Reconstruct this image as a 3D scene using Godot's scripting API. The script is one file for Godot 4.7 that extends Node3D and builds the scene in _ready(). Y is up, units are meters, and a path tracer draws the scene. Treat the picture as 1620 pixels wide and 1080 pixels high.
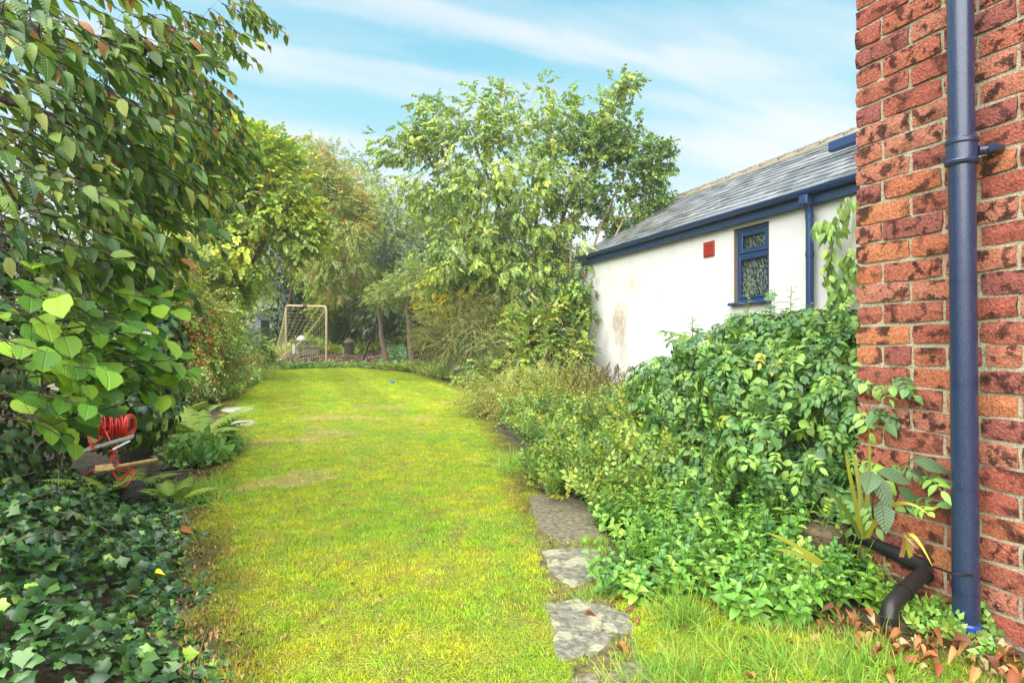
extends Node3D

const EYE := Vector3(0, 0.95, 0)
const LUSH := 1.4
const YAW := 20.957
var R := RandomNumberGenerator.new()
var made_names := {}
var cache := {}


# ---------------------------------------------------------------- geometry
class MB:
	var V := PackedVector3Array()
	var N := PackedVector3Array()
	var C := PackedColorArray()
	var U := PackedVector2Array()
	var I := PackedInt32Array()

	func vert(p: Vector3, n: Vector3, c: Color, u := Vector2.ZERO) -> int:
		V.append(p)
		N.append(n)
		C.append(c)
		U.append(u)
		return V.size() - 1

	func tri(a: int, b: int, c: int) -> void:
		var g := (V[c] - V[a]).cross(V[b] - V[a])
		if g.dot(N[a] + N[b] + N[c]) < 0.0:
			I.append_array(PackedInt32Array([a, c, b]))
		else:
			I.append_array(PackedInt32Array([a, b, c]))

	func quad(a: int, b: int, c: int, d: int) -> void:
		tri(a, b, c)
		tri(a, c, d)

	func face(pts: Array, out: Vector3, col := Color.WHITE, uvs := []) -> void:
		var n: Vector3 = (pts[1] - pts[0]).cross(pts[2] - pts[0]).normalized()
		if n.dot(out) < 0.0:
			n = -n
		var first := V.size()
		for i in pts.size():
			vert(pts[i], n, col, uvs[i] if uvs.size() else Vector2.ZERO)
		for i in range(1, pts.size() - 1):
			tri(first, first + i, first + i + 1)

	func box(c: Vector3, size: Vector3, bas := Basis.IDENTITY, b := 0.004, col := Color.WHITE) -> void:
		var h := size * 0.5
		b = minf(b, minf(h.x, minf(h.y, h.z)) * 0.6)
		var at := func(s: Vector3, ax: int) -> Vector3:
			var q := Vector3(s.x * (h.x - b), s.y * (h.y - b), s.z * (h.z - b))
			q[ax] = s[ax] * h[ax]
			return c + bas * q
		for ax in 3:
			var a1 := (ax + 1) % 3
			var a2 := (ax + 2) % 3
			for sg in [-1.0, 1.0]:
				var pts := []
				for k in [[-1.0, -1.0], [1.0, -1.0], [1.0, 1.0], [-1.0, 1.0]]:
					var s := Vector3.ZERO
					s[ax] = sg
					s[a1] = k[0]
					s[a2] = k[1]
					pts.append(at.call(s, ax))
				var o := Vector3.ZERO
				o[ax] = sg
				face(pts, bas * o, col)
			for s1 in [-1.0, 1.0]:
				for s2 in [-1.0, 1.0]:
					var lo := Vector3.ZERO
					lo[ax] = -1.0
					lo[a1] = s1
					lo[a2] = s2
					var hi := lo
					hi[ax] = 1.0
					var o := lo
					o[ax] = 0.0
					face([at.call(lo, a1), at.call(hi, a1), at.call(hi, a2), at.call(lo, a2)], bas * o, col)
		for sx in [-1.0, 1.0]:
			for sy in [-1.0, 1.0]:
				for sz in [-1.0, 1.0]:
					var s := Vector3(sx, sy, sz)
					face([at.call(s, 0), at.call(s, 1), at.call(s, 2)], bas * s, col)

	func tube(pts: Array, radii: Array, sides := 6, col := Color.WHITE, caps := true) -> void:
		var n := pts.size()
		var t: Vector3 = (pts[1] - pts[0]).normalized()
		var x := t.cross(Vector3.UP if absf(t.y) < 0.9 else Vector3.RIGHT).normalized()
		var rows := []
		for i in n:
			var d: Vector3 = (pts[mini(i + 1, n - 1)] - pts[maxi(i - 1, 0)]).normalized()
			x = (x - d * x.dot(d)).normalized()
			var y := d.cross(x)
			var row := []
			for k in sides:
				var a := TAU * k / sides
				var o := x * cos(a) + y * sin(a)
				row.append(vert(pts[i] + o * radii[i], o, col, Vector2(float(k) / sides, i)))
			rows.append(row)
		for i in n - 1:
			for k in sides:
				var k2 := (k + 1) % sides
				quad(rows[i][k], rows[i + 1][k], rows[i + 1][k2], rows[i][k2])
		if caps:
			for e in [0, n - 1]:
				if radii[e] < 0.004:
					continue
				var ring := []
				for k in sides:
					ring.append(V[rows[e][k]])
				var other: Vector3 = pts[1] if e == 0 else pts[n - 2]
				face(ring, pts[e] - other, col)

	func lathe(c: Vector3, prof: Array, sides := 20, col := Color.WHITE, axis := Vector3.UP) -> void:
		var x := axis.cross(Vector3.RIGHT if absf(axis.x) < 0.9 else Vector3.FORWARD).normalized()
		var y := axis.cross(x)
		for i in prof.size() - 1:
			var p: Vector2 = prof[i]
			var q: Vector2 = prof[i + 1]
			var t := (q - p).normalized()
			var rows := []
			for e in [p, q]:
				var row := []
				for k in sides + 1:
					var a := TAU * k / sides
					var o := x * cos(a) + y * sin(a)
					row.append(vert(c + o * e.x + axis * e.y, (o * t.y - axis * t.x).normalized(), col))
				rows.append(row)
			for k in sides:
				quad(rows[0][k], rows[1][k], rows[1][k + 1], rows[0][k + 1])

	func torus(c: Vector3, axis: Vector3, rad: float, r: float, seg := 24, sides := 8, col := Color.WHITE) -> void:
		var x := axis.cross(Vector3.UP if absf(axis.y) < 0.9 else Vector3.RIGHT).normalized()
		var y := axis.cross(x)
		var rows := []
		for i in seg + 1:
			var a := TAU * i / seg
			var o := x * cos(a) + y * sin(a)
			var row := []
			for k in sides + 1:
				var b := TAU * k / sides
				var n := o * cos(b) + axis * sin(b)
				row.append(vert(c + o * rad + n * r, n, col))
			rows.append(row)
		for i in seg:
			for k in sides:
				quad(rows[i][k], rows[i + 1][k], rows[i + 1][k + 1], rows[i][k + 1])

	# a blade along +Z with its face towards +Y
	func leaf(xf: Transform3D, prof: Array, l: float, w: float, fold := 0.25, curl := 0.25, col := Color.WHITE, rag := 0.0, rg: RandomNumberGenerator = null) -> void:
		var prev := []
		var mid := Color(minf(col.r * 1.25, 4), minf(col.g * 1.2, 4), minf(col.b * 1.3, 4))
		for e in prof:
			var t: float = e[0]
			var hw: float = e[1] * w * 0.5
			if rag > 0.0 and rg and e[1] > 0.15:
				hw *= 1.0 + rg.randf_range(-rag, rag)
			var y := -curl * l * t * t
			var zz := l * (t - 0.3 * curl * curl * t * t)
			var slope := 2.0 * curl * t
			var row := []
			for sx in [-1.0, 0.0, 1.0]:
				var p := Vector3(sx * hw, y + fold * hw * absf(sx), zz)
				var nn := Vector3(-sx * fold, 1.0, slope).normalized()
				row.append(vert(xf * p, (xf.basis * nn).normalized(), mid if sx == 0.0 else col, Vector2(0.5 + 0.5 * sx * e[1], t)))
			if prev.size():
				quad(prev[0], row[0], row[1], prev[1])
				quad(prev[1], row[1], row[2], prev[2])
			prev = row

	# a lobed leaf as a fan, in the XZ plane, tip towards +Z
	func lobed(xf: Transform3D, outline: Array, l: float, droop := 0.3, col := Color.WHITE) -> void:
		var mid := Color(col.r * 1.5, col.g * 1.35, col.b * 1.6)
		var cen := vert(xf * Vector3(0, 0, 0.3 * l), (xf.basis * Vector3.UP).normalized(), mid, Vector2(0.5, 0.3))
		var ring := []
		for s in [1.0, -1.0]:
			var pts := outline.duplicate()
			if s < 0:
				pts.reverse()
			for e in pts:
				var q := Vector3(e[0] * s * l, 0, e[1] * l)
				var rr := Vector2(q.x, q.z - 0.3 * l).length() / l
				q.y = -droop * l * rr * rr + 0.06 * l * absf(q.x) / l
				var nn := Vector3(q.x / l * droop * 2.0, 1, (q.z / l - 0.3) * droop * 2.0).normalized()
				ring.append(vert(xf * q, (xf.basis * nn).normalized(), col, Vector2(0.5 + e[0] * s * 0.5, e[1])))
		for i in ring.size():
			tri(cen, ring[i], ring[(i + 1) % ring.size()])

	func mesh() -> ArrayMesh:
		var a := []
		a.resize(Mesh.ARRAY_MAX)
		a[Mesh.ARRAY_VERTEX] = V
		a[Mesh.ARRAY_NORMAL] = N
		a[Mesh.ARRAY_COLOR] = C
		a[Mesh.ARRAY_TEX_UV] = U
		a[Mesh.ARRAY_INDEX] = I
		var m := ArrayMesh.new()
		m.add_surface_from_arrays(Mesh.PRIMITIVE_TRIANGLES, a)
		return m


const OVATE := [[0.0, 0.04], [0.14, 0.6], [0.36, 1.0], [0.62, 0.82], [0.85, 0.36], [1.0, 0.0]]
const OVATE_LOW := [[0.0, 0.1], [0.4, 1.0], [1.0, 0.0]]
const LANCE := [[0.0, 0.05], [0.22, 0.75], [0.45, 1.0], [0.75, 0.5], [1.0, 0.0]]
const ROUND := [[0.0, 0.3], [0.04, 0.7], [0.16, 0.88], [0.3, 1.0], [0.44, 0.98], [0.58, 1.0], [0.7, 0.82], [0.8, 0.66], [0.9, 0.3], [1.0, 0.0]]
const ROUND_LOW := [[0.0, 0.35], [0.3, 1.0], [0.7, 0.8], [1.0, 0.0]]
const BLADE := [[0.0, 0.7], [0.3, 1.0], [0.65, 0.75], [1.0, 0.0]]
const IVY := [[0.0, 0.06], [0.2, -0.1], [0.44, 0.0], [0.38, 0.2], [0.52, 0.42], [0.34, 0.56], [0.22, 0.74], [0.0, 1.0]]


# ---------------------------------------------------------------- nodes
func lin(r: float, g: float, b: float, a := 1.0) -> Color:
	var c := Color(r, g, b).linear_to_srgb()
	c.a = a
	return c


func numbered(called: String, parent: Node) -> String:
	var key := str(parent.get_instance_id()) + called
	var n: int = made_names.get(key, -1) + 1
	made_names[key] = n
	return called if n == 0 else "%s_%03d" % [called, n]


func tag(o: Node, label: String, category := "", group := "", kind := "") -> Node:
	if label:
		o.set_meta("label", label)
	if category:
		o.set_meta("category", category)
	if group:
		o.set_meta("group", group)
	if kind:
		o.set_meta("kind", kind)
	return o


func thing(called: String, base: Vector3, label: String, category: String, group := "") -> Node3D:
	var o := Node3D.new()
	o.name = numbered(called, self)
	o.position = base
	add_child(o, true)
	tag(o, label, category, group)
	return o


# a mesh given in world axes, set under a thing whose base is elsewhere
func part(called: String, mesh: Mesh, mat: Material, parent: Node3D = self, world := true) -> MeshInstance3D:
	var o := MeshInstance3D.new()
	o.name = numbered(called, parent)
	o.mesh = mesh
	if mat:
		o.material_override = mat
	parent.add_child(o, true)
	if world and parent != self:
		var p := Vector3.ZERO
		var q: Node3D = parent
		while q and q != self:
			p += q.position
			q = q.get_parent() as Node3D
		o.position = -p
	return o


func struct(called: String, mesh: Mesh, mat: Material) -> MeshInstance3D:
	var o := part(called, mesh, mat)
	o.set_meta("kind", "structure")
	return o


func multi(parent: Node3D, called: String, mesh: Mesh, mat: Material, xfs: Array, cols: Array) -> MultiMeshInstance3D:
	var mm := MultiMesh.new()
	mm.transform_format = MultiMesh.TRANSFORM_3D
	mm.use_colors = true
	mm.mesh = mesh
	mm.instance_count = xfs.size()
	for i in xfs.size():
		mm.set_instance_transform(i, xfs[i])
		mm.set_instance_color(i, cols[i])
	var o := MultiMeshInstance3D.new()
	o.name = numbered(called, parent)
	o.multimesh = mm
	o.material_override = mat
	parent.add_child(o, true)
	if parent != self:
		o.position = -parent.position
	o.set_meta("kind", "stuff")
	return o


# ---------------------------------------------------------------- materials
func ramp(stops: Array) -> Gradient:
	var g := Gradient.new()
	var o := PackedFloat32Array()
	var c := PackedColorArray()
	for s in stops:
		o.append(s[0])
		c.append(s[1])
	g.offsets = o
	g.colors = c
	return g


func noise_tex(seed_: int, freq: float, stops: Array, size := 512, oct := 5, kind := FastNoiseLite.TYPE_SIMPLEX_SMOOTH, warp := 0.0) -> NoiseTexture2D:
	var n := FastNoiseLite.new()
	n.seed = seed_
	n.noise_type = kind
	n.frequency = freq
	n.fractal_octaves = oct
	n.fractal_gain = 0.55
	if warp > 0:
		n.domain_warp_enabled = true
		n.domain_warp_amplitude = warp
		n.domain_warp_frequency = freq
	var t := NoiseTexture2D.new()
	t.width = size
	t.height = size
	t.seamless = true
	t.noise = n
	if stops.size():
		t.color_ramp = ramp(stops)
	return t


func plain(col: Color, rough := 0.7, spec := 0.5, metal := 0.0) -> StandardMaterial3D:
	var m := StandardMaterial3D.new()
	m.albedo_color = col
	m.roughness = rough
	m.metallic_specular = spec
	m.metallic = metal
	return m


func world_mapped(tex: Texture2D, scale: float, rough := 0.8, bump: Texture2D = null, height := 0.3, spec := 0.5) -> StandardMaterial3D:
	var m := plain(Color.WHITE, rough, spec)
	m.albedo_texture = tex
	m.uv1_triplanar = true
	m.uv1_world_triplanar = true
	m.uv1_scale = Vector3.ONE * scale
	if bump:
		m.heightmap_enabled = true
		m.heightmap_texture = bump
		m.heightmap_scale = height
	return m


func leaf_mat(rough := 0.45, through := 0.5, spec := 0.5, col := Color.WHITE, veins := false) -> StandardMaterial3D:
	var key := "leaf%s%s%s%s%s" % [rough, through, spec, col, veins]
	if cache.has(key):
		return cache[key]
	var m := plain(col, rough, spec)
	m.vertex_color_use_as_albedo = true
	m.cull_mode = BaseMaterial3D.CULL_DISABLED
	m.backlight_enabled = true
	m.backlight = Color(through, through, through * 0.6).linear_to_srgb()
	if veins:
		m.normal_enabled = true
		m.normal_texture = vein_texture()
		m.normal_scale = 0.9
	cache[key] = m
	return m


func vein_texture() -> Texture2D:
	if cache.has("veins"):
		return cache.veins
	var im := Image.create(96, 192, false, Image.FORMAT_RGB8)
	for y in 192:
		for x in 96:
			var u := absf(x / 95.0 - 0.5) * 2.0
			var v := y / 191.0 - u * 0.22
			var s := absf(sin(v * PI * 9.0))
			var h := 0.35 + 0.5 * pow(s, 0.6)
			h *= clampf(u * 9.0, 0.0, 1.0) * 0.7 + 0.3
			im.set_pixel(x, y, Color(h, h, h))
	im.bump_map_to_normal_map(5.0)
	cache.veins = ImageTexture.create_from_image(im)
	return cache.veins


# ---------------------------------------------------------------- ground
func gy(z: float) -> float:
	return 0.017 * clampf(-z - 5.0, 0.0, 25.0) + 0.045 * clampf(-z - 18.0, 0.0, 8.0)


func lookup(tab: Array, z: float) -> float:
	for i in tab.size() - 1:
		if z <= tab[i][0] and z >= tab[i + 1][0]:
			return lerpf(tab[i][1], tab[i + 1][1], (z - tab[i][0]) / (tab[i + 1][0] - tab[i][0]))
	return tab[0][1] if z > tab[0][0] else tab[-1][1]


const EDGE_L := [[3.0, 0.35], [0.0, 0.05], [-1.87, -0.216], [-2.49, -0.33], [-3.96, -0.53], [-5.1, -0.55], [-6.2, -0.5], [-9.57, -0.86], [-14.6, -0.7], [-18.0, -0.72], [-19.6, -0.5]]
const EDGE_R := [[3.0, 2.1], [-0.9, 2.1], [-1.3, 1.95], [-1.7, 1.62], [-2.0, 1.36], [-2.7, 1.32], [-3.52, 1.5], [-4.77, 1.86], [-7.1, 2.42], [-10.3, 3.14], [-13.5, 3.3], [-15.5, 3.2], [-17.5, 2.6], [-19.6, 1.3]]


# ---------------------------------------------------------------- plants
func rv(rg: RandomNumberGenerator) -> Vector3:
	var v := Vector3(rg.randfn(), rg.randfn(), rg.randfn())
	return v.normalized() if v.length() > 0.01 else Vector3.UP


# Z along dir, Y as near to up as it goes
func facing(dir: Vector3, up: Vector3) -> Basis:
	var z := dir.normalized()
	var x := up.cross(z)
	if x.length() < 0.02:
		x = Vector3.RIGHT.cross(z)
	x = x.normalized()
	return Basis(x, z.cross(x), z)


func tint(c: Color, rg: RandomNumberGenerator, amount := 0.22) -> Color:
	var k := 1.0 + rg.randf_range(-amount, amount)
	var h := rg.randf_range(-amount, amount) * 0.6
	k *= LUSH
	return Color(c.r * k * (1.0 + h), c.g * k, c.b * k * (1.0 - h))


func pick(pal: Array, rg: RandomNumberGenerator):
	return pal[rg.randi() % pal.size()]


# a twig along +Z with leaves set alternately or in pairs
func sprig(key: String, n: int, twig: float, prof: Array, l: float, w: float, opts := {}) -> ArrayMesh:
	if cache.has(key):
		return cache[key]
	var rg := RandomNumberGenerator.new()
	rg.seed = key.hash()
	var b := MB.new()
	var bend: float = opts.get("bend", 0.15)
	var pairs: bool = opts.get("pairs", false)
	var droop: float = opts.get("droop", 0.2)
	var spread: float = opts.get("spread", 0.9)
	var twig_r: float = opts.get("r", 0.0025)
	var pts := []
	var rad := []
	for i in 4:
		var t := i / 3.0
		pts.append(Vector3(rg.randf_range(-0.03, 0.03) * twig, -bend * twig * t * t, twig * t))
		rad.append(twig_r * (1.0 - 0.6 * t))
	b.tube(pts, rad, 3, opts.get("bark", Color(0.9, 0.6, 0.5)), false)
	for i in n:
		var t := (i + 0.6) / n if not pairs else (float(i / 2) + 0.8) * 2.0 / (n + 1)
		t = minf(t, 1.0)
		var p := Vector3(0, -bend * twig * t * t, twig * t)
		var a := PI * i + rg.randf_range(-0.5, 0.5) + (PI / 2 * (i / 2) if pairs else 0.0)
		if opts.get("flat", false):
			a = PI * i + rg.randf_range(-0.25, 0.25)
		var side := Vector3(cos(a), sin(a) * opts.get("lift", 0.7), 0)
		var d := (side * spread + Vector3(0, -droop, 0.55) + rv(rg) * 0.25).normalized()
		if i == n - 1:
			d = (Vector3(0, -droop, 1) + rv(rg) * 0.2).normalized()
		var k := rg.randf_range(0.7, 1.1)
		var v := rg.randf_range(0.72, 1.25)
		var col := Color(v * rg.randf_range(0.9, 1.15), v, v * rg.randf_range(0.7, 1.1))
		var xf := Transform3D(facing(d, Vector3.UP + rv(rg) * 0.55), p + d * l * 0.08)
		if opts.get("ivy", false):
			b.lobed(xf, IVY, l * k, 0.3, col)
		else:
			b.leaf(xf, prof, l * k, w * k, opts.get("fold", 0.3), rg.randf_range(0.1, 0.4), col)
	cache[key] = b.mesh()
	return cache[key]


func sprigs(key: String, count: int, n: int, twig: float, prof: Array, l: float, w: float, opts := {}) -> Array:
	var out := []
	for i in count:
		out.append(sprig("%s%d" % [key, i], n, twig, prof, l, w, opts))
	return out


func in_blobs(blobs: Array, n: int, rg: RandomNumberGenerator, power := 0.45) -> Array:
	var vol := []
	var total := 0.0
	for b in blobs:
		var v: float = pow(b[1].x * b[1].y * b[1].z, 0.7)
		total += v
		vol.append(total)
	var out := []
	for i in n:
		var pickv := rg.randf() * total
		var k := 0
		while k < blobs.size() - 1 and vol[k] < pickv:
			k += 1
		var p: Vector3 = rv(rg) * pow(rg.randf(), power)
		out.append(blobs[k][0] + p * blobs[k][1])
	return out


func branch_to(b: MB, nodes: Array, targets: Array, rg: RandomNumberGenerator, col: Color, thick := 1.0) -> void:
	var root: Vector3 = nodes[0][0]
	targets = targets.duplicate()
	targets.sort_custom(func(p, q): return p.distance_squared_to(root) < q.distance_squared_to(root))
	for t in targets:
		var best := 0
		var score := 1e9
		for i in nodes.size():
			var v: Vector3 = t - nodes[i][0]
			var s := v.length() + maxf(0.0, -v.y) * 1.5
			if s < score:
				score = s
				best = i
		var p0: Vector3 = nodes[best][0]
		var len := p0.distance_to(t)
		var r0: float = minf(nodes[best][1] * 0.75, (0.005 + 0.011 * len) * thick)
		var m1 := p0.lerp(t, 0.35) + rv(rg) * len * 0.07 + Vector3.UP * len * 0.05
		var m2 := p0.lerp(t, 0.7) + rv(rg) * len * 0.07 + Vector3.UP * len * 0.06
		b.tube([p0, m1, m2, t], [r0, r0 * 0.75, r0 * 0.5, 0.003 * thick], 5, col, false)
		nodes.append([m1, r0 * 0.75])
		nodes.append([m2, r0 * 0.55])
		nodes.append([t, maxf(r0 * 0.35, 0.003)])


# a tree or bush: stems, branchwork, and sprigs round the branch ends
func woody(t: Node3D, stems: Array, stem_r: float, bark: Material, blobs: Array, n_clump: int, per: int, rad: float, meshes: Array, pal: Array, mat: Material, seed_: int, o := {}) -> void:
	var rg := RandomNumberGenerator.new()
	rg.seed = seed_
	var nodes := []
	for st in stems:
		var b := MB.new()
		var rr := []
		var pts := []
		var n: int = st.size()
		for i in n - 1:
			for k in 3:
				var f := (i + k / 3.0) / (n - 1)
				pts.append(st[i].lerp(st[i + 1], k / 3.0) + (rv(rg) * stem_r * 0.35 if i + k > 0 else Vector3.ZERO))
				rr.append(stem_r * (1.0 - 0.72 * f) * (1.25 if i + k == 0 else 1.0))
		pts.append(st[n - 1])
		rr.append(stem_r * 0.25)
		b.tube(pts, rr, 8, Color.WHITE, true)
		part(o.get("stem", "trunk"), b.mesh(), bark, t)
		for i in pts.size():
			if i >= int(pts.size() * o.get("bare", 0.35)):
				nodes.append([pts[i], rr[i]])
	var clumps := in_blobs(blobs, n_clump, rg, o.get("power", 0.5))
	var bw := MB.new()
	branch_to(bw, nodes, clumps, rg, Color.WHITE, o.get("thick", 1.0))
	tag(part("branchwork", bw.mesh(), bark, t), "", "", "", "stuff")
	var cen := Vector3.ZERO
	for b in blobs:
		cen += b[0] / blobs.size()
	var xfs := []
	var cols := []
	for i in meshes.size():
		xfs.append([])
		cols.append([])
	for c in clumps:
		var tone: Color = pick(pal, rg)
		tone = tint(tone, rg, 0.2) * (1.0 / LUSH)
		var out: Vector3 = (c - cen).normalized()
		var crad: float = rad * rg.randf_range(0.6, 1.25)
		for k in per:
			var off := rv(rg) * crad * pow(rg.randf(), 0.5)
			off.y *= o.get("squash", 0.75)
			var d: Vector3 = off.normalized() * 0.7 + out * 0.45 + Vector3.DOWN * o.get("droop", 0.2) + rv(rg) * 0.45
			var s: float = rg.randf_range(0.7, 1.2) * o.get("scale", 1.0)
			var bas := facing(d, Vector3.UP + rv(rg) * 0.35).scaled(Vector3.ONE * s)
			var m := rg.randi() % meshes.size()
			xfs[m].append(Transform3D(bas, c + off))
			var col := tint(tone if rg.randf() < 0.75 else pick(pal, rg), rg, 0.18)
			cols[m].append(col)
	for i in meshes.size():
		multi(t, o.get("crown", "crown"), meshes[i], mat, xfs[i], cols[i])


# single leaves: the nearest to the path become parts of their own, the rest one part of kind stuff
func leaves(t: Node3D, called: String, meshes: Array, xfs: Array, tones: Array, pal: Array, n_parts: int, rough: float, through: float, spec: float, veins: bool, seed_: int) -> void:
	var rg := RandomNumberGenerator.new()
	rg.seed = seed_
	var order := range(xfs.size())
	order.sort_custom(func(a, b): return xfs[a].origin.distance_squared_to(EYE) < xfs[b].origin.distance_squared_to(EYE))
	var mats := []
	for p in pal:
		for k in [0.8 * LUSH, LUSH, 1.2 * LUSH]:
			mats.append(leaf_mat(rough, through, spec, lin(p.r * k, p.g * k, p.b * k), veins))
	var rest := []
	var cols := []
	for m in meshes:
		rest.append([])
		cols.append([])
	var taken := 0
	for i in order:
		var xf: Transform3D = xfs[i]
		var m := rg.randi() % meshes.size()
		var w := xf.origin - EYE
		var ahead := -w.z * 0.934 + w.x * 0.358
		var shows := ahead > 0.3 and absf(w.x * 0.934 + w.z * 0.358) < ahead * 0.9 and absf(w.y) < ahead * 0.62
		if taken < n_parts and shows:
			taken += 1
			var o := part(called, meshes[m], mats[tones[i] * 3 + rg.randi() % 3], t, false)
			o.transform = Transform3D(xf.basis, xf.origin - t.position)
		else:
			rest[m].append(xf)
			cols[m].append(tint(pal[tones[i]], rg, 0.22))
	for m in meshes.size():
		if rest[m].size():
			multi(t, "foliage", meshes[m], leaf_mat(rough, through, spec, Color.WHITE, veins), rest[m], cols[m])


# places on the outside of blobs, Y outwards and Z hanging down
func shell(blobs: Array, n: int, rg: RandomNumberGenerator, depth := 0.25, hang := 0.8, jitter := 0.5) -> Array:
	var out := []
	var area := []
	var total := 0.0
	for b in blobs:
		total += pow(b[1].x * b[1].y * b[1].z, 0.667)
		area.append(total)
	var tries := 0
	while out.size() < n and tries < n * 6:
		tries += 1
		var pv := rg.randf() * total
		var k := 0
		while k < blobs.size() - 1 and area[k] < pv:
			k += 1
		var d := rv(rg)
		var f := 1.0 - depth * rg.randf() * rg.randf()
		var p: Vector3 = blobs[k][0] + d * blobs[k][1] * f
		if p.y < gy(p.z) + 0.015:
			continue
		var buried := false
		for j in blobs.size():
			if j != k and ((p - blobs[j][0]) / blobs[j][1]).length() < f - 0.2:
				buried = true
				break
		if buried:
			continue
		var nrm: Vector3 = (d / blobs[k][1]).normalized()
		nrm = (nrm + Vector3.UP * 0.35 + rv(rg) * jitter).normalized()
		var down := Vector3.DOWN * hang + rv(rg) * 0.55 + nrm * 0.3
		out.append(Transform3D(facing(down - nrm * down.dot(nrm) * 0.6, nrm), p))
	return out


func make_sky() -> Image:
	var w := 1536
	var h := 768
	var im := Image.create(w, h, false, Image.FORMAT_RGBF)
	var n1 := FastNoiseLite.new()
	n1.seed = 11
	n1.frequency = 0.55
	n1.fractal_octaves = 5
	n1.domain_warp_enabled = true
	n1.domain_warp_amplitude = 0.7
	n1.domain_warp_frequency = 0.6
	var n2 := FastNoiseLite.new()
	n2.seed = 5
	n2.frequency = 0.3
	n2.fractal_octaves = 3
	var along := Vector2(0.9996, 0.03)
	var across := Vector2(-0.03, 0.9996)
	for y in h:
		var el := PI * (0.5 - (y + 0.5) / h)
		if el < 0.0:
			im.fill_rect(Rect2i(0, y, w, h - y), Color(0.16, 0.17, 0.11))
			break
		var t := clampf(rad_to_deg(el) / 30.0, 0.0, 1.0)
		var base := Color(0.92, 0.99, 1.0).lerp(Color(0.4, 0.8, 0.95), smoothstep(0.25, 0.72, t)).lerp(Color(0.16, 0.6, 0.85), smoothstep(0.6, 1.1, t))
		for x in w:
			var a := TAU * ((x + 0.5) / w - 0.5)
			var p := Vector2(sin(a), -cos(a)) * cos(el) / (sin(el) + 0.16)
			var q := Vector2(p.dot(along) * 0.42, p.dot(across) * 2.5)
			var c := n1.get_noise_2d(q.x * 2.2, q.y * 2.2) * 0.5 + 0.5
			var broad := n2.get_noise_2d(p.x * 2.0 + 3.0, p.y * 2.0) * 0.5 + 0.5
			var k := smoothstep(0.4, 0.84, c * 0.7 + broad * 0.42)
			im.set_pixel(x, y, base.lerp(Color(0.97, 0.99, 1.02), clampf(0.03 + k * 0.8, 0.0, 1.0)))
	return im


func surround() -> void:
	var cam := Camera3D.new()
	cam.name = "camera"
	cam.position = EYE
	cam.rotation_degrees = Vector3(0.3, -YAW, 0)
	cam.fov = 59.75
	cam.near = 0.05
	cam.far = 900
	add_child(cam)
	var sky_mat := PanoramaSkyMaterial.new()
	sky_mat.panorama = ImageTexture.create_from_image(make_sky())
	sky_mat.energy_multiplier = 0.175
	var sky := Sky.new()
	sky.sky_material = sky_mat
	var env := Environment.new()
	env.background_mode = Environment.BG_SKY
	env.sky = sky
	env.tonemap_mode = Environment.TONE_MAPPER_LINEAR
	env.tonemap_exposure = 5.9
	env.fog_enabled = true
	env.fog_density = 0.002
	env.fog_light_color = Color(0.95, 0.97, 0.93)
	env.sdfgi_enabled = true
	env.ssao_enabled = true
	env.ssil_enabled = true
	var we := WorldEnvironment.new()
	we.name = "environment"
	we.environment = env
	add_child(we)
	var sun := DirectionalLight3D.new()
	sun.name = "sun"
	sun.light_energy = 0.5
	sun.light_angular_distance = 90
	sun.light_color = Color(1.0, 0.985, 0.955)
	sun.shadow_enabled = true
	add_child(sun)
	sun.look_at_from_position(Vector3(-0.42, 0.78, 0.4) * 50, Vector3.ZERO)


func _ready() -> void:
	R.seed = 7
	surround()
	ground()
	path()
	house()
	outbuilding()
	boundary()
	far_trees()
	middle_trees()
	right_bed()
	left_bed()
	near_left()
	garden_things()
	small_things()
	grass()


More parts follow.
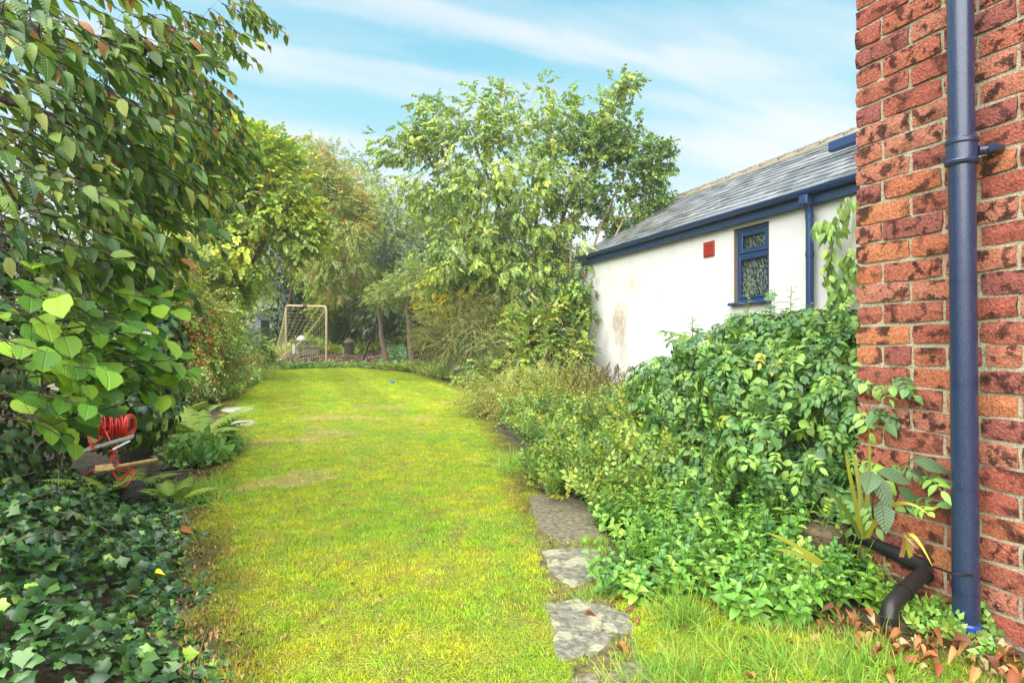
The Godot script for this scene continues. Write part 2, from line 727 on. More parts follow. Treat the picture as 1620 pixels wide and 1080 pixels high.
func ground() -> void:
	var soil := world_mapped(noise_tex(3, 0.02, [[0.0, lin(0.03, 0.02, 0.012)], [0.45, lin(0.075, 0.05, 0.03)], [0.7, lin(0.12, 0.085, 0.05)], [1.0, lin(0.2, 0.14, 0.09)]]), 0.9, 0.95, noise_tex(4, 0.05, []), 1.5)
	var b := MB.new()
	var zs := [80.0, 30.0, 10.0, 3.0, 0.0, -2.5, -5.0, -8.0, -11.0, -14.0, -18.0, -20.0, -23.0, -27.0, -32.0, -38.0, -45.0, -60.0, -100.0, -400.0]
	var xs := [-400.0, -60.0, -20.0, -6.0, 0.0, 3.0, 8.0, 20.0, 60.0, 400.0]
	var rows := []
	for z in zs:
		var row := []
		for x in xs:
			row.append(b.vert(Vector3(x, gy(z) - 0.006, z), Vector3.UP, Color.WHITE))
		rows.append(row)
	for i in zs.size() - 1:
		for k in xs.size() - 1:
			b.quad(rows[i][k], rows[i + 1][k], rows[i + 1][k + 1], rows[i][k + 1])
	struct("ground", b.mesh(), soil)
	# the lawn, with its own worn, mossy and straw coloured patches
	var moss := world_mapped(noise_tex(21, 0.05, [[0.0, lin(0.25, 0.19, 0.08)], [0.38, lin(0.6, 0.52, 0.3)], [0.55, lin(1, 1, 1)], [1.0, lin(1, 1, 1)]], 512, 5), 3.0, 0.95, noise_tex(22, 0.08, []), 1.2)
	moss.vertex_color_use_as_albedo = true
	b = MB.new()
	rows = []
	var z := 2.6
	var nz := []
	while z > -19.5:
		nz.append(z)
		z -= 0.14 if z > -6 else 0.3
	for zz in nz:
		var row := []
		var l := lookup(EDGE_L, zz) + sin(zz * 5.1) * 0.02 + sin(zz * 2.3) * 0.03
		var r := lookup(EDGE_R, zz) + sin(zz * 6.3) * 0.025
		for k in 25:
			var x := lerpf(l, r, k / 24.0)
			row.append(b.vert(Vector3(x, gy(zz) + 0.004 + 0.006 * sin(PI * k / 24.0), zz), Vector3.UP, lawn_tone(x, zz)))
		rows.append(row)
	for i in rows.size() - 1:
		for k in 24:
			b.quad(rows[i][k], rows[i + 1][k], rows[i + 1][k + 1], rows[i][k + 1])
	struct("lawn", b.mesh(), moss)
	# bark laid round the goal
	var bark := world_mapped(noise_tex(31, 0.06, [[0.0, lin(0.04, 0.024, 0.016)], [0.4, lin(0.11, 0.068, 0.044)], [0.7, lin(0.19, 0.12, 0.08)], [1.0, lin(0.32, 0.22, 0.15)]], 512, 4), 1.1, 0.9, noise_tex(32, 0.09, []), 3.0)
	b = MB.new()
	rows = []
	for i in 13:
		var zz := -18.4 - i * 0.55
		var row := []
		for k in 13:
			var x := lerpf(-2.2, 4.6, k / 12.0)
			row.append(b.vert(Vector3(x, gy(zz) + 0.0 + (0.03 if k > 0 and k < 12 and i > 2 else -0.02) + 0.02 * sin(x * 5 + zz * 3), zz), Vector3.UP, Color.WHITE))
		rows.append(row)
	for i in 12:
		for k in 12:
			b.quad(rows[i][k], rows[i + 1][k], rows[i + 1][k + 1], rows[i][k + 1])
	struct("bark_bed", b.mesh(), bark)


var lawn_noise: FastNoiseLite
func lawn_patch(x: float, z: float, f: float) -> float:
	if lawn_noise == null:
		lawn_noise = FastNoiseLite.new()
		lawn_noise.seed = 77
		lawn_noise.frequency = 1.0
		lawn_noise.fractal_octaves = 3
	return lawn_noise.get_noise_2d(x * f, z * f) * 0.5 + 0.5


func lawn_tone(x: float, z: float) -> Color:
	var yellow := Color(0.48, 0.5, 0.035)
	var green := Color(0.27, 0.44, 0.035)
	var c := green.lerp(yellow, smoothstep(0.25, 0.75, lawn_patch(x, z, 0.9) * 0.45 + lawn_patch(x + 9, z, 3.6) * 0.55))
	c = c.lerp(Color(0.3, 0.2, 0.075), smoothstep(0.58, 0.78, lawn_patch(x, z + 30, 7.0)) * 0.5)
	var straw := smoothstep(0.6, 0.74, lawn_patch(x + 40, z, 0.75))
	if z < -4.2 and z > -9.0:
		c = c.lerp(Color(0.58, 0.46, 0.19), straw * 0.75)
	var l := lookup(EDGE_L, z)
	var r := lookup(EDGE_R, z)
	var e := minf(x - l, r - x)
	var bare := (1.0 - smoothstep(0.0, 0.3, e)) * lawn_patch(x - 20, z, 3.0) * 1.6
	c = c.lerp(Color(0.14, 0.09, 0.04), clampf(bare, 0.0, 0.9))
	if z < -8.0:
		var stripe := smoothstep(-0.25, 0.25, sin((x - 0.3) * PI / 0.62)) - 0.5
		c = c * (1.0 + stripe * 0.16)
	return Color(c.r, c.g, c.b)


const SLABS := [
	[Vector3(1.421, 0.000, -3.424), Vector3(1.703, 0.000, -3.383), Vector3(1.655, 0.000, -2.948), Vector3(1.417, 0.000, -2.512), Vector3(1.211, 0.000, -2.515), Vector3(1.199, 0.000, -2.804)],
	[Vector3(1.079, 0.000, -2.493), Vector3(1.340, 0.000, -2.466), Vector3(1.342, 0.000, -2.290), Vector3(1.218, 0.000, -2.097), Vector3(1.027, 0.000, -2.040), Vector3(1.004, 0.000, -2.179)],
	[Vector3(0.872, 0.000, -1.981), Vector3(1.057, 0.000, -1.968), Vector3(1.135, 0.000, -1.789), Vector3(1.083, 0.000, -1.678), Vector3(0.855, 0.000, -1.573), Vector3(0.750, 0.000, -1.584)],
	[Vector3(0.758, 0.000, -1.524), Vector3(1.000, 0.000, -1.526), Vector3(0.996, 0.000, -1.423), Vector3(0.918, 0.000, -1.326), Vector3(0.702, 0.000, -1.394)]]


func path() -> void:
	var soil := world_mapped(noise_tex(41, 0.03, [[0.0, lin(0.06, 0.05, 0.02)], [0.55, lin(0.16, 0.13, 0.05)], [1.0, lin(0.3, 0.27, 0.09)]]), 1.3, 0.95, noise_tex(42, 0.06, []), 1.0)
	var b := MB.new()
	var pl := [[Vector3(0.687, 0.000, -1.460), Vector3(1.007, 0.000, -1.337)], [Vector3(0.780, 0.000, -1.803), Vector3(1.111, 0.000, -1.676)], [Vector3(0.903, 0.000, -2.138), Vector3(1.233, 0.000, -2.012)], [Vector3(1.076, 0.000, -2.624), Vector3(1.431, 0.000, -2.488)], [Vector3(1.393, 0.000, -3.502), Vector3(1.872, 0.000, -3.318)]]
	var rows := []
	for q in pl:
		var row := []
		for k in 5:
			var p: Vector3 = q[0].lerp(q[1], k / 4.0)
			row.append(b.vert(Vector3(p.x, 0.0135 - (0.012 if k == 0 or k == 4 else 0.0), p.z), Vector3.UP, Color.WHITE))
		rows.append(row)
	for i in rows.size() - 1:
		for k in 4:
			b.quad(rows[i][k], rows[i + 1][k], rows[i + 1][k + 1], rows[i][k + 1])
	var p := struct("path", b.mesh(), soil)
	var lichen := noise_tex(46, 0.022, [[0.0, Color(0.7, 0.67, 0.54, 0.75)], [0.3, Color(0.72, 0.7, 0.58, 0.75)], [0.37, Color(0.66, 0.64, 0.5, 0.6)], [0.42, Color(0.6, 0.58, 0.46, 0)], [1.0, Color(0.6, 0.58, 0.46, 0)]], 512, 3, FastNoiseLite.TYPE_CELLULAR, 34.0)
	var tones := [lin(0.2, 0.16, 0.1), lin(0.23, 0.2, 0.14), lin(0.22, 0.2, 0.15), lin(0.22, 0.18, 0.115)]
	var slab_bump := noise_tex(60, 0.04, [])
	for i in 4:
		var m := world_mapped(noise_tex(50 + i, 0.03, [[0.0, tones[i].darkened(0.3)], [0.5, tones[i]], [1.0, tones[i].lightened(0.25)]]), 1.7, 0.62, slab_bump, 0.7)
		m.detail_enabled = i > 0
		m.detail_albedo = lichen
		m.detail_uv_layer = BaseMaterial3D.DETAIL_UV_2
		m.uv2_triplanar = true
		m.uv2_world_triplanar = true
		m.uv2_scale = Vector3.ONE * [0.7, 0.55, 1.0, 0.8][i]
		m.detail_blend_mode = BaseMaterial3D.BLEND_MODE_MIX
		part("slab", slab_mesh(SLABS[i], 0.017 - 0.001 * i, i), m, p)


func slab_mesh(corners: Array, top: float, seed_: int) -> ArrayMesh:
	var rg := RandomNumberGenerator.new()
	rg.seed = 100 + seed_
	var b := MB.new()
	var cen := Vector3.ZERO
	for q in corners:
		cen += q / corners.size()
	var ring := []
	for i in corners.size():
		for k in 4:
			var p: Vector3 = corners[i].lerp(corners[(i + 1) % corners.size()], k / 4.0)
			p += (p - cen).normalized() * rg.randf_range(-0.012, 0.012)
			ring.append(p)
	var n := ring.size()
	var mid := b.vert(cen + Vector3.UP * (top + 0.004), Vector3.UP, Color.WHITE)
	var a := []
	var c := []
	var d := []
	for q in ring:
		var o: Vector3 = (q - cen).normalized()
		a.append(b.vert(q - o * 0.02 + Vector3.UP * (top + rg.randf_range(-0.003, 0.002)), Vector3.UP, Color.WHITE))
		c.append(b.vert(q + Vector3.UP * (top - 0.012), (o + Vector3.UP * 0.6).normalized(), Color.WHITE))
		d.append(b.vert(q + Vector3.DOWN * 0.03, o, Color.WHITE))
	for i in n:
		var j := (i + 1) % n
		b.tri(mid, a[i], a[j])
		b.quad(a[i], c[i], c[j], a[j])
		b.quad(c[i], d[i], d[j], c[j])
	return b.mesh()


# ---------------------------------------------------------------- the brick house
func brick_mesh(l: float, h: float, dep: float, seed_: int) -> ArrayMesh:
	# length along Z, height along Y, face towards -X
	var rg := RandomNumberGenerator.new()
	rg.seed = seed_
	var b := MB.new()
	var g := []
	var nx := 5
	for j in 3:
		var row := []
		for i in nx:
			var u := i / float(nx - 1) - 0.5
			var v := j / 2.0 - 0.5
			var edge := i == 0 or i == nx - 1 or j != 1
			var corner := (i == 0 or i == nx - 1) and j != 1
			var p := Vector3(rg.randf_range(-0.003, 0.002), v * h, u * l)
			if edge:
				p.x += 0.0015 + rg.randf() * 0.0025
				p.y += rg.randf_range(-0.003, 0.003)
				p.z += rg.randf_range(-0.003, 0.003)
			if corner:
				p.x += 0.002
				p.y *= 0.94
				p.z *= 0.985
			row.append(p)
		g.append(row)
	for j in 2:
		for i in nx - 1:
			b.face([g[j][i], g[j][i + 1], g[j + 1][i + 1], g[j + 1][i]], Vector3.LEFT)
	var ring := []
	for i in nx:
		ring.append(g[0][i])
	ring.append(g[1][nx - 1])
	for i in range(nx - 1, -1, -1):
		ring.append(g[2][i])
	ring.append(g[1][0])
	for i in ring.size():
		var p: Vector3 = ring[i]
		var q: Vector3 = ring[(i + 1) % ring.size()]
		var p2 := Vector3(dep, p.y, p.z)
		var q2 := Vector3(dep, q.y, q.z)
		var mid := (p + q) * 0.5
		b.face([p, q, q2, p2], Vector3(-0.2, mid.y / h, mid.z / l))
	return b.mesh()


func house() -> void:
	var X := 2.14
	var z0 := -1.73
	var course := 0.0785
	var t := thing("brick_house", Vector3(X, 0, z0), "red brick house corner with a navy blue drainpipe", "house")
	var mortar := world_mapped(noise_tex(71, 0.05, [[0.0, lin(0.16, 0.13, 0.09)], [0.3, lin(0.42, 0.36, 0.25)], [0.6, lin(0.54, 0.48, 0.34)], [1.0, lin(0.64, 0.58, 0.43)]]), 2.6, 0.95, noise_tex(72, 0.12, []), 0.35)
	var b := MB.new()
	b.box(Vector3(X + 0.009 + 2.5, 2.3, z0 + 0.009 + 1.9), Vector3(5.0, 4.7, 3.8), Basis.IDENTITY, 0.004)
	part("wall", b.mesh(), mortar, t)
	var mats := []
	var burnt := noise_tex(80, 0.03, [[0.0, Color(0.09, 0.05, 0.06, 0)], [0.53, Color(0.1, 0.05, 0.055, 0)], [0.6, Color(0.08, 0.05, 0.06, 0.85)], [0.85, Color(0.13, 0.1, 0.12, 0.92)], [1.0, Color(0.2, 0.17, 0.18, 0.95)]], 512, 6, FastNoiseLite.TYPE_SIMPLEX_SMOOTH, 20.0)
	var sooty := noise_tex(79, 0.02, [[0.0, Color(0.09, 0.05, 0.06, 0)], [0.53, Color(0.11, 0.055, 0.06, 0)], [0.66, Color(0.1, 0.065, 0.075, 0.6)], [0.78, Color(0.1, 0.075, 0.085, 0.9)], [1.0, Color(0.24, 0.2, 0.2, 0.9)]], 512, 6, FastNoiseLite.TYPE_SIMPLEX_SMOOTH, 30.0)
	var bump := noise_tex(81, 0.07, [], 512, 6)
	var tones := [[0.56, 0.18, 0.09], [0.5, 0.155, 0.09], [0.45, 0.125, 0.08], [0.53, 0.2, 0.125], [0.38, 0.12, 0.09], [0.6, 0.22, 0.1], [0.46, 0.145, 0.09], [0.55, 0.2, 0.12]]
	for i in tones.size():
		var q: Array = tones[i]
		var m := world_mapped(noise_tex(82 + i, 0.045, [[0.0, lin(q[0] * 0.35, q[1] * 0.35, q[2] * 0.5)], [0.35, lin(q[0] * 0.8, q[1] * 0.75, q[2] * 0.8)], [0.65, lin(q[0], q[1], q[2])], [1.0, lin(q[0] * 1.25, q[1] * 1.55, q[2] * 1.8)]], 512, 6), 2.6, 0.9, bump, 0.45, 0.4)
		m.detail_enabled = true
		m.detail_albedo = burnt if i % 2 else sooty
		m.detail_uv_layer = BaseMaterial3D.DETAIL_UV_2
		m.uv2_triplanar = true
		m.uv2_world_triplanar = true
		m.uv2_scale = Vector3.ONE * [1.0, 1.35, 0.8, 1.1, 1.5, 0.5, 1.2, 0.7][i]
		m.uv2_offset = Vector3(0.13, 0.41, 0.27) * i
		m.detail_blend_mode = BaseMaterial3D.BLEND_MODE_MIX
		mats.append(m)
	var rg := RandomNumberGenerator.new()
	rg.seed = 90
	var long := []
	var short := []
	for i in 7:
		long.append(brick_mesh(0.2165, 0.0682, 0.06, 900 + i))
		short.append(brick_mesh(0.1055, 0.0682, 0.06, 920 + i))
	var all := []
	for row in range(-1, 55):
		var y := 0.95 - 0.5 * course + course * (row - 11)
		var z := z0
		var odd := posmod(row, 2) == 1
		var header := row == 11
		var i := 0
		while z < 1.9:
			var half := header or (odd and i == 0)
			var l := 0.1045 if half else 0.215
			all.append([Vector3(X + rg.randf_range(-0.003, 0.003), y + rg.randf_range(-0.003, 0.003), z + l * 0.5), half])
			z += l + 0.0125
			i += 1
	all.sort_custom(func(p, q): return p[0].distance_squared_to(Vector3(2.14, 1.0, -1.45)) < q[0].distance_squared_to(Vector3(2.14, 1.0, -1.45)))
	var rest := MB.new()
	for i in all.size():
		var p: Vector3 = all[i][0]
		if i < 300:
			var o := part("brick", pick(short if all[i][1] else long, rg), pick(mats, rg), t, false)
			o.position = p - t.position
			o.rotation = Vector3(rg.randf_range(-0.008, 0.008), rg.randf_range(-0.01, 0.01), rg.randf_range(-0.004, 0.004))
			o.scale = Vector3(1, rg.randf_range(0.95, 1.03), rg.randf_range(0.975, 1.01))
		else:
			rest.box(p + Vector3(0.03, 0, 0), Vector3(0.06, 0.066, 0.1045 if all[i][1] else 0.215))
	tag(part("brickwork", rest.mesh(), mats[1], t), "", "", "", "stuff")
	# the cast iron pipe
	var navy := plain(lin(0.01, 0.022, 0.075), 0.33, 0.6)
	navy.albedo_color = Color.WHITE
	navy.albedo_texture = noise_tex(94, 0.3, [[0.0, lin(0.008, 0.019, 0.065)], [0.5, lin(0.011, 0.024, 0.08)], [0.76, lin(0.014, 0.03, 0.095)], [0.8, lin(0.3, 0.36, 0.5)], [1.0, lin(0.5, 0.55, 0.65)]], 512, 2)
	navy.heightmap_enabled = true
	navy.heightmap_texture = noise_tex(95, 0.09, [[0.0, Color(0.1, 0.1, 0.1)], [0.68, Color(0.2, 0.2, 0.2)], [0.78, Color(0.95, 0.95, 0.95)], [1.0, Color.WHITE]], 512, 4)
	navy.heightmap_scale = 0.07
	navy.uv1_triplanar = true
	navy.uv1_world_triplanar = true
	navy.uv1_scale = Vector3.ONE * 3.0
	navy.clearcoat_enabled = true
	navy.clearcoat = 0.4
	navy.clearcoat_roughness = 0.15
	var foot := Vector3(2.065, 0.03, -1.275)
	var head := Vector3(2.045, 4.3, -1.285)
	var px := func(y: float) -> Vector3: return foot.lerp(head, (y - 0.03) / 4.27)
	b = MB.new()
	b.tube([px.call(0.035), px.call(0.06), px.call(0.8), px.call(1.5), px.call(1.56)], [0.04, 0.0375, 0.0372, 0.0372, 0.0372], 24)
	b.tube([px.call(1.55), px.call(1.7), px.call(3.0), px.call(4.3)], [0.037, 0.0365, 0.0365, 0.0365], 24)
	var pipe := part("drainpipe", b.mesh(), navy, t)
	b = MB.new()
	b.lathe(px.call(1.535), [Vector2(0.038, -0.005), Vector2(0.046, 0.0), Vector2(0.048, 0.008), Vector2(0.044, 0.014), Vector2(0.043, 0.062), Vector2(0.047, 0.068), Vector2(0.047, 0.078), Vector2(0.042, 0.083), Vector2(0.036, 0.084)], 28)
	part("collar", b.mesh(), navy, pipe)
	for s in [-1.0, 1.0]:
		b = MB.new()
		var q: Vector3 = px.call(1.575)
		b.tube([q + Vector3(0.03, 0, s * 0.03), q + Vector3(0.06, 0, s * 0.052), q + Vector3(0.078, 0, s * 0.078)], [0.016, 0.014, 0.011], 10)
		b.lathe(q + Vector3(0.045, 0.0, s * 0.072), [Vector2(0.0, -0.012), Vector2(0.013, -0.012), Vector2(0.013, 0.03), Vector2(0, 0.03)], 10, Color.WHITE, Vector3.RIGHT)
		part("fixing_lug", b.mesh(), navy, pipe)
	b = MB.new()
	b.lathe(px.call(0.03), [Vector2(0.044, -0.005), Vector2(0.046, 0.004), Vector2(0.0425, 0.02), Vector2(0.038, 0.026)], 24)
	part("paint_ring", b.mesh(), plain(lin(0.02, 0.06, 0.3), 0.2, 0.6), pipe)
	# a gutter of the house that ends above the low roof
	var blue := plain(lin(0.016, 0.05, 0.145), 0.3, 0.55)
	b = MB.new()
	b.box(Vector3(7.35, 3.79, -4.05), Vector3(0.11, 0.15, 4.6), Basis.IDENTITY, 0.02)
	part("gutter", b.mesh(), blue, t)


# ---------------------------------------------------------------- the white outbuilding
func outbuilding() -> void:
	var X := 6.5
	var za := -12.18
	var zb := -1.9
	var t := thing("outbuilding", Vector3(X, 0, za), "white rendered outbuilding with slate roof, blue gutter and small blue window", "outbuilding")
	# render with its damp stains
	var w := 1024
	var h := 320
	var im := Image.create(w, h, false, Image.FORMAT_RGB8)
	var n := FastNoiseLite.new()
	n.seed = 9
	n.frequency = 0.012
	n.fractal_octaves = 5
	var stains := [[Vector3(6.652, 1.385, -10.731), 0.44, 0.52, 1.0], [Vector3(6.700, 2.137, -10.284), 0.32, 0.36, 0.4], [Vector3(6.721, 0.754, -10.597), 0.28, 0.4, 0.4], [Vector3(6.600, 1.019, -11.286), 0.2, 0.3, 0.35], [Vector3(6.666, 1.828, -9.226), 0.25, 0.2, 0.14], [Vector3(6.684, 2.246, -9.862), 0.14, 0.1, 0.2]]
	for y in h:
		for x in w:
			var wz := lerpf(za, zb, x / float(w))
			var wy := lerpf(3.2, 0.0, y / float(h))
			var v := n.get_noise_2d(x, y * 1.3)
			var k := 0.755 + v * 0.035
			var dirt := smoothstep(0.12, 0.5, n.get_noise_2d(x * 2.2 + 500, y * 1.7)) * 0.07
			dirt += smoothstep(2.5, 2.8, wy) * 0.06 + smoothstep(0.5, 0.0, wy) * 0.25
			for s in stains:
				var d := Vector2((wz - s[0].z) / s[1], (wy - s[0].y) / s[2])
				var r := d.length() + n.get_noise_2d(x * 3.0, y * 3.0) * 0.45
				dirt += (1.0 - smoothstep(0.05, 1.1, r)) * s[3] * (0.75 + n.get_noise_2d(x * 6.0, y * 6.0) * 0.6)
			var c := Color(k, k * 0.975, k * 0.945).lerp(Color(0.45, 0.3, 0.17), clampf(dirt, 0.0, 0.75))
			im.set_pixel(x, y, c.linear_to_srgb())
	var render := plain(Color.WHITE, 0.9, 0.3)
	render.albedo_texture = ImageTexture.create_from_image(im)
	render.texture_repeat = false
	render.normal_enabled = false
	var relief := plain(lin(0.78, 0.75, 0.7), 0.9, 0.3)
	var b := MB.new()
	var wz1 := -7.36
	var wz2 := -6.64
	var wy1 := 1.58
	var wy2 := 2.73
	var rect := func(m: MB, z1: float, z2: float, y1: float, y2: float) -> void:
		var nzz := maxi(1, int((z2 - z1) / 0.4))
		for i in nzz:
			var p := lerpf(z1, z2, i / float(nzz))
			var q := lerpf(z1, z2, (i + 1.0) / nzz)
			var uv := func(zz: float, yy: float) -> Vector2: return Vector2((zz - za) / (zb - za), (3.2 - yy) / 3.2)
			m.face([Vector3(X, y1, p), Vector3(X, y1, q), Vector3(X, y2, q), Vector3(X, y2, p)], Vector3.LEFT, Color.WHITE, [uv.call(p, y1), uv.call(q, y1), uv.call(q, y2), uv.call(p, y2)])
	rect.call(b, za, wz1, -0.1, 2.95)
	rect.call(b, wz2, zb, -0.1, 2.95)
	rect.call(b, wz1, wz2, -0.1, wy1)
	rect.call(b, wz1, wz2, wy2, 2.95)
	part("front_wall", b.mesh(), render, t)
	# thickness of the wall, the ends and the back
	b = MB.new()
	b.box(Vector3(X + 0.13, 1.4, (za + wz1) / 2), Vector3(0.25, 3.0, wz1 - za - 0.002), Basis.IDENTITY, 0.002)
	b.box(Vector3(X + 0.13, 1.4, (zb + wz2) / 2), Vector3(0.25, 3.0, zb - wz2 - 0.002), Basis.IDENTITY, 0.002)
	b.box(Vector3(X + 0.13, 0.74, (wz1 + wz2) / 2), Vector3(0.25, 1.68, wz2 - wz1), Basis.IDENTITY, 0.002)
	b.box(Vector3(X + 0.13, 2.82, (wz1 + wz2) / 2), Vector3(0.25, 0.16, wz2 - wz1), Basis.IDENTITY, 0.002)
	b.box(Vector3(X + 4.1, 1.4, (za + zb) / 2), Vector3(0.2, 3.0, zb - za), Basis.IDENTITY, 0.002)
	for e in [za + 0.11, zb - 0.11]:
		b.face([Vector3(X + 0.004, -0.1, e - 0.1), Vector3(X + 4.2, -0.1, e - 0.1), Vector3(X + 4.2, 3.0, e - 0.1), Vector3(X + 2.05, 4.28, e - 0.1), Vector3(X + 0.004, 3.0, e - 0.1)], Vector3.FORWARD)
		b.face([Vector3(X + 0.004, -0.1, e + 0.1), Vector3(X + 4.2, -0.1, e + 0.1), Vector3(X + 4.2, 3.0, e + 0.1), Vector3(X + 2.05, 4.28, e + 0.1), Vector3(X + 0.004, 3.0, e + 0.1)], Vector3.BACK)
	part("wall_core", b.mesh(), relief, t)
	b = MB.new()
	b.box(Vector3(X - 0.03, 1.4, -5.18), Vector3(0.07, 2.7, 0.16), Basis.IDENTITY, 0.008)
	part("pilaster", b.mesh(), plain(lin(0.62, 0.58, 0.5), 0.9), t)
	# room behind the window
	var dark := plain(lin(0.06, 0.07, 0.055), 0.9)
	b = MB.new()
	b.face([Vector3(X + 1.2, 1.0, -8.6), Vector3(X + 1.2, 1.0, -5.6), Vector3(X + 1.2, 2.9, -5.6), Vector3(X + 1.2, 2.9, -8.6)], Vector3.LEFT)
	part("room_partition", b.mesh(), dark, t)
	var blue := plain(lin(0.016, 0.05, 0.145), 0.3, 0.55)
	var win := part("window", frame_mesh(X + 0.055, wz1, wz2, wy1, wy2), blue, t)
	b = MB.new()
	b.box(Vector3(X - 0.01, wy1 - 0.012, (wz1 + wz2) / 2), Vector3(0.16, 0.045, wz2 - wz1 + 0.1), Basis.IDENTITY, 0.012)
	part("sill", b.mesh(), blue, win)
	b = MB.new()
	b.box(Vector3(X + 0.028, (wy1 + wy2) / 2 + 0.012, wz1 + 0.006), Vector3(0.05, wy2 - wy1 - 0.03, 0.012), Basis.IDENTITY, 0.002)
	part("reveal", b.mesh(), plain(lin(0.3, 0.21, 0.14), 0.8), win)
	var glass := plain(Color(1, 1, 1, 0.82), 0.14, 0.6)
	glass.albedo_texture = noise_tex(98, 0.03, [[0.0, lin(0.05, 0.075, 0.055)], [0.45, lin(0.09, 0.125, 0.095)], [0.56, lin(0.17, 0.21, 0.175)], [0.64, lin(0.3, 0.35, 0.31)], [0.72, lin(0.16, 0.2, 0.16)], [1.0, lin(0.3, 0.36, 0.31)]], 256, 2, FastNoiseLite.TYPE_SIMPLEX_SMOOTH, 25.0)
	glass.transparency = BaseMaterial3D.TRANSPARENCY_ALPHA
	glass.normal_enabled = true
	glass.normal_texture = noise_tex(97, 0.035, [], 256, 2)
	glass.normal_texture.as_normal_map = true
	glass.normal_texture.bump_strength = 10.0
	glass.normal_scale = 3.0
	glass.uv1_triplanar = true
	glass.uv1_world_triplanar = true
	glass.uv1_scale = Vector3(2.4, 1.0, 2.4)
	for e in [[wy1 + 0.1, 2.24], [2.41, wy2 - 0.12]]:
		b = MB.new()
		b.face([Vector3(X + 0.095, e[0], wz1 + 0.08), Vector3(X + 0.095, e[0], wz2 - 0.08), Vector3(X + 0.095, e[1], wz2 - 0.08), Vector3(X + 0.095, e[1], wz1 + 0.08)], Vector3.LEFT)
		part("pane", b.mesh(), glass, win)
	b = MB.new()
	for i in 6:
		b.box(Vector3(X + 0.2 + 0.012 * sin(i * 2.0), (wy1 + 2.3) / 2, wz1 + 0.09 + i * 0.02), Vector3(0.02, 2.3 - wy1, 0.03), Basis.IDENTITY, 0.005)
	part("curtain", b.mesh(), plain(lin(0.7, 0.72, 0.66), 0.9), win)
	# red air vent
	var red := plain(lin(0.4, 0.035, 0.02), 0.5)
	var vc: Vector3 = Vector3(6.499, 2.511, -7.920)
	vc.x = X - 0.008
	b = MB.new()
	b.box(vc, Vector3(0.03, 0.25, 0.26), Basis.IDENTITY, 0.006)
	var vent := part("air_vent", b.mesh(), red, t)
	for i in 3:
		b = MB.new()
		b.box(vc + Vector3(-0.02, -0.074 + 0.074 * i, 0), Vector3(0.016, 0.066, 0.225), Basis(Vector3.BACK, 0.16), 0.004)
		part("louvre", b.mesh(), red, vent)
	# fascia, gutter, downpipe
	b = MB.new()
	b.box(Vector3(X - 0.1, 2.84, (za + zb) / 2 - 0.1), Vector3(0.022, 0.13, zb - za + 0.2), Basis.IDENTITY, 0.003)
	b.box(Vector3(X - 0.045, 2.785, (za + zb) / 2 - 0.1), Vector3(0.088, 0.016, zb - za + 0.2), Basis.IDENTITY, 0.003)
	part("fascia", b.mesh(), blue, t)
	b = MB.new()
	var prof := []
	for i in 9:
		var a := PI * i / 8.0
		prof.append(Vector2(-cos(a) * 0.062, -sin(a) * 0.062))
	for k in 8:
		for e in [0.0, 0.005]:
			var q1: Vector2 = prof[k] * (1.0 - e / 0.062)
			var q2: Vector2 = prof[k + 1] * (1.0 - e / 0.062)
			var pts := []
			for v in [[q1, za - 0.22], [q2, za - 0.22], [q2, zb], [q1, zb]]:
				pts.append(Vector3(X - 0.175 + v[0].x, 2.95 + v[0].y, v[1]))
			b.face(pts, Vector3(q1.x + q2.x, q1.y + q2.y, 0) * (1.0 if e == 0.0 else -1.0))
	b.tube([Vector3(X - 0.237, 2.952, za - 0.22), Vector3(X - 0.237, 2.952, zb)], [0.006, 0.006], 6)
	b.lathe(Vector3(X - 0.175, 2.95, za - 0.22), [Vector2(0.0, 0.0), Vector2(0.062, 0.0), Vector2(0.062, 0.006)], 20, Color.WHITE, Vector3.BACK)
	var gut := part("gutter", b.mesh(), blue, t)
	for z in [-11.05, -9.5, -7.9, -5.85]:
		b = MB.new()
		var pts := []
		for i in 9:
			var a := PI * i / 8.0
			for e in [-0.045, 0.045]:
				pts.append(b.vert(Vector3(X - 0.175 - cos(a) * 0.068, 2.955 - sin(a) * 0.068, z + e), Vector3(-cos(a), -sin(a), 0), Color.WHITE))
		for i in 8:
			b.quad(pts[i * 2], pts[i * 2 + 1], pts[i * 2 + 3], pts[i * 2 + 2])
		part("bracket", b.mesh(), blue, gut)
	b = MB.new()
	var dz := -5.84
	b.box(Vector3(X - 0.17, 2.83, dz), Vector3(0.13, 0.14, 0.14), Basis.IDENTITY, 0.02)
	b.tube([Vector3(X - 0.15, 2.8, dz), Vector3(X - 0.11, 2.7, dz), Vector3(X - 0.1, 2.5, dz), Vector3(X - 0.1, 0.0, dz)], [0.05, 0.05, 0.05, 0.05], 18)
	var dp := part("drainpipe", b.mesh(), blue, t)
	for y in [2.13, 2.62]:
		b = MB.new()
		b.lathe(Vector3(X - 0.1, y, dz), [Vector2(0.05, -0.03), Vector2(0.056, -0.028), Vector2(0.056, 0.028), Vector2(0.05, 0.03)], 18)
		part("collar", b.mesh(), blue, dp)
	# the roof
	var eave := Vector3(X - 0.12, 2.975, 0)
	var ridge := Vector3(X + 2.03, 4.34, 0)
	var up := (ridge - eave).normalized()
	var nrm := Vector3(-up.y, up.x, 0)
	var len := (ridge - eave).length()
	b = MB.new()
	b.face([eave + Vector3(0, 0, za - 0.18) - nrm * 0.03, eave + Vector3(0, 0, zb) - nrm * 0.03, ridge + Vector3(0, 0, zb) - nrm * 0.03, ridge + Vector3(0, 0, za - 0.18) - nrm * 0.03], nrm)
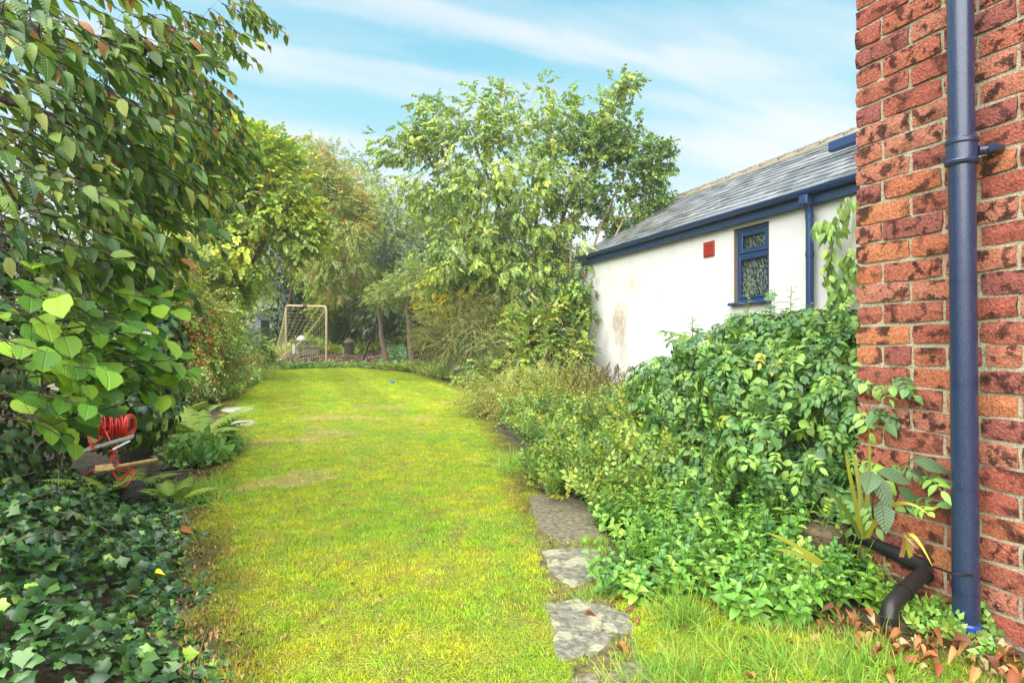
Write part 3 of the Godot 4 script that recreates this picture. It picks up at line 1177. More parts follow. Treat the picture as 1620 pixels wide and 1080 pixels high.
	b.face([ridge + Vector3(0, 0, za - 0.18) - nrm * 0.03, ridge + Vector3(0, 0, zb) - nrm * 0.03, Vector3(X + 4.3, 2.9, zb), Vector3(X + 4.3, 2.9, za - 0.18)], Vector3(1, 1, 0))
	b.face([eave + Vector3(0, 0, za - 0.18) - nrm * 0.06, eave + Vector3(0, 0, za - 0.18), ridge + Vector3(0, 0, za - 0.18), ridge + Vector3(0, 0, za - 0.18) - nrm * 0.06], Vector3.FORWARD)
	var under := plain(lin(0.05, 0.05, 0.055), 0.8)
	var roof := part("roof", b.mesh(), under, t)
	var slate_mats := []
	var sb := noise_tex(111, 0.03, [], 512, 5)
	for i in 5:
		var v: float = [0.2, 0.25, 0.15, 0.29, 0.22][i]
		slate_mats.append(world_mapped(noise_tex(112 + i, 0.02, [[0.0, lin(v * 0.6, v * 0.6, v * 0.62)], [0.6, lin(v, v * 0.97, v)], [1.0, lin(v * 1.5, v * 1.45, v * 1.35)]], 256), 1.3, [0.3, 0.36, 0.26, 0.4, 0.33][i], sb, 0.4, 0.6))
	var rg := RandomNumberGenerator.new()
	rg.seed = 33
	var shapes := []
	for i in 4:
		b = MB.new()
		b.box(Vector3(0, 0.2, 0), Vector3(0.015, 0.4, 0.266), Basis.IDENTITY, 0.003)
		for k in b.V.size():
			if b.V[k].y < 0.05:
				b.V[k].y += rg.randf_range(-0.006, 0.004)
			b.V[k].z += rg.randf_range(-0.0012, 0.0012)
		shapes.append(b.mesh())
	var spots := []
	var gauge := 0.206
	for row in 12:
		var z := za - 0.2 + (0.135 if row % 2 else 0.0)
		while z < zb - 0.1:
			spots.append([row, z + 0.135])
			z += 0.272
	spots.sort_custom(func(p, q): return absf(p[1] + 8.9 + p[0] * 0.1) < absf(q[1] + 8.9 + q[0] * 0.1))
	var rest := MB.new()
	for i in spots.size():
		var row: int = spots[i][0]
		var at: Vector3 = eave + up * (row * gauge - 0.03 + rg.randf_range(-0.006, 0.006)) + nrm * (0.022 + rg.randf_range(0, 0.005)) + Vector3(0, 0, spots[i][1])
		var bas := Basis(-nrm, up, Vector3.BACK)
		bas = Basis(Vector3.BACK, -0.062 + rg.randf_range(-0.006, 0.008)) * Basis(nrm, rg.randf_range(-0.008, 0.008)) * bas
		if i < 300:
			var o := part("slate", pick(shapes, rg), pick(slate_mats, rg), roof, false)
			o.transform = Transform3D(bas, at - t.position - roof.position)
		else:
			rest.box(at + bas * Vector3(0, 0.2, 0), Vector3(0.012, 0.4, 0.268), bas, 0.002)
	tag(part("slating", rest.mesh(), slate_mats[0], roof), "", "", "", "stuff")
	var clay := world_mapped(noise_tex(120, 0.03, [[0.0, lin(0.1, 0.08, 0.07)], [0.5, lin(0.24, 0.2, 0.165)], [0.75, lin(0.32, 0.27, 0.2)], [1.0, lin(0.3, 0.28, 0.1)]], 256), 1.2, 0.85, sb, 0.8)
	var rz := za - 0.2
	var ri := 0
	while rz < zb:
		b = MB.new()
		for s in [-1.0, 1.0]:
			b.box(ridge + Vector3(s * 0.085, 0.005 + rg.randf_range(-0.006, 0.006), rz + 0.225), Vector3(0.2, 0.022, 0.446), Basis(Vector3.BACK, -s * 0.57), 0.006)
		b.tube([ridge + Vector3(0, 0.055, rz), ridge + Vector3(0, 0.055, rz + 0.43)], [0.036, 0.036], 8)
		b.box(ridge + Vector3(-0.082, 0.03, rz + 0.02), Vector3(0.215, 0.034, 0.05), Basis(Vector3.BACK, 0.57), 0.006)
		part("ridge_tile", b.mesh(), clay, roof)
		rz += 0.45
		ri += 1
	b = MB.new()
	var mp := []
	var mr := []
	for i in 40:
		mp.append(ridge + Vector3(-0.165 + rg.randf_range(-0.012, 0.012), -0.075, lerpf(za - 0.18, zb, i / 39.0)))
		mr.append(rg.randf_range(0.022, 0.04))
	b.tube(mp, mr, 7)
	part("ridge_mortar", b.mesh(), world_mapped(noise_tex(125, 0.05, [[0.0, lin(0.2, 0.17, 0.12)], [0.55, lin(0.4, 0.34, 0.22)], [1.0, lin(0.38, 0.36, 0.1)]], 256), 2.0, 0.95), roof)


func frame_mesh(x: float, z1: float, z2: float, y1: float, y2: float) -> ArrayMesh:
	var b := MB.new()
	var d := 0.06
	b.box(Vector3(x + 0.03, (y1 + y2) / 2, z1 + 0.041), Vector3(d, y2 - y1, 0.05), Basis.IDENTITY, 0.006)
	b.box(Vector3(x + 0.03, (y1 + y2) / 2, z2 - 0.028), Vector3(d, y2 - y1, 0.05), Basis.IDENTITY, 0.006)
	for y in [y1 + 0.045, 2.3, y2 - 0.03]:
		b.box(Vector3(x + 0.03, y, (z1 + z2) / 2), Vector3(d - 0.004, 0.06, z2 - z1 - 0.13), Basis.IDENTITY, 0.006)
	# sashes, proud of the frame
	for e in [[y1 + 0.075, 2.27, 0.028], [2.335, y2 - 0.06, 0.075]]:
		var w: float = e[2]
		for z in [z1 + 0.066 + w / 2, z2 - 0.053 - w / 2]:
			b.box(Vector3(x + 0.012, (e[0] + e[1]) / 2, z), Vector3(0.05, e[1] - e[0], w), Basis.IDENTITY, 0.006)
		for y in [e[0] + w / 2, e[1] - w / 2]:
			b.box(Vector3(x + 0.013, y, (z1 + z2) / 2), Vector3(0.046, w, z2 - z1 - 0.13 - 2 * w), Basis.IDENTITY, 0.006)
	return b.mesh()


# ---------------------------------------------------------------- behind and around
func bark_mat(v: Array, _seed: int) -> StandardMaterial3D:
	var key := "bark%s" % [v]
	if cache.has(key):
		return cache[key]
	if not cache.has("grain"):
		cache.grain = noise_tex(210, 0.05, [[0.0, lin(0.3, 0.3, 0.3)], [0.6, lin(0.62, 0.62, 0.62)], [1.0, lin(1, 1, 0.95)]], 512)
		cache.grain_bump = noise_tex(211, 0.06, [], 512)
	var m := world_mapped(cache.grain, 1.6, 0.9, cache.grain_bump, 1.0)
	m.albedo_color = lin(minf(v[0] * 1.6, 1), minf(v[1] * 1.6, 1), minf(v[2] * 1.6, 1))
	cache[key] = m
	return m


func boundary() -> void:
	# dark fence behind the shrubs on the right
	var wood := bark_mat([0.07, 0.05, 0.04], 200)
	var t := thing("fence", Vector3(6.2, gy(-13), -13), "dark weathered board fence behind the shrubs beside the outbuilding", "fence")
	var rg := RandomNumberGenerator.new()
	rg.seed = 4
	var p0 := Vector3(7.3, 0, -13.4)
	var p1 := Vector3(5.2, 0, -24.0)
	var n := 56
	for i in n:
		var p := p0.lerp(p1, i / float(n))
		p.y = gy(p.z) + 0.8 + rg.randf_range(-0.02, 0.02)
		var b := MB.new()
		b.box(p, Vector3(0.02, 1.7, 0.175), Basis(Vector3.UP, -0.195 + rg.randf_range(-0.02, 0.02)), 0.003)
		part("board", b.mesh(), wood, t)
	var pal := [Color(0.09, 0.15, 0.025), Color(0.14, 0.21, 0.035), Color(0.07, 0.11, 0.025)]
	var sp := sprigs("hedge", 3, 8, 0.2, OVATE_LOW, 0.06, 0.034)
	var h := thing("hedge", Vector3(-3.2, gy(-10), -10), "tall dense green hedge along the left boundary behind the berry bush", "hedge")
	woody(h, [[Vector3(-3.3, 0, -6), Vector3(-3.2, 1.5, -6)], [Vector3(-3.4, 0.1, -10), Vector3(-3.3, 2, -10)], [Vector3(-3.3, 0.2, -14), Vector3(-3.2, 2, -14)]], 0.05, wood,
		[[Vector3(-2.5, 1.0, -3.2), Vector3(0.6, 1.5, 1.2)], [Vector3(-2.5, 2.4, -3.6), Vector3(0.8, 1.2, 1.3)], [Vector3(-2.9, 2.4, -5.6), Vector3(0.8, 1.4, 1.4)], [Vector3(-2.7, 1.0, -4.8), Vector3(0.7, 1.4, 1.3)], [Vector3(-3.3, 1.3, -7), Vector3(0.7, 1.5, 1.8)], [Vector3(-3.5, 1.6, -11), Vector3(0.9, 1.8, 2.2)], [Vector3(-3.4, 1.7, -15), Vector3(0.9, 1.8, 2.2)], [Vector3(-3.6, 1.9, -20), Vector3(1.0, 1.8, 3.0)]],
		900, 16, 0.42, sp, pal, leaf_mat(0.5, 0.35), 301)


func far_trees() -> void:
	var wood := bark_mat([0.14, 0.1, 0.075], 210)
	var sp := sprigs("far", 3, 9, 0.5, OVATE_LOW, 0.15, 0.095)
	var lm := leaf_mat(0.5, 0.5)
	var rows := [
		["pale yellow green tree beyond the far end of the garden", [0.3, 0.36, 0.06], Vector3(5.067, 0.407, -34.468), [[Vector3(5.404, 8.727, -34.338), Vector3(2.532, 2.170, 2.200)], [Vector3(3.825, 10.072, -36.014), Vector3(1.676, 2.234, 2.000)], [Vector3(6.229, 6.391, -32.952), Vector3(2.457, 3.160, 2.400)], [Vector3(3.115, 6.040, -34.145), Vector3(2.106, 3.160, 2.000)]]],
		["bright lime green tree standing furthest back behind the goal", [0.27, 0.36, 0.05], Vector3(1.073, 0.376, -38.139), [[Vector3(1.073, 9.184, -38.139), Vector3(2.681, 3.064, 2.500)], [Vector3(-0.735, 12.562, -39.902), Vector3(2.362, 1.771, 2.000)], [Vector3(1.689, 5.110, -35.761), Vector3(2.894, 3.255, 2.400)], [Vector3(-0.348, 5.604, -37.612), Vector3(2.606, 3.351, 2.400)]]],
		["tall pale tree behind the left hand trees", [0.24, 0.32, 0.05], Vector3(-3.815, 0.439, -35.728), [[Vector3(-3.815, 10.652, -35.728), Vector3(3.064, 3.064, 2.500)], [Vector3(-6.040, 8.269, -36.580), Vector3(3.064, 4.085, 2.500)], [Vector3(-2.464, 5.072, -34.139), Vector3(2.638, 3.628, 2.400)], [Vector3(-8.047, 8.769, -35.207), Vector3(3.830, 5.106, 2.600)]]],
		["mid green tree far behind the holly", [0.18, 0.26, 0.05], Vector3(8.852, 0.423, -31.947), [[Vector3(8.852, 7.445, -31.947), Vector3(2.457, 2.457, 2.300)], [Vector3(9.855, 4.865, -30.492), Vector3(2.723, 3.404, 2.400)], [Vector3(7.312, 3.844, -31.466), Vector3(2.383, 3.064, 2.200)]]],
		["dull green tree behind the fence and the airy tree", [0.15, 0.22, 0.04], Vector3(11.127, 0.503, -25.722), [[Vector3(10.570, 4.376, -25.935), Vector3(2.383, 2.383, 2.300)], [Vector3(12.239, 3.184, -25.296), Vector3(1.787, 2.383, 2.200)], [Vector3(9.180, 2.290, -26.468), Vector3(2.383, 2.085, 2.000)]]]]
	var i := 0
	for r in rows:
		var t := thing("background_tree", Vector3(r[2].x, gy(r[2].z), r[2].z), r[0], "tree", "trees beyond the end of the garden")
		var top: Vector3 = r[3][0][0]
		var c: Array = r[1]
		var pal := [Color(c[0], c[1], c[2]), Color(c[0] * 0.75, c[1] * 0.85, c[2]), Color(c[0] * 1.15, c[1] * 1.05, c[2] * 1.2), Color(c[0] * 0.55, c[1] * 0.65, c[2] * 0.9)]
		woody(t, [[t.position, Vector3(t.position.x + 0.3, 2.5, t.position.z), Vector3(top.x, top.y, top.z)]], 0.2, wood, r[3], 170, 16, 0.75, sp, pal, lm, 400 + i)
		i += 1
	# low hedge that closes the garden's end
	var h := thing("hedge", Vector3(1.0, gy(-30), -30), "low dark hedge across the far end of the garden behind the goal", "hedge")
	var bl := []
	for k in 9:
		bl.append([Vector3(-7.0 + k * 2.0, gy(-29) + 1.0 + 0.5 * sin(k * 1.7), -29.5 + 0.5 * sin(k * 2.0)), Vector3(1.3, 1.7, 0.9)])
	woody(h, [[Vector3(-4, 0.6, -29.5), Vector3(-4, 1.5, -29.5)], [Vector3(1, 0.6, -29.5), Vector3(1, 1.5, -29.5)], [Vector3(6, 0.6, -29.5), Vector3(6, 1.5, -29.5)]], 0.05, wood, bl, 420, 16, 0.5, sp, [Color(0.1, 0.17, 0.03), Color(0.07, 0.12, 0.025), Color(0.2, 0.25, 0.04)], lm, 420)
	h = thing("evergreen_shrub", Vector3(3.875, 0.723, -26.358), "tall dark evergreen shrubs massed behind the goal and the leaning pole", "shrub")
	woody(h, [[Vector3(2.841, 0.730, -26.753), Vector3(2.841, 1.641, -26.753)], [Vector3(4.908, 0.715, -25.962), Vector3(4.908, 1.641, -25.962)]], 0.06, wood, [[Vector3(2.712, 2.333, -26.803), Vector3(1.660, 1.383, 1.200)], [Vector3(4.908, 2.471, -25.962), Vector3(1.798, 1.660, 1.200)], [Vector3(3.800, 1.628, -25.851), Vector3(1.356, 1.085, 1.000)], [Vector3(1.341, 2.243, -28.399), Vector3(1.723, 1.293, 1.000)], [Vector3(5.961, 2.147, -24.488), Vector3(1.330, 1.596, 1.000)]], 330, 16, 0.45, sp, [Color(0.12, 0.19, 0.04), Color(0.17, 0.25, 0.05), Color(0.24, 0.31, 0.06)], lm, 421)
	# bright low plants behind the goal
	var g := thing("ground_cover", Vector3(1.0, gy(-24.5), -24.5), "bright lime green low leafy plants on the ground behind the goal", "plants")
	var rg := RandomNumberGenerator.new()
	rg.seed = 431
	var small := sprigs("lowfar", 2, 8, 0.2, OVATE_LOW, 0.11, 0.08, {"lift": 1.0})
	var x1 := []
	var c1 := []
	for k in 1500:
		var p := Vector3(rg.randf_range(-4.2, 5.0), 0, rg.randf_range(-28.5, -23.2))
		p.y = gy(p.z) + rg.randf() * 0.55 * (0.5 + 0.5 * sin(p.x * 2.0))
		x1.append(Transform3D(facing(Vector3.UP + rv(rg) * 0.8, rv(rg)), p))
		c1.append(tint(pick([Color(0.34, 0.4, 0.05), Color(0.22, 0.33, 0.05), Color(0.4, 0.4, 0.06)], rg), rg))
	multi(g, "foliage", small[0], lm, x1, c1)


func middle_trees() -> void:
	var brown := bark_mat([0.2, 0.12, 0.075], 220)
	var pale := bark_mat([0.42, 0.3, 0.19], 224)
	var dark := bark_mat([0.09, 0.065, 0.05], 228)
	var lm := leaf_mat(0.45, 0.5, 0.35)
	# the big airy tree in the middle
	var t := thing("tree", Vector3(5.458, 0.165, -14.718), "large airy green tree with drooping leaves, left of the white outbuilding", "tree", "")
	var p := t.position
	var sp := sprigs("lime", 4, 9, 0.2, ROUND_LOW, 0.082, 0.056, {"droop": 0.5, "spread": 1.1})
	woody(t, [[p, Vector3(5.022, 1.932, -13.282), Vector3(4.796, 4.198, -13.369), Vector3(4.091, 6.162, -13.639)], [p + Vector3(0.2, 0, 0.1), Vector3(5.396, 2.067, -12.925), Vector3(5.603, 4.175, -12.953), Vector3(5.842, 6.386, -12.754)], [p + Vector3(0.1, 0, -0.2), Vector3(4.546, 2.091, -13.572), Vector3(3.738, 4.198, -13.774), Vector3(2.921, 5.939, -13.873)], [p + Vector3(0.35, 0, 0), Vector3(5.784, 2.536, -12.991), Vector3(6.537, 5.195, -12.488), Vector3(7.335, 6.896, -11.968)]], 0.075, brown,
		[[Vector3(3.338, 5.865, -13.713), Vector3(0.894, 0.894, 0.900)], [Vector3(2.673, 5.501, -13.754), Vector3(0.954, 0.440, 0.600)], [Vector3(2.027, 5.435, -13.787), Vector3(0.434, 0.174, 0.300)], [Vector3(3.199, 6.610, -13.766), Vector3(0.447, 0.447, 0.400)], [Vector3(4.590, 6.312, -13.234), Vector3(0.894, 0.819, 1.000)], [Vector3(4.868, 6.907, -13.127), Vector3(0.521, 0.328, 0.500)], [Vector3(5.842, 6.237, -12.754), Vector3(1.043, 0.819, 1.000)], [Vector3(6.836, 6.421, -12.267), Vector3(0.591, 0.444, 0.500)], [Vector3(7.335, 6.925, -11.968), Vector3(0.367, 0.206, 0.300)], [Vector3(7.540, 7.072, -11.890), Vector3(0.147, 0.117, 0.150)], [Vector3(3.477, 7.131, -13.660), Vector3(0.179, 0.149, 0.150)], [Vector3(1.783, 5.623, -13.880), Vector3(0.203, 0.116, 0.150)], [Vector3(5.702, 7.161, -12.808), Vector3(0.238, 0.119, 0.200)], [Vector3(4.103, 4.599, -13.420), Vector3(1.489, 1.191, 1.400)], [Vector3(5.702, 4.599, -12.808), Vector3(1.489, 1.191, 1.400)], [Vector3(2.879, 4.253, -13.675), Vector3(0.881, 0.587, 0.800)], [Vector3(4.729, 3.110, -13.181), Vector3(1.787, 1.191, 1.300)], [Vector3(6.066, 2.838, -12.883), Vector3(1.057, 1.209, 1.100)], [Vector3(3.702, 2.932, -13.360), Vector3(0.881, 0.734, 0.900)]],
		640, 7, 0.23, sp, [Color(0.24, 0.34, 0.075), Color(0.32, 0.41, 0.09), Color(0.17, 0.26, 0.07), Color(0.36, 0.44, 0.11), Color(0.27, 0.34, 0.16)], lm, 501, {"droop": 0.35, "stem": "trunk", "thick": 1.25, "power": 0.6, "squash": 0.9})
	# lilac with pale stems, at its right
	t = thing("tree", Vector3(7.169, 0.157, -14.237), "bushy tree with pale bare stems and round leaves beside the outbuilding's left corner", "tree")
	p = t.position
	sp = sprigs("lilac", 3, 9, 0.24, ROUND_LOW, 0.085, 0.07, {"pairs": true})
	woody(t, [[p, Vector3(6.283, 2.035, -12.157), Vector3(6.855, 3.666, -12.152), Vector3(7.540, 5.428, -11.890)], [p + Vector3(0.1, 0, 0.2), Vector3(6.390, 2.162, -11.902), Vector3(7.228, 3.771, -11.795), Vector3(7.972, 4.639, -11.510)], [p + Vector3(-0.15, 0, 0.1), Vector3(6.080, 2.035, -12.235), Vector3(6.238, 3.813, -12.388), Vector3(6.697, 5.460, -12.320)], [p + Vector3(0.05, 0, -0.1), Vector3(6.465, 1.752, -12.194), Vector3(6.992, 3.079, -12.100), Vector3(7.746, 3.960, -11.811)]], 0.045, pale,
		[[Vector3(7.335, 5.574, -11.968), Vector3(0.807, 0.587, 0.800)], [Vector3(7.836, 5.001, -11.562), Vector3(0.550, 0.579, 0.600)], [Vector3(6.766, 5.608, -12.293), Vector3(0.665, 0.739, 0.700)], [Vector3(7.758, 4.084, -11.699), Vector3(0.510, 0.729, 0.500)], [Vector3(6.855, 4.547, -12.152), Vector3(0.514, 0.587, 0.600)], [Vector3(6.102, 1.884, -12.119), Vector3(0.574, 1.005, 0.700)], [Vector3(5.814, 1.021, -12.015), Vector3(0.495, 0.566, 0.600)], [Vector3(8.107, 5.218, -11.459), Vector3(0.260, 0.174, 0.300)], [Vector3(7.198, 3.739, -12.021), Vector3(0.323, 0.440, 0.400)]],
		215, 8, 0.24, sp, [Color(0.13, 0.22, 0.06), Color(0.18, 0.27, 0.07), Color(0.24, 0.31, 0.06), Color(0.12, 0.19, 0.08)], lm, 502, {"stem": "stem", "thick": 1.5, "power": 0.6, "bare": 0.55})
	# yellow green tree on the left
	t = thing("tree", Vector3(-2.243, 0.179, -15.508), "yellow green broad leaved tree on the left, beyond the berry bush", "tree")
	p = t.position
	sp = sprigs("maple", 3, 8, 0.26, ROUND_LOW, 0.095, 0.075)
	woody(t, [[p, Vector3(-1.752, 1.821, -14.164), Vector3(-1.252, 3.832, -13.972), Vector3(-0.751, 5.172, -13.780)], [p + Vector3(0.15, 0, 0), Vector3(-1.144, 1.835, -14.145), Vector3(-0.387, 3.232, -14.069), Vector3(0.065, 3.923, -13.896)]], 0.09, brown,
		[[Vector3(-0.814, 5.105, -13.804), Vector3(0.871, 0.603, 0.900)], [Vector3(-1.502, 4.636, -14.068), Vector3(1.206, 0.938, 1.200)], [Vector3(-0.323, 4.338, -14.044), Vector3(0.899, 0.899, 1.100)], [Vector3(-1.252, 3.296, -13.972), Vector3(1.474, 1.072, 1.300)], [Vector3(-0.000, 3.647, -13.921), Vector3(0.761, 0.761, 1.000)], [Vector3(0.387, 3.301, -13.772), Vector3(0.415, 0.484, 0.600)], [Vector3(-1.017, 2.380, -14.096), Vector3(0.613, 0.545, 0.900)], [Vector3(-1.907, 2.801, -13.580), Vector3(0.894, 0.894, 1.000)], [Vector3(-0.129, 5.030, -13.970), Vector3(0.553, 0.415, 0.700)], [Vector3(-2.384, 3.695, -13.763), Vector3(0.766, 1.021, 1.000)]],
		560, 11, 0.36, sp, [Color(0.28, 0.38, 0.055), Color(0.38, 0.45, 0.07), Color(0.19, 0.29, 0.05), Color(0.46, 0.47, 0.06), Color(0.34, 0.41, 0.14)], lm, 503)
	# rowan with orange berries
	t = thing("tree", Vector3(-0.049, 0.721, -26.254), "reddish autumn tinged tree with orange berries behind the yellow green tree", "tree")
	p = t.position
	sp = sprigs("rowan", 3, 11, 0.3, OVATE_LOW, 0.1, 0.045, {"flat": true})
	var bl := [[Vector3(0.795, 7.120, -21.112), Vector3(0.957, 0.745, 1.200)], [Vector3(1.391, 6.163, -20.884), Vector3(1.170, 1.064, 1.400)], [Vector3(1.888, 5.099, -20.694), Vector3(0.957, 1.277, 1.300)], [Vector3(0.596, 5.737, -21.188), Vector3(1.064, 1.277, 1.400)], [Vector3(1.629, 3.676, -21.328), Vector3(1.309, 1.090, 1.500)], [Vector3(2.444, 5.421, -21.016), Vector3(0.545, 0.872, 0.800)]]
	woody(t, [[p, Vector3(0.268, 3.224, -23.991), Vector3(1.018, 5.421, -21.562), Vector3(1.018, 7.384, -21.562)]], 0.07, brown, bl, 300, 13, 0.5, sp,
		[Color(0.32, 0.36, 0.09), Color(0.24, 0.33, 0.07), Color(0.36, 0.28, 0.11), Color(0.27, 0.37, 0.08), Color(0.3, 0.33, 0.12)], lm, 504)
	var rg := RandomNumberGenerator.new()
	rg.seed = 5
	var bm := MB.new()
	for k in 9:
		bm.lathe(rv(rg) * 0.06, [Vector2(0, -0.02), Vector2(0.018, -0.008), Vector2(0.018, 0.008), Vector2(0, 0.02)], 5)
	var xf := []
	var cl := []
	for q in in_blobs(bl, 120, rg, 0.25):
		xf.append(Transform3D(Basis.IDENTITY.scaled(Vector3.ONE * rg.randf_range(0.8, 1.6)), q))
		cl.append(tint(Color(0.55, 0.11, 0.03), rg))
	multi(t, "berries", bm.mesh(), leaf_mat(0.4, 0.0), xf, cl)
	# blue green holly
	t = thing("tree", Vector3(4.481, 0.459, -21.842), "dense blue green evergreen tree behind the right hand lawn edge", "tree")
	p = t.position
	sp = sprigs("holly", 3, 11, 0.22, OVATE_LOW, 0.075, 0.045)
	woody(t, [[p, Vector3(4.371, 2.471, -21.884), Vector3(4.481, 4.344, -21.842)]], 0.12, dark, [[Vector3(4.481, 5.514, -21.842), Vector3(1.287, 1.053, 1.400)], [Vector3(5.245, 4.578, -21.549), Vector3(1.287, 1.404, 1.500)], [Vector3(3.800, 4.660, -22.638), Vector3(0.957, 1.197, 1.200)], [Vector3(4.371, 3.407, -21.884), Vector3(1.638, 1.170, 1.600)], [Vector3(5.424, 2.849, -20.410), Vector3(1.117, 1.340, 1.400)], [Vector3(3.427, 2.540, -23.316), Vector3(1.223, 1.223, 1.500)]], 260, 15, 0.42, sp,
		[Color(0.14, 0.21, 0.1), Color(0.18, 0.25, 0.13), Color(0.1, 0.15, 0.065), Color(0.22, 0.28, 0.16)], leaf_mat(0.35, 0.15, 0.6), 505)
	# lime tree over the goal
	t = thing("tree", Vector3(3.219, 0.622, -24.467), "loose yellow green tree hanging over the ground behind the goal", "tree")
	p = t.position
	sp = sprigs("limeback", 3, 10, 0.3, OVATE_LOW, 0.11, 0.06)
	woody(t, [[p, Vector3(2.980, 2.354, -24.558), Vector3(2.623, 4.141, -24.695)]], 0.07, dark, [[Vector3(2.384, 3.886, -24.787), Vector3(1.277, 1.021, 1.400)], [Vector3(3.338, 4.652, -24.421), Vector3(1.149, 1.277, 1.400)], [Vector3(1.599, 3.274, -24.016), Vector3(1.101, 0.856, 1.200)], [Vector3(2.623, 2.865, -24.695), Vector3(1.532, 0.766, 1.500)], [Vector3(1.192, 2.610, -25.243), Vector3(1.021, 0.638, 1.200)], [Vector3(3.656, 3.519, -23.229), Vector3(0.734, 0.979, 1.000)]], 190, 13, 0.5, sp,
		[Color(0.36, 0.4, 0.05), Color(0.26, 0.34, 0.05), Color(0.42, 0.42, 0.07), Color(0.18, 0.26, 0.04)], lm, 506)
	# trunk buried in dark ivy
	t = thing("ivy_clad_trunk", Vector3(0.047, 0.664, -25.147), "dark trunk wrapped in black green ivy, left of the goal", "tree")
	p = t.position
	var b := MB.new()
	b.tube([p, Vector3(0.140, 2.075, -25.111), Vector3(0.140, 4.325, -25.111), Vector3(0.233, 5.575, -25.075)], [0.26, 0.24, 0.22, 0.15], 9)
	part("trunk", b.mesh(), dark, t)
	rg.seed = 507
	var iv := sprigs("ivyclump", 2, 9, 0.12, OVATE_LOW, 0.08, 0.075, {"ivy": true})
	var sh := shell([[Vector3(-0.000, 0.825, -25.164), Vector3(0.375, 1.050, 0.450)], [Vector3(0.163, 2.325, -25.102), Vector3(0.625, 1.250, 0.600)], [Vector3(0.187, 3.825, -25.093), Vector3(0.750, 1.250, 0.700)]], 2600, rg, 0.15)
	cl = []
	for q in sh:
		cl.append(tint(pick([Color(0.03, 0.055, 0.02), Color(0.045, 0.075, 0.025), Color(0.025, 0.04, 0.02)], rg), rg))
	multi(t, "ivy", iv[0], leaf_mat(0.35, 0.1), sh, cl)
	# little old fruit tree with grey leaves
	t = thing("tree", Vector3(3.462, 0.202, -16.878), "small old fruit tree with pale green leaves and twisted trunks beside the lawn", "tree")
	p = t.position
	sp = sprigs("apple", 3, 9, 0.18, OVATE_LOW, 0.07, 0.042)
	woody(t, [[p + Vector3(-0.05, 0, 0.2), Vector3(3.361, 1.040, -16.917), Vector3(3.276, 1.945, -16.949), Vector3(3.378, 2.849, -16.910)], [Vector3(2.897, 0.231, -18.165), Vector3(2.754, 1.237, -18.220), Vector3(2.682, 2.003, -18.248), Vector3(2.951, 2.961, -18.145)]], 0.09, bark_mat([0.27, 0.18, 0.13], 232), [[Vector3(2.956, 2.532, -17.608), Vector3(0.745, 0.521, 0.800)], [Vector3(3.462, 2.849, -16.878), Vector3(0.723, 0.452, 0.800)], [Vector3(3.770, 2.442, -16.225), Vector3(0.790, 0.527, 0.800)], [Vector3(2.682, 2.290, -18.248), Vector3(0.383, 0.383, 0.500)], [Vector3(3.974, 1.886, -15.611), Vector3(0.766, 0.426, 0.800)]], 170, 9, 0.26, sp,
		[Color(0.25, 0.32, 0.09), Color(0.33, 0.38, 0.12), Color(0.19, 0.26, 0.08), Color(0.38, 0.4, 0.14)], lm, 508, {"bare": 0.6})
	# shrubs below the airy tree
	t = thing("shrub", Vector3(4.174, 0.147, -13.651), "dark arching small leaved shrub at the lawn's far right edge", "shrub")
	p = t.position
	sp = sprigs("coton", 3, 16, 0.45, OVATE_LOW, 0.035, 0.018, {"flat": true, "r": 0.004})
	woody(t, [[p, p + Vector3(-0.1, 0.8, 0)], [p + Vector3(0.3, 0, 0.2), p + Vector3(0.4, 0.9, 0.2)]], 0.03, dark, [[Vector3(3.681, 1.019, -12.511), Vector3(0.691, 0.622, 0.700)], [Vector3(3.219, 1.165, -13.223), Vector3(0.503, 0.574, 0.600)], [Vector3(4.036, 0.751, -11.840), Vector3(0.465, 0.465, 0.500)], [Vector3(4.091, 1.596, -12.890), Vector3(0.718, 0.503, 0.700)]], 130, 11, 0.32, sp,
		[Color(0.17, 0.24, 0.07), Color(0.25, 0.29, 0.1), Color(0.12, 0.17, 0.05), Color(0.3, 0.29, 0.12)], lm, 509)
	t = thing("shrub", Vector3(4.977, 0.100, -10.868), "broad leaved green shrub at the foot of the pale stemmed tree", "shrub")
	p = t.position
	sp = sprigs("bram", 3, 8, 0.22, ROUND_LOW, 0.075, 0.058)
	woody(t, [[p, p + Vector3(0.0, 0.7, 0)], [p + Vector3(-0.5, 0, 0.2), p + Vector3(-0.5, 0.6, 0.2)]], 0.025, brown, [[Vector3(4.967, 0.751, -11.483), Vector3(0.798, 0.465, 0.700)], [Vector3(4.292, 0.439, -11.206), Vector3(0.638, 0.357, 0.600)], [Vector3(5.615, 0.612, -11.449), Vector3(0.473, 0.540, 0.600)], [Vector3(3.815, 0.376, -11.389), Vector3(0.383, 0.255, 0.400)], [Vector3(4.779, 1.157, -12.091), Vector3(0.830, 0.553, 0.700)], [Vector3(5.377, 1.441, -12.076), Vector3(0.702, 0.562, 0.700)]], 190, 10, 0.28, sp,
		[Color(0.2, 0.29, 0.05), Color(0.13, 0.2, 0.05), Color(0.29, 0.35, 0.05), Color(0.35, 0.36, 0.13)], lm, 510)
	t = thing("shrub", Vector3(3.988, 0.181, -15.667), "yellowing leafy shrub between the fruit tree and the airy tree", "shrub")
	p = t.position
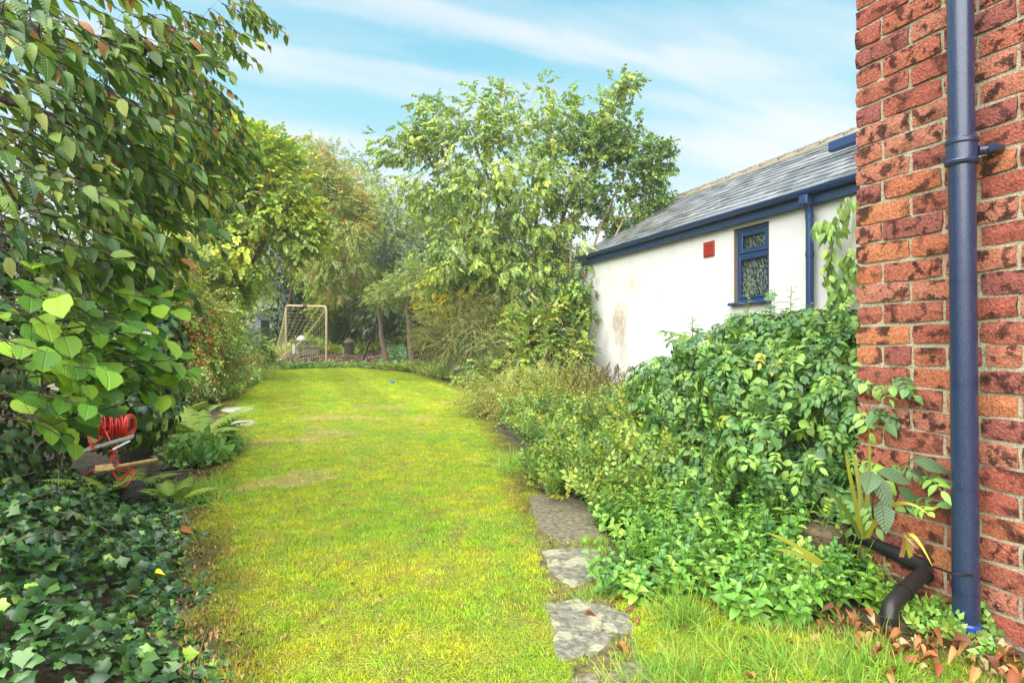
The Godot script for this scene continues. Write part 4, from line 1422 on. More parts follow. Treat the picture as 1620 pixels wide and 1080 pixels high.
	woody(t, [[p + Vector3(0.6, 0, -0.6), p + Vector3(0.6, 1.4, -0.6)]], 0.03, brown, [[Vector3(4.024, 2.626, -14.521), Vector3(0.638, 0.718, 0.800)], [Vector3(3.725, 1.987, -14.636), Vector3(0.718, 0.559, 0.800)], [Vector3(4.496, 2.270, -13.912), Vector3(0.777, 0.777, 0.900)], [Vector3(4.396, 3.344, -14.379), Vector3(0.479, 0.479, 0.600)]], 120, 10, 0.3, sp,
		[Color(0.34, 0.38, 0.05), Color(0.24, 0.32, 0.05), Color(0.5, 0.42, 0.04), Color(0.18, 0.26, 0.05)], lm, 511)
	# hellebores and ground cover at the lawn's far right corner
	ground_patch("ground_cover", "bright green low leaves fringing the far right corner of the lawn", [Vector3(2.413, 0.242, -18.338), Vector3(3.224, 0.205, -17.056), Vector3(3.629, 0.157, -14.255), Vector3(3.464, 0.108, -11.329), Vector3(4.347, 0.205, -17.076), Vector3(3.630, 0.295, -19.200)], 700, 0.16, 0.07, 520, [Color(0.25, 0.36, 0.05), Color(0.2, 0.3, 0.06), Color(0.33, 0.4, 0.07)])
	ground_patch("ground_cover", "pale blue green leafy clump under the small fruit tree", [Vector3(2.873, 0.275, -18.875), Vector3(3.439, 0.233, -18.192), Vector3(3.790, 0.294, -19.179), Vector3(3.178, 0.341, -19.931)], 160, 0.5, 0.12, 521, [Color(0.2, 0.33, 0.17), Color(0.28, 0.4, 0.24), Color(0.14, 0.25, 0.1)])
	ground_patch("ground_cover", "thin line of green weeds along the goal mouth at the lawn's end", [Vector3(-0.813, 0.218, -17.846), Vector3(0.341, 0.237, -18.263), Vector3(2.492, 0.235, -18.230), Vector3(2.544, 0.259, -18.615), Vector3(0.526, 0.265, -18.702), Vector3(-0.780, 0.282, -18.981)], 420, 0.13, 0.06, 522, [Color(0.2, 0.33, 0.06), Color(0.28, 0.38, 0.08), Color(0.16, 0.26, 0.08)])
	ground_patch("ground_cover", "leafy green plants left of the ivy clad trunk behind the bark", [Vector3(-2.026, 0.281, -18.971), Vector3(-0.352, 0.290, -19.114), Vector3(-0.279, 0.353, -20.132), Vector3(-0.952, 0.400, -20.882), Vector3(-1.880, 0.406, -20.989)], 500, 0.45, 0.1, 523, [Color(0.27, 0.36, 0.05), Color(0.36, 0.42, 0.06), Color(0.2, 0.29, 0.05)])


# low leafy plants over a patch given by its corners (a fan round their middle)
func ground_patch(called: String, label: String, poly: Array, n: int, high: float, leaf: float, seed_: int, pal: Array, key := "patch", cat := "plants") -> Node3D:
	var rg := RandomNumberGenerator.new()
	rg.seed = seed_
	var cen := Vector3.ZERO
	for q in poly:
		cen += q / poly.size()
	var t := thing(called, cen, label, cat)
	var sp := sprigs(key, 3, 8, 0.14, OVATE_LOW, 0.07, 0.048, {"lift": 1.0, "pairs": true})
	var xf := [[], [], []]
	var cl := [[], [], []]
	for i in n:
		var k := rg.randi() % poly.size()
		var a := rg.randf()
		var c := rg.randf()
		if a + c > 1.0:
			a = 1.0 - a
			c = 1.0 - c
		var p: Vector3 = cen + (poly[k] - cen) * a + (poly[(k + 1) % poly.size()] - cen) * c
		var edge := 1.0 - pow(maxf(a + c, 0.01), 3.0)
		p.y = gy(p.z) + rg.randf() * high * (0.35 + 0.65 * edge)
		var m := rg.randi() % 3
		xf[m].append(Transform3D(facing(Vector3.UP * 0.9 + rv(rg), rv(rg)).scaled(Vector3.ONE * leaf / 0.07 * rg.randf_range(0.7, 1.2)), p))
		cl[m].append(tint(pick(pal, rg), rg))
	for m in 3:
		multi(t, "foliage", sp[m], leaf_mat(0.4, 0.4, 0.6), xf[m], cl[m])
	return t


# ---------------------------------------------------------------- the right hand bed
func right_bed() -> void:
	var brown := bark_mat([0.2, 0.13, 0.08], 240)
	var lm := leaf_mat(0.42, 0.45, 0.4)
	var rg := RandomNumberGenerator.new()
	# low twiggy shrub before the white wall
	var t := thing("shrub", Vector3(2.394, 0.004, -5.227), "low twiggy olive green shrub in front of the white wall's left end", "shrub")
	var p := t.position
	var sp := sprigs("twiggy", 4, 15, 0.34, OVATE_LOW, 0.03, 0.016, {"flat": true, "r": 0.0025, "bark": Color(1.0, 0.75, 0.5)})
	woody(t, [[p, p + Vector3(-0.5, 0.35, 0)], [p + Vector3(0.3, 0, -0.3), p + Vector3(0.3, 0.5, -0.3)], [p + Vector3(0.2, 0, 0.3), p + Vector3(0.7, 0.4, 0.3)], [p + Vector3(-0.2, 0, 0.3), p + Vector3(-0.6, 0.25, 0.6)]], 0.016, brown,
		[[Vector3(3.014, 0.202, -6.770), Vector3(0.748, 0.283, 0.700)], [Vector3(2.643, 0.141, -7.126), Vector3(0.404, 0.291, 0.500)], [Vector3(3.303, 0.243, -6.231), Vector3(0.521, 0.253, 0.600)], [Vector3(2.905, 0.310, -8.097), Vector3(0.412, 0.183, 0.500)], [Vector3(2.819, 0.037, -5.988), Vector3(0.421, 0.176, 0.400)], [Vector3(3.203, 0.191, -5.412), Vector3(0.396, 0.251, 0.500)], [Vector3(3.588, 0.414, -7.621), Vector3(0.536, 0.125, 0.500)]],
		330, 12, 0.2, sp, [Color(0.26, 0.33, 0.06), Color(0.32, 0.4, 0.08), Color(0.17, 0.24, 0.05), Color(0.36, 0.34, 0.12)], lm, 601, {"thick": 0.5, "stem": "stem", "bare": 0.0})
	# its dead flower spikes against the wall
	rg.seed = 602
	var spike := MB.new()
	spike.tube([Vector3.ZERO, Vector3(0.01, 0, 0.15), Vector3(0, 0, 0.3)], [0.002, 0.002, 0.001], 3)
	for k in 16:
		var z := 0.2 + k * 0.007
		spike.leaf(Transform3D(facing(Vector3(cos(k * 2.4), sin(k * 2.4), 1.0), Vector3.UP), Vector3(0, 0, z)), OVATE_LOW, 0.022, 0.012, 0.3, 0.2)
	var xf := []
	var cl := []
	for k in 130:
		var q: Vector3 = Vector3(3.462, 0.385, -6.063) + Vector3(rg.randf_range(-0.5, 0.5), rg.randf_range(-0.1, 0.08), rg.randf_range(-0.6, 0.6))
		xf.append(Transform3D(facing(Vector3.UP + rv(rg) * 0.7, rv(rg)), q))
		cl.append(tint(Color(0.13, 0.075, 0.04), rg))
	multi(t, "flower_spikes", spike.mesh(), lm, xf, cl)
	# weeds between the shrub and the path
	t = thing("weeds", Vector3(1.981, 0.000, -3.689), "tangle of small leaved green weeds between the twiggy shrub and the paving", "plants")
	rg.seed = 603
	var wsp := sprigs("weed", 4, 9, 0.13, OVATE_LOW, 0.042, 0.026, {"lift": 1.0})
	var x4 := [[], [], [], []]
	var c4 := [[], [], [], []]
	var zones := [[Vector3(2.047, 0.000, -4.120), 0.75, 0.8, 0.32], [Vector3(2.544, 0.009, -5.555), 0.8, 0.9, 0.35], [Vector3(2.738, 0.000, -4.416), 0.7, 0.8, 0.55], [Vector3(2.028, 0.000, -3.126), 0.55, 0.5, 0.38], [Vector3(2.775, 0.000, -3.841), 0.6, 0.8, 0.6], [Vector3(1.577, 0.000, -3.646), 0.25, 0.35, 0.12]]
	for k in 3000:
		var zn: Array = pick(zones, rg) if false else zones[rg.randi() % zones.size()]
		var a := rg.randf() * TAU
		var r := sqrt(rg.randf())
		var q: Vector3 = zn[0] + Vector3(cos(a) * r * zn[1], 0, sin(a) * r * zn[2])
		if q.x < lookup(EDGE_R, q.z) + 0.02:
			continue
		q.y = gy(q.z) + pow(rg.randf(), 0.6) * zn[3] * sqrt(1.02 - r * r) + 0.01
		var m := rg.randi() % 4
		x4[m].append(Transform3D(facing(Vector3.UP * 0.9 + rv(rg), rv(rg)).scaled(Vector3.ONE * rg.randf_range(0.7, 1.2)), q))
		c4[m].append(tint(pick([Color(0.16, 0.27, 0.05), Color(0.22, 0.33, 0.055), Color(0.1, 0.17, 0.045), Color(0.3, 0.36, 0.07), Color(0.13, 0.22, 0.07)], rg), rg))
	for m in 4:
		multi(t, "foliage", wsp[m], lm, x4[m], c4[m])
	climber(brown)
	mint()
	# tall stalks before the window
	t = thing("willowherb", Vector3(7.069, 0.034, -6.999), "thin flowering weed stalks rising before the blue window", "plants")
	for e in [[Vector3(3.626, 0.711, -3.965), Vector3(3.802, 1.531, -4.112)], [Vector3(3.974, 0.711, -3.832), Vector3(4.148, 1.464, -3.980)], [Vector3(3.681, 0.720, -3.730), Vector3(3.855, 1.413, -3.878)], [Vector3(2.970, 0.681, -3.788), Vector3(3.016, 1.175, -3.878)], [Vector3(3.770, 0.730, -3.482), Vector3(3.890, 1.285, -3.543)]]:
		var b := MB.new()
		b.tube([e[0], e[0].lerp(e[1], 0.5) + rv(rg) * 0.015, e[1]], [0.006, 0.004, 0.002], 5, Color(0.2, 0.22, 0.06))
		for k in 22:
			var f := k / 22.0
			var a := k * 2.4
			var at: Vector3 = e[0].lerp(e[1], 0.35 + 0.65 * f)
			var d := Vector3(cos(a), 0.45, sin(a))
			b.leaf(Transform3D(facing(d, Vector3.UP), at), LANCE, 0.16 * (1.1 - 0.7 * f), 0.045 * (1.1 - 0.6 * f), 0.3, 0.3, tint(Color(0.25, 0.33, 0.07), rg))
		part("stalk", b.mesh(), lm, t)
	vine(brown)


func compound(key: String, pairs: int, l: float, ll: float, lw: float, seed_: int) -> ArrayMesh:
	if cache.has(key):
		return cache[key]
	var rg := RandomNumberGenerator.new()
	rg.seed = seed_
	var b := MB.new()
	var at := func(t: float) -> Vector3: return Vector3(0, -0.22 * l * t * t, l * t)
	b.tube([at.call(0.0), at.call(0.35), at.call(0.7), at.call(1.0)], [0.0022, 0.0018, 0.0014, 0.001], 3, Color(0.9, 0.8, 0.6), false)
	for k in pairs * 2 + 1:
		var t := 0.3 + 0.7 * float(k / 2) / pairs
		var s := 1.0 if k % 2 else -1.0
		var d := Vector3(s * 0.95, -0.12, 0.45)
		if k == pairs * 2:
			t = 1.0
			d = Vector3(0, -0.35, 1)
		d = (d + rv(rg) * 0.14).normalized()
		var v := rg.randf_range(0.8, 1.15)
		b.leaf(Transform3D(facing(d, Vector3.UP + rv(rg) * 0.25), at.call(minf(t, 1.0))), OVATE, ll * rg.randf_range(0.8, 1.15) * (0.85 if k < 2 else 1.0), lw * rg.randf_range(0.85, 1.1), 0.28, rg.randf_range(0.15, 0.45), Color(v, v, v), 0.12, rg)
	cache[key] = b.mesh()
	return cache[key]


func climber(brown: Material) -> void:
	var t := thing("climbing_shrub", Vector3(2.922, 0.000, -2.631), "big mound of dark green pinnate climber heaped against the brick corner", "shrub")
	var rg := RandomNumberGenerator.new()
	rg.seed = 620
	var blobs := [[Vector3(2.533, 0.743, -2.242), Vector3(0.255, 0.239, 0.380)], [Vector3(2.492, 0.687, -2.579), Vector3(0.351, 0.298, 0.450)], [Vector3(2.557, 0.556, -3.197), Vector3(0.353, 0.290, 0.500)], [Vector3(2.276, 0.441, -2.234), Vector3(0.324, 0.216, 0.350)], [Vector3(2.356, 0.541, -1.935), Vector3(0.127, 0.254, 0.250)], [Vector3(2.861, 0.950, -2.759), Vector3(0.345, 0.134, 0.400)], [Vector3(2.821, 0.886, -3.203), Vector3(0.298, 0.128, 0.400)], [Vector3(2.727, 0.615, -3.774), Vector3(0.287, 0.263, 0.400)], [Vector3(2.884, 0.799, -3.500), Vector3(0.206, 0.165, 0.350)], [Vector3(2.972, 0.968, -2.502), Vector3(0.145, 0.109, 0.300)], [Vector3(2.297, 0.281, -2.761), Vector3(0.326, 0.163, 0.400)], [Vector3(2.204, 0.340, -1.887), Vector3(0.136, 0.109, 0.200)], [Vector3(2.702, 0.950, -3.248), Vector3(0.255, 0.119, 0.350)], [Vector3(2.850, 1.071, -2.978), Vector3(0.243, 0.089, 0.350)], [Vector3(2.903, 1.088, -2.636), Vector3(0.186, 0.082, 0.300)]]
	var nodes := [[t.position, 0.02], [t.position + Vector3(0.1, 0.4, -0.3), 0.018], [t.position + Vector3(-0.2, 0.5, -0.8), 0.018], [t.position + Vector3(0.1, 0.8, -1.0), 0.015]]
	var bw := MB.new()
	bw.tube([nodes[0][0], nodes[1][0], nodes[3][0]], [0.022, 0.02, 0.012], 7)
	branch_to(bw, nodes, in_blobs(blobs, 150, rg, 0.5), rg, Color.WHITE, 0.7)
	tag(part("branchwork", bw.mesh(), brown, t), "", "", "", "stuff")
	var xfs := shell(blobs, 2700, rg, 0.4, 0.6, 0.55)
	xfs.append_array(shell(blobs, 1300, rg, 0.9, 0.75, 0.6))
	# sprays that reach over the brickwork
	for e in [[Vector3(2.191, 0.846, -1.785), Vector3(2.131, 0.845, -1.540)], [Vector3(2.134, 0.810, -1.753), Vector3(2.093, 0.797, -1.501)], [Vector3(2.101, 0.475, -1.712), Vector3(2.057, 0.514, -1.407)], [Vector3(2.034, 0.351, -1.684), Vector3(1.987, 0.407, -1.381)], [Vector3(2.134, 0.707, -1.753), Vector3(2.112, 0.687, -1.600)], [Vector3(2.432, 0.969, -2.924), Vector3(2.173, 1.006, -2.916)], [Vector3(2.682, 1.046, -2.828), Vector3(2.812, 1.206, -2.885)], [Vector3(2.837, 1.059, -2.554), Vector3(2.972, 1.149, -2.502)]]:
		for k in 5:
			var q: Vector3 = e[0].lerp(e[1], k / 4.0)
			var d: Vector3 = (e[1] - e[0]).normalized()
			xfs.append(Transform3D(facing(d + rv(rg) * 0.5 + Vector3.DOWN * 0.3, Vector3(-0.6, 0.7, 0.4)), q))
	var tones := []
	for x in xfs:
		var s := rg.randf_range(0.75, 1.2)
		tones.append(rg.randi() % 5 if rg.randf() > 0.02 else 5)
	for i in xfs.size():
		xfs[i] = Transform3D(xfs[i].basis.scaled(Vector3.ONE * rg.randf_range(0.75, 1.2)), xfs[i].origin)
	leaves(t, "leaf", [compound("pin0", 3, 0.1, 0.045, 0.02, 1), compound("pin1", 3, 0.09, 0.048, 0.022, 2), compound("pin2", 4, 0.12, 0.042, 0.018, 3), compound("pin3", 2, 0.07, 0.05, 0.025, 4), compound("pin4", 1, 0.06, 0.066, 0.036, 5)], xfs, tones,
		[Color(0.08, 0.185, 0.04), Color(0.11, 0.225, 0.05), Color(0.16, 0.29, 0.045), Color(0.06, 0.14, 0.04), Color(0.22, 0.36, 0.055), Color(0.44, 0.5, 0.06)], 290, 0.33, 0.35, 0.6, true, 621)
	# yellow new growth along its top
	ground_top(t, [[Vector3(2.904, 1.048, -2.850), Vector3(0.236, 0.031, 0.300)], [Vector3(2.828, 1.012, -3.093), Vector3(0.207, 0.033, 0.300)], [Vector3(2.956, 1.073, -2.616), Vector3(0.112, 0.030, 0.200)]], 30, rg)
	# big hydrangea like leaf and others beside the pipe
	var o := thing("broad_leaf_plant", Vector3(2.476, 0.000, -1.906), "broad veined dark leaves held out beside the drainpipe", "plant")
	rg.seed = 630
	var big := MB.new()
	big.leaf(Transform3D.IDENTITY, OVATE, 0.115, 0.062, 0.15, 0.2, Color.WHITE, 0.05, rg)
	for e in [[Vector3(1.848, 0.524, -1.434), Vector3(-0.75, -0.35, 0.45)], [Vector3(1.864, 0.524, -1.428), Vector3(0.7, -0.2, 0.5)], [Vector3(1.843, 0.512, -1.425), Vector3(0.05, -0.75, 0.55)], [Vector3(1.976, 0.459, -1.439), Vector3(0.5, -0.6, 0.4)], [Vector3(1.987, 0.520, -1.402), Vector3(0.8, -0.3, 0.2)], [Vector3(1.986, 0.529, -1.435), Vector3(-0.2, 0.4, 0.5)], [Vector3(1.925, 0.416, -1.458), Vector3(-0.3, -0.8, 0.4)], [Vector3(2.007, 0.550, -1.405), Vector3(0.5, -0.1, 0.5)]]:
		var l := part("leaf", big.mesh(), leaf_mat(0.32, 0.25, 0.6, lin(0.1, 0.17, 0.075), true), o, false)
		l.transform = Transform3D(facing(e[1], Vector3(-0.35, 0.8, 0.5)), e[0] - o.position)
	var sb := MB.new()
	sb.tube([o.position, Vector3(1.894, 0.394, -1.470), Vector3(1.854, 0.518, -1.432)], [0.006, 0.004, 0.003], 5, Color.WHITE)
	sb.tube([o.position, Vector3(2.003, 0.358, -1.482), Vector3(1.996, 0.527, -1.420)], [0.006, 0.004, 0.003], 5, Color.WHITE)
	part("stem", sb.mesh(), brown, o)


func ground_top(t: Node3D, blobs: Array, n: int, rg: RandomNumberGenerator) -> void:
	var xf := []
	var cl := []
	for q in in_blobs(blobs, n, rg, 0.5):
		xf.append(Transform3D(facing(rv(rg) + Vector3(-0.4, 0.1, 0.4), Vector3.UP), q))
		cl.append(tint(Color(0.5, 0.52, 0.05), rg))
	multi(t, "new_growth", compound("pin0", 3, 0.1, 0.045, 0.02, 1), leaf_mat(0.4, 0.5, 0.5), xf, cl)


func mint() -> void:
	var t := thing("mint_bed", Vector3(1.933, 0.000, -2.114), "bright green mint like plants spilling over the paving's right side", "plants")
	var rg := RandomNumberGenerator.new()
	rg.seed = 640
	var meshes := []
	for i in 4:
		var b := MB.new()
		var h := 0.12 + 0.03 * i
		b.tube([Vector3.ZERO, Vector3(0.01, 0, h * 0.5), Vector3(0, 0, h)], [0.0025, 0.002, 0.0015], 4, Color(0.8, 0.8, 0.6), false)
		for k in 9:
			var f := (k / 2 + 0.7) / 5.0
			var a := PI * k + PI / 2 * (k / 2) + rg.randf_range(-0.3, 0.3)
			var l := 0.06 * (1.15 - 0.75 * f)
			var d := Vector3(cos(a), sin(a), 0.35 + 0.5 * f + rg.randf_range(-0.2, 0.2))
			var v := rg.randf_range(0.8, 1.15)
			b.leaf(Transform3D(facing(d, Vector3.BACK), Vector3(0, 0, h * minf(f, 1.0))), OVATE, l, l * 0.62, 0.3, 0.35, Color(v, v, v), 0.1, rg)
		meshes.append(b.mesh())
	var zones := [[Vector3(1.774, 0.000, -2.508), 0.3, 0.35, 0.26], [Vector3(1.978, 0.000, -2.378), 0.3, 0.35, 0.32], [Vector3(1.337, 0.000, -1.972), 0.18, 0.14, 0.13], [Vector3(1.656, 0.000, -1.916), 0.25, 0.2, 0.24], [Vector3(1.620, 0.000, -2.151), 0.22, 0.25, 0.22], [Vector3(1.949, 0.000, -1.947), 0.2, 0.25, 0.3], [Vector3(1.982, 0.000, -1.725), 0.16, 0.18, 0.2], [Vector3(1.657, 0.000, -1.670), 0.2, 0.12, 0.14], [Vector3(1.913, 0.000, -3.017), 0.25, 0.4, 0.22], [Vector3(2.355, 0.000, -2.575), 0.35, 0.3, 0.4], [Vector3(2.218, 0.000, -1.807), 0.12, 0.1, 0.2]]
	var xfs := []
	var tones := []
	for k in 1150:
		var zn: Array = zones[rg.randi() % zones.size()]
		var a := rg.randf() * TAU
		var r := sqrt(rg.randf())
		var q: Vector3 = zn[0] + Vector3(cos(a) * r * zn[1], 0, sin(a) * r * zn[2])
		var top: float = zn[3] * sqrt(1.05 - r * r)
		q.y = maxf(0.0, top - 0.14) * rg.randf_range(0.3, 1.0)
		if q.x > 2.1:
			continue
		var out := Vector3(cos(a) * r, 0, sin(a) * r)
		xfs.append(Transform3D(facing(Vector3.UP + out * 0.5 + rv(rg) * 0.35, rv(rg)).scaled(Vector3.ONE * rg.randf_range(0.7, 1.15)), q))
		tones.append(rg.randi() % 4)
	leaves(t, "stem", meshes, xfs, tones, [Color(0.13, 0.29, 0.04), Color(0.18, 0.35, 0.05), Color(0.08, 0.2, 0.04), Color(0.24, 0.39, 0.055)], 300, 0.36, 0.4, 0.6, false, 641)


func vine(brown: Material) -> void:
	var t := thing("climbing_vine", Vector3(6.35, 0.0, -5.4), "leafy green vine climbing the white wall beside its blue drainpipe", "vine")
	var rg := RandomNumberGenerator.new()
	rg.seed = 650
	var lines := [[Vector3(6.251, 1.144, -5.423), Vector3(6.324, 1.610, -5.395), Vector3(6.251, 1.998, -5.423), Vector3(6.222, 2.433, -5.273), Vector3(6.224, 2.663, -5.112)], [Vector3(6.209, 1.141, -5.332), Vector3(6.265, 1.693, -5.471), Vector3(6.209, 2.137, -5.332), Vector3(6.242, 2.574, -5.212)], [Vector3(6.242, 1.290, -5.212), Vector3(6.207, 1.743, -5.226), Vector3(6.189, 2.030, -5.125)], [Vector3(6.230, 2.300, -5.377), Vector3(6.249, 2.469, -5.531)], [Vector3(6.223, 1.486, -5.327), Vector3(6.180, 1.800, -5.076), Vector3(6.200, 2.059, -5.068)]]
	var xf := []
	var tones := []
	for l in lines:
		var b := MB.new()
		var rr := []
		for i in l.size():
			rr.append(0.007 - 0.001 * i)
		b.tube(l, rr, 5)
		part("stem", b.mesh(), brown, t)
		for k in 46:
			var f: float = rg.randf() * (l.size() - 1.01)
			var q: Vector3 = l[int(f)].lerp(l[int(f) + 1], f - int(f)) + rv(rg) * 0.07
			var n := Vector3(-0.8, 0.5, 0.3) + rv(rg) * 0.5
			xf.append(Transform3D(facing(Vector3.DOWN + rv(rg) * 0.7, n).scaled(Vector3.ONE * rg.randf_range(0.8, 1.4)), q))
			tones.append(rg.randi() % 3)
	var lf := []
	for i in 2:
		var b := MB.new()
		b.leaf(Transform3D.IDENTITY, OVATE, 0.13, 0.055, 0.3, 0.3, Color.WHITE, 0.1, rg)
		lf.append(b.mesh())
	leaves(t, "leaf", lf, xf, tones, [Color(0.2, 0.33, 0.06), Color(0.3, 0.42, 0.08), Color(0.13, 0.24, 0.06)], 230, 0.4, 0.45, 0.5, true, 651)


# ---------------------------------------------------------------- the left hand bed
func left_bed() -> void:
	var brown := bark_mat([0.2, 0.13, 0.08], 250)
	var lm := leaf_mat(0.4, 0.4, 0.6)
	var rg := RandomNumberGenerator.new()
	# rose bush with hips
	var t := thing("rose_bush", Vector3(-1.325, 0.080, -9.723), "tall arching rose bush with red hips on the left", "shrub")
	var p := t.position + Vector3(-0.3, 0, 0)
	var sp := sprigs("rose", 4, 9, 0.2, OVATE_LOW, 0.05, 0.03, {"flat": true})
	var bl := [[Vector3(-1.335, 1.352, -9.506), Vector3(0.626, 0.626, 0.700)], [Vector3(-1.144, 1.189, -10.076), Vector3(0.479, 0.574, 0.700)], [Vector3(-1.669, 1.759, -9.206), Vector3(0.511, 0.468, 0.600)], [Vector3(-0.823, 0.705, -10.167), Vector3(0.343, 0.391, 0.500)], [Vector3(-1.538, 2.185, -9.798), Vector3(0.412, 0.274, 0.500)], [Vector3(-1.192, 0.652, -9.023), Vector3(0.426, 0.340, 0.500)]]
	woody(t, [[p, p + Vector3(-0.1, 0.9, -0.2), Vector3(-1.502, 1.978, -9.570)], [p + Vector3(0.2, 0, -0.3), Vector3(-1.073, 1.189, -10.048), Vector3(-0.939, 1.572, -9.997)], [p + Vector3(-0.1, 0, 0.2), Vector3(-1.669, 1.333, -9.206), Vector3(-1.748, 1.929, -9.236)]], 0.018, brown, bl, 260, 11, 0.24, sp,
		[Color(0.22, 0.33, 0.06), Color(0.33, 0.41, 0.08), Color(0.15, 0.24, 0.05), Color(0.45, 0.44, 0.07), Color(0.3, 0.2, 0.06)], lm, 701, {"stem": "stem", "thick": 0.7})
	rg.seed = 702
	var hip := MB.new()
	hip.lathe(Vector3.ZERO, [Vector2(0, -0.014), Vector2(0.011, -0.007), Vector2(0.012, 0.003), Vector2(0.005, 0.013), Vector2(0, 0.016)], 8)
	var hm := plain(lin(0.5, 0.02, 0.015), 0.25, 0.6)
	var hips := in_blobs([[Vector3(-1.192, 1.205, -9.023), Vector3(0.426, 0.383, 0.500)], [Vector3(-1.043, 0.950, -9.394), Vector3(0.357, 0.313, 0.400)], [Vector3(-1.339, 1.073, -8.758), Vector3(0.246, 0.328, 0.300)]], 70, rg, 0.4)
	for q in hips:
		var o := part("rose_hip", hip.mesh() if not cache.has("hip") else cache.hip, hm, t, false)
		cache.hip = o.mesh
		o.position = q - t.position
		o.rotation = Vector3(rg.randf() * 2, rg.randf() * 6, 0)
		o.scale = Vector3.ONE * rg.randf_range(1.0, 1.9)
	t = thing("shrub", Vector3(-0.929, 0.256, -18.560), "loose leafy green bush partly hiding the slate blue shed", "shrub")
	p = t.position
	woody(t, [[p, Vector3(-0.980, 1.040, -18.579)]], 0.02, brown, [[Vector3(-1.098, 1.131, -18.625), Vector3(0.470, 0.633, 0.600)], [Vector3(-0.820, 0.687, -17.983), Vector3(0.421, 0.386, 0.500)], [Vector3(-1.317, 1.764, -18.709), Vector3(0.362, 0.543, 0.500)], [Vector3(-0.661, 0.950, -18.993), Vector3(0.223, 0.410, 0.400)]], 70, 9, 0.22, sprigs("bram", 3, 8, 0.22, ROUND_LOW, 0.075, 0.058), [Color(0.24, 0.34, 0.06), Color(0.34, 0.4, 0.06), Color(0.15, 0.24, 0.05)], lm, 705)
	# feathery shrub and low plants towards the goal
	t = thing("shrub", Vector3(-0.919, 0.108, -11.358), "feathery light green shrub along the lawn's left edge below the roses", "shrub")
	p = t.position + Vector3(-0.3, 0, 0)
	sp = sprigs("feather", 3, 16, 0.3, LANCE, 0.06, 0.008, {"r": 0.003})
	woody(t, [[p, p + Vector3(0, 0.4, 0)], [p + Vector3(-0.2, 0, -0.8), p + Vector3(-0.2, 0.5, -0.8)]], 0.015, brown, [[Vector3(-1.391, 0.631, -11.241), Vector3(0.532, 0.372, 0.600)], [Vector3(-1.093, 0.423, -12.198), Vector3(0.527, 0.328, 0.600)], [Vector3(-1.520, 0.423, -10.220), Vector3(0.383, 0.287, 0.500)], [Vector3(-0.839, 0.397, -14.242), Vector3(0.415, 0.304, 0.600)]], 150, 12, 0.24, sp,
		[Color(0.27, 0.36, 0.1), Color(0.2, 0.28, 0.07), Color(0.34, 0.38, 0.12)], lm, 703)
	ground_patch("ground_cover", "leafy green edging along the lawn's left side towards the goal", [Vector3(-0.943, 0.078, -9.599), Vector3(-0.716, 0.107, -11.294), Vector3(-0.401, 0.163, -14.564), Vector3(-0.959, 0.214, -17.594), Vector3(-1.592, 0.169, -14.912), Vector3(-1.407, 0.096, -10.651)], 900, 0.32, 0.07, 704, [Color(0.22, 0.33, 0.06), Color(0.3, 0.4, 0.07), Color(0.14, 0.24, 0.05), Color(0.38, 0.4, 0.1)])
	# ivy hump
	t = thing("ivy_bush", Vector3(-1.116, 0.009, -5.546), "rounded bush smothered in dark ivy, behind the red cable reel", "shrub")
	rg.seed = 710
	var hump := [[Vector3(-0.874, 0.886, -4.618), Vector3(0.264, 0.383, 0.420)], [Vector3(-1.000, 0.566, -4.452), Vector3(0.303, 0.283, 0.350)], [Vector3(-0.855, 0.579, -4.718), Vector3(0.196, 0.305, 0.300)], [Vector3(-1.161, 0.885, -4.835), Vector3(0.262, 0.349, 0.400)], [Vector3(-1.047, 1.156, -5.005), Vector3(0.229, 0.229, 0.350)]]
	var core := MB.new()
	core.tube([t.position, t.position + Vector3(0, 0.6, -0.1), t.position + Vector3(-0.05, 1.1, -0.15)], [0.12, 0.1, 0.05], 8)
	part("trunk", core.mesh(), bark_mat([0.08, 0.06, 0.045], 254), t)
	var xs := shell(hump, 2100, rg, 0.2, 0.9, 0.35)
	xs.append_array(shell(hump, 700, rg, 0.8, 0.9, 0.5))
	var tones := []
	for i in xs.size():
		xs[i] = Transform3D(xs[i].basis.scaled(Vector3.ONE * rg.randf_range(0.6, 1.15)), xs[i].origin)
		tones.append(rg.randi() % 4 if rg.randf() > 0.05 else 4)
	leaves(t, "leaf", ivy_meshes(), xs, tones, [Color(0.035, 0.085, 0.02), Color(0.055, 0.12, 0.03), Color(0.025, 0.055, 0.018), Color(0.09, 0.17, 0.04), Color(0.3, 0.36, 0.1)], 220, 0.3, 0.15, 0.6, false, 711)
	ferns()


func ivy_meshes() -> Array:
	if cache.has("ivies"):
		return cache.ivies
	var rg := RandomNumberGenerator.new()
	rg.seed = 3
	var out := []
	for i in 4:
		var b := MB.new()
		var o := IVY.duplicate(true)
		for k in range(1, o.size() - 1):
			o[k][0] *= rg.randf_range(0.85, 1.15)
			o[k][1] += rg.randf_range(-0.04, 0.04)
		b.lobed(Transform3D.IDENTITY, o, 0.062, rg.randf_range(0.15, 0.45))
		b.tube([Vector3(0, 0, 0.01), Vector3(0.0, -0.012, -0.02), Vector3(0.006, -0.035, -0.03)], [0.0012, 0.0012, 0.001], 3, Color(1.0, 0.9, 0.6), false)
		out.append(b.mesh())
	cache.ivies = out
	return out


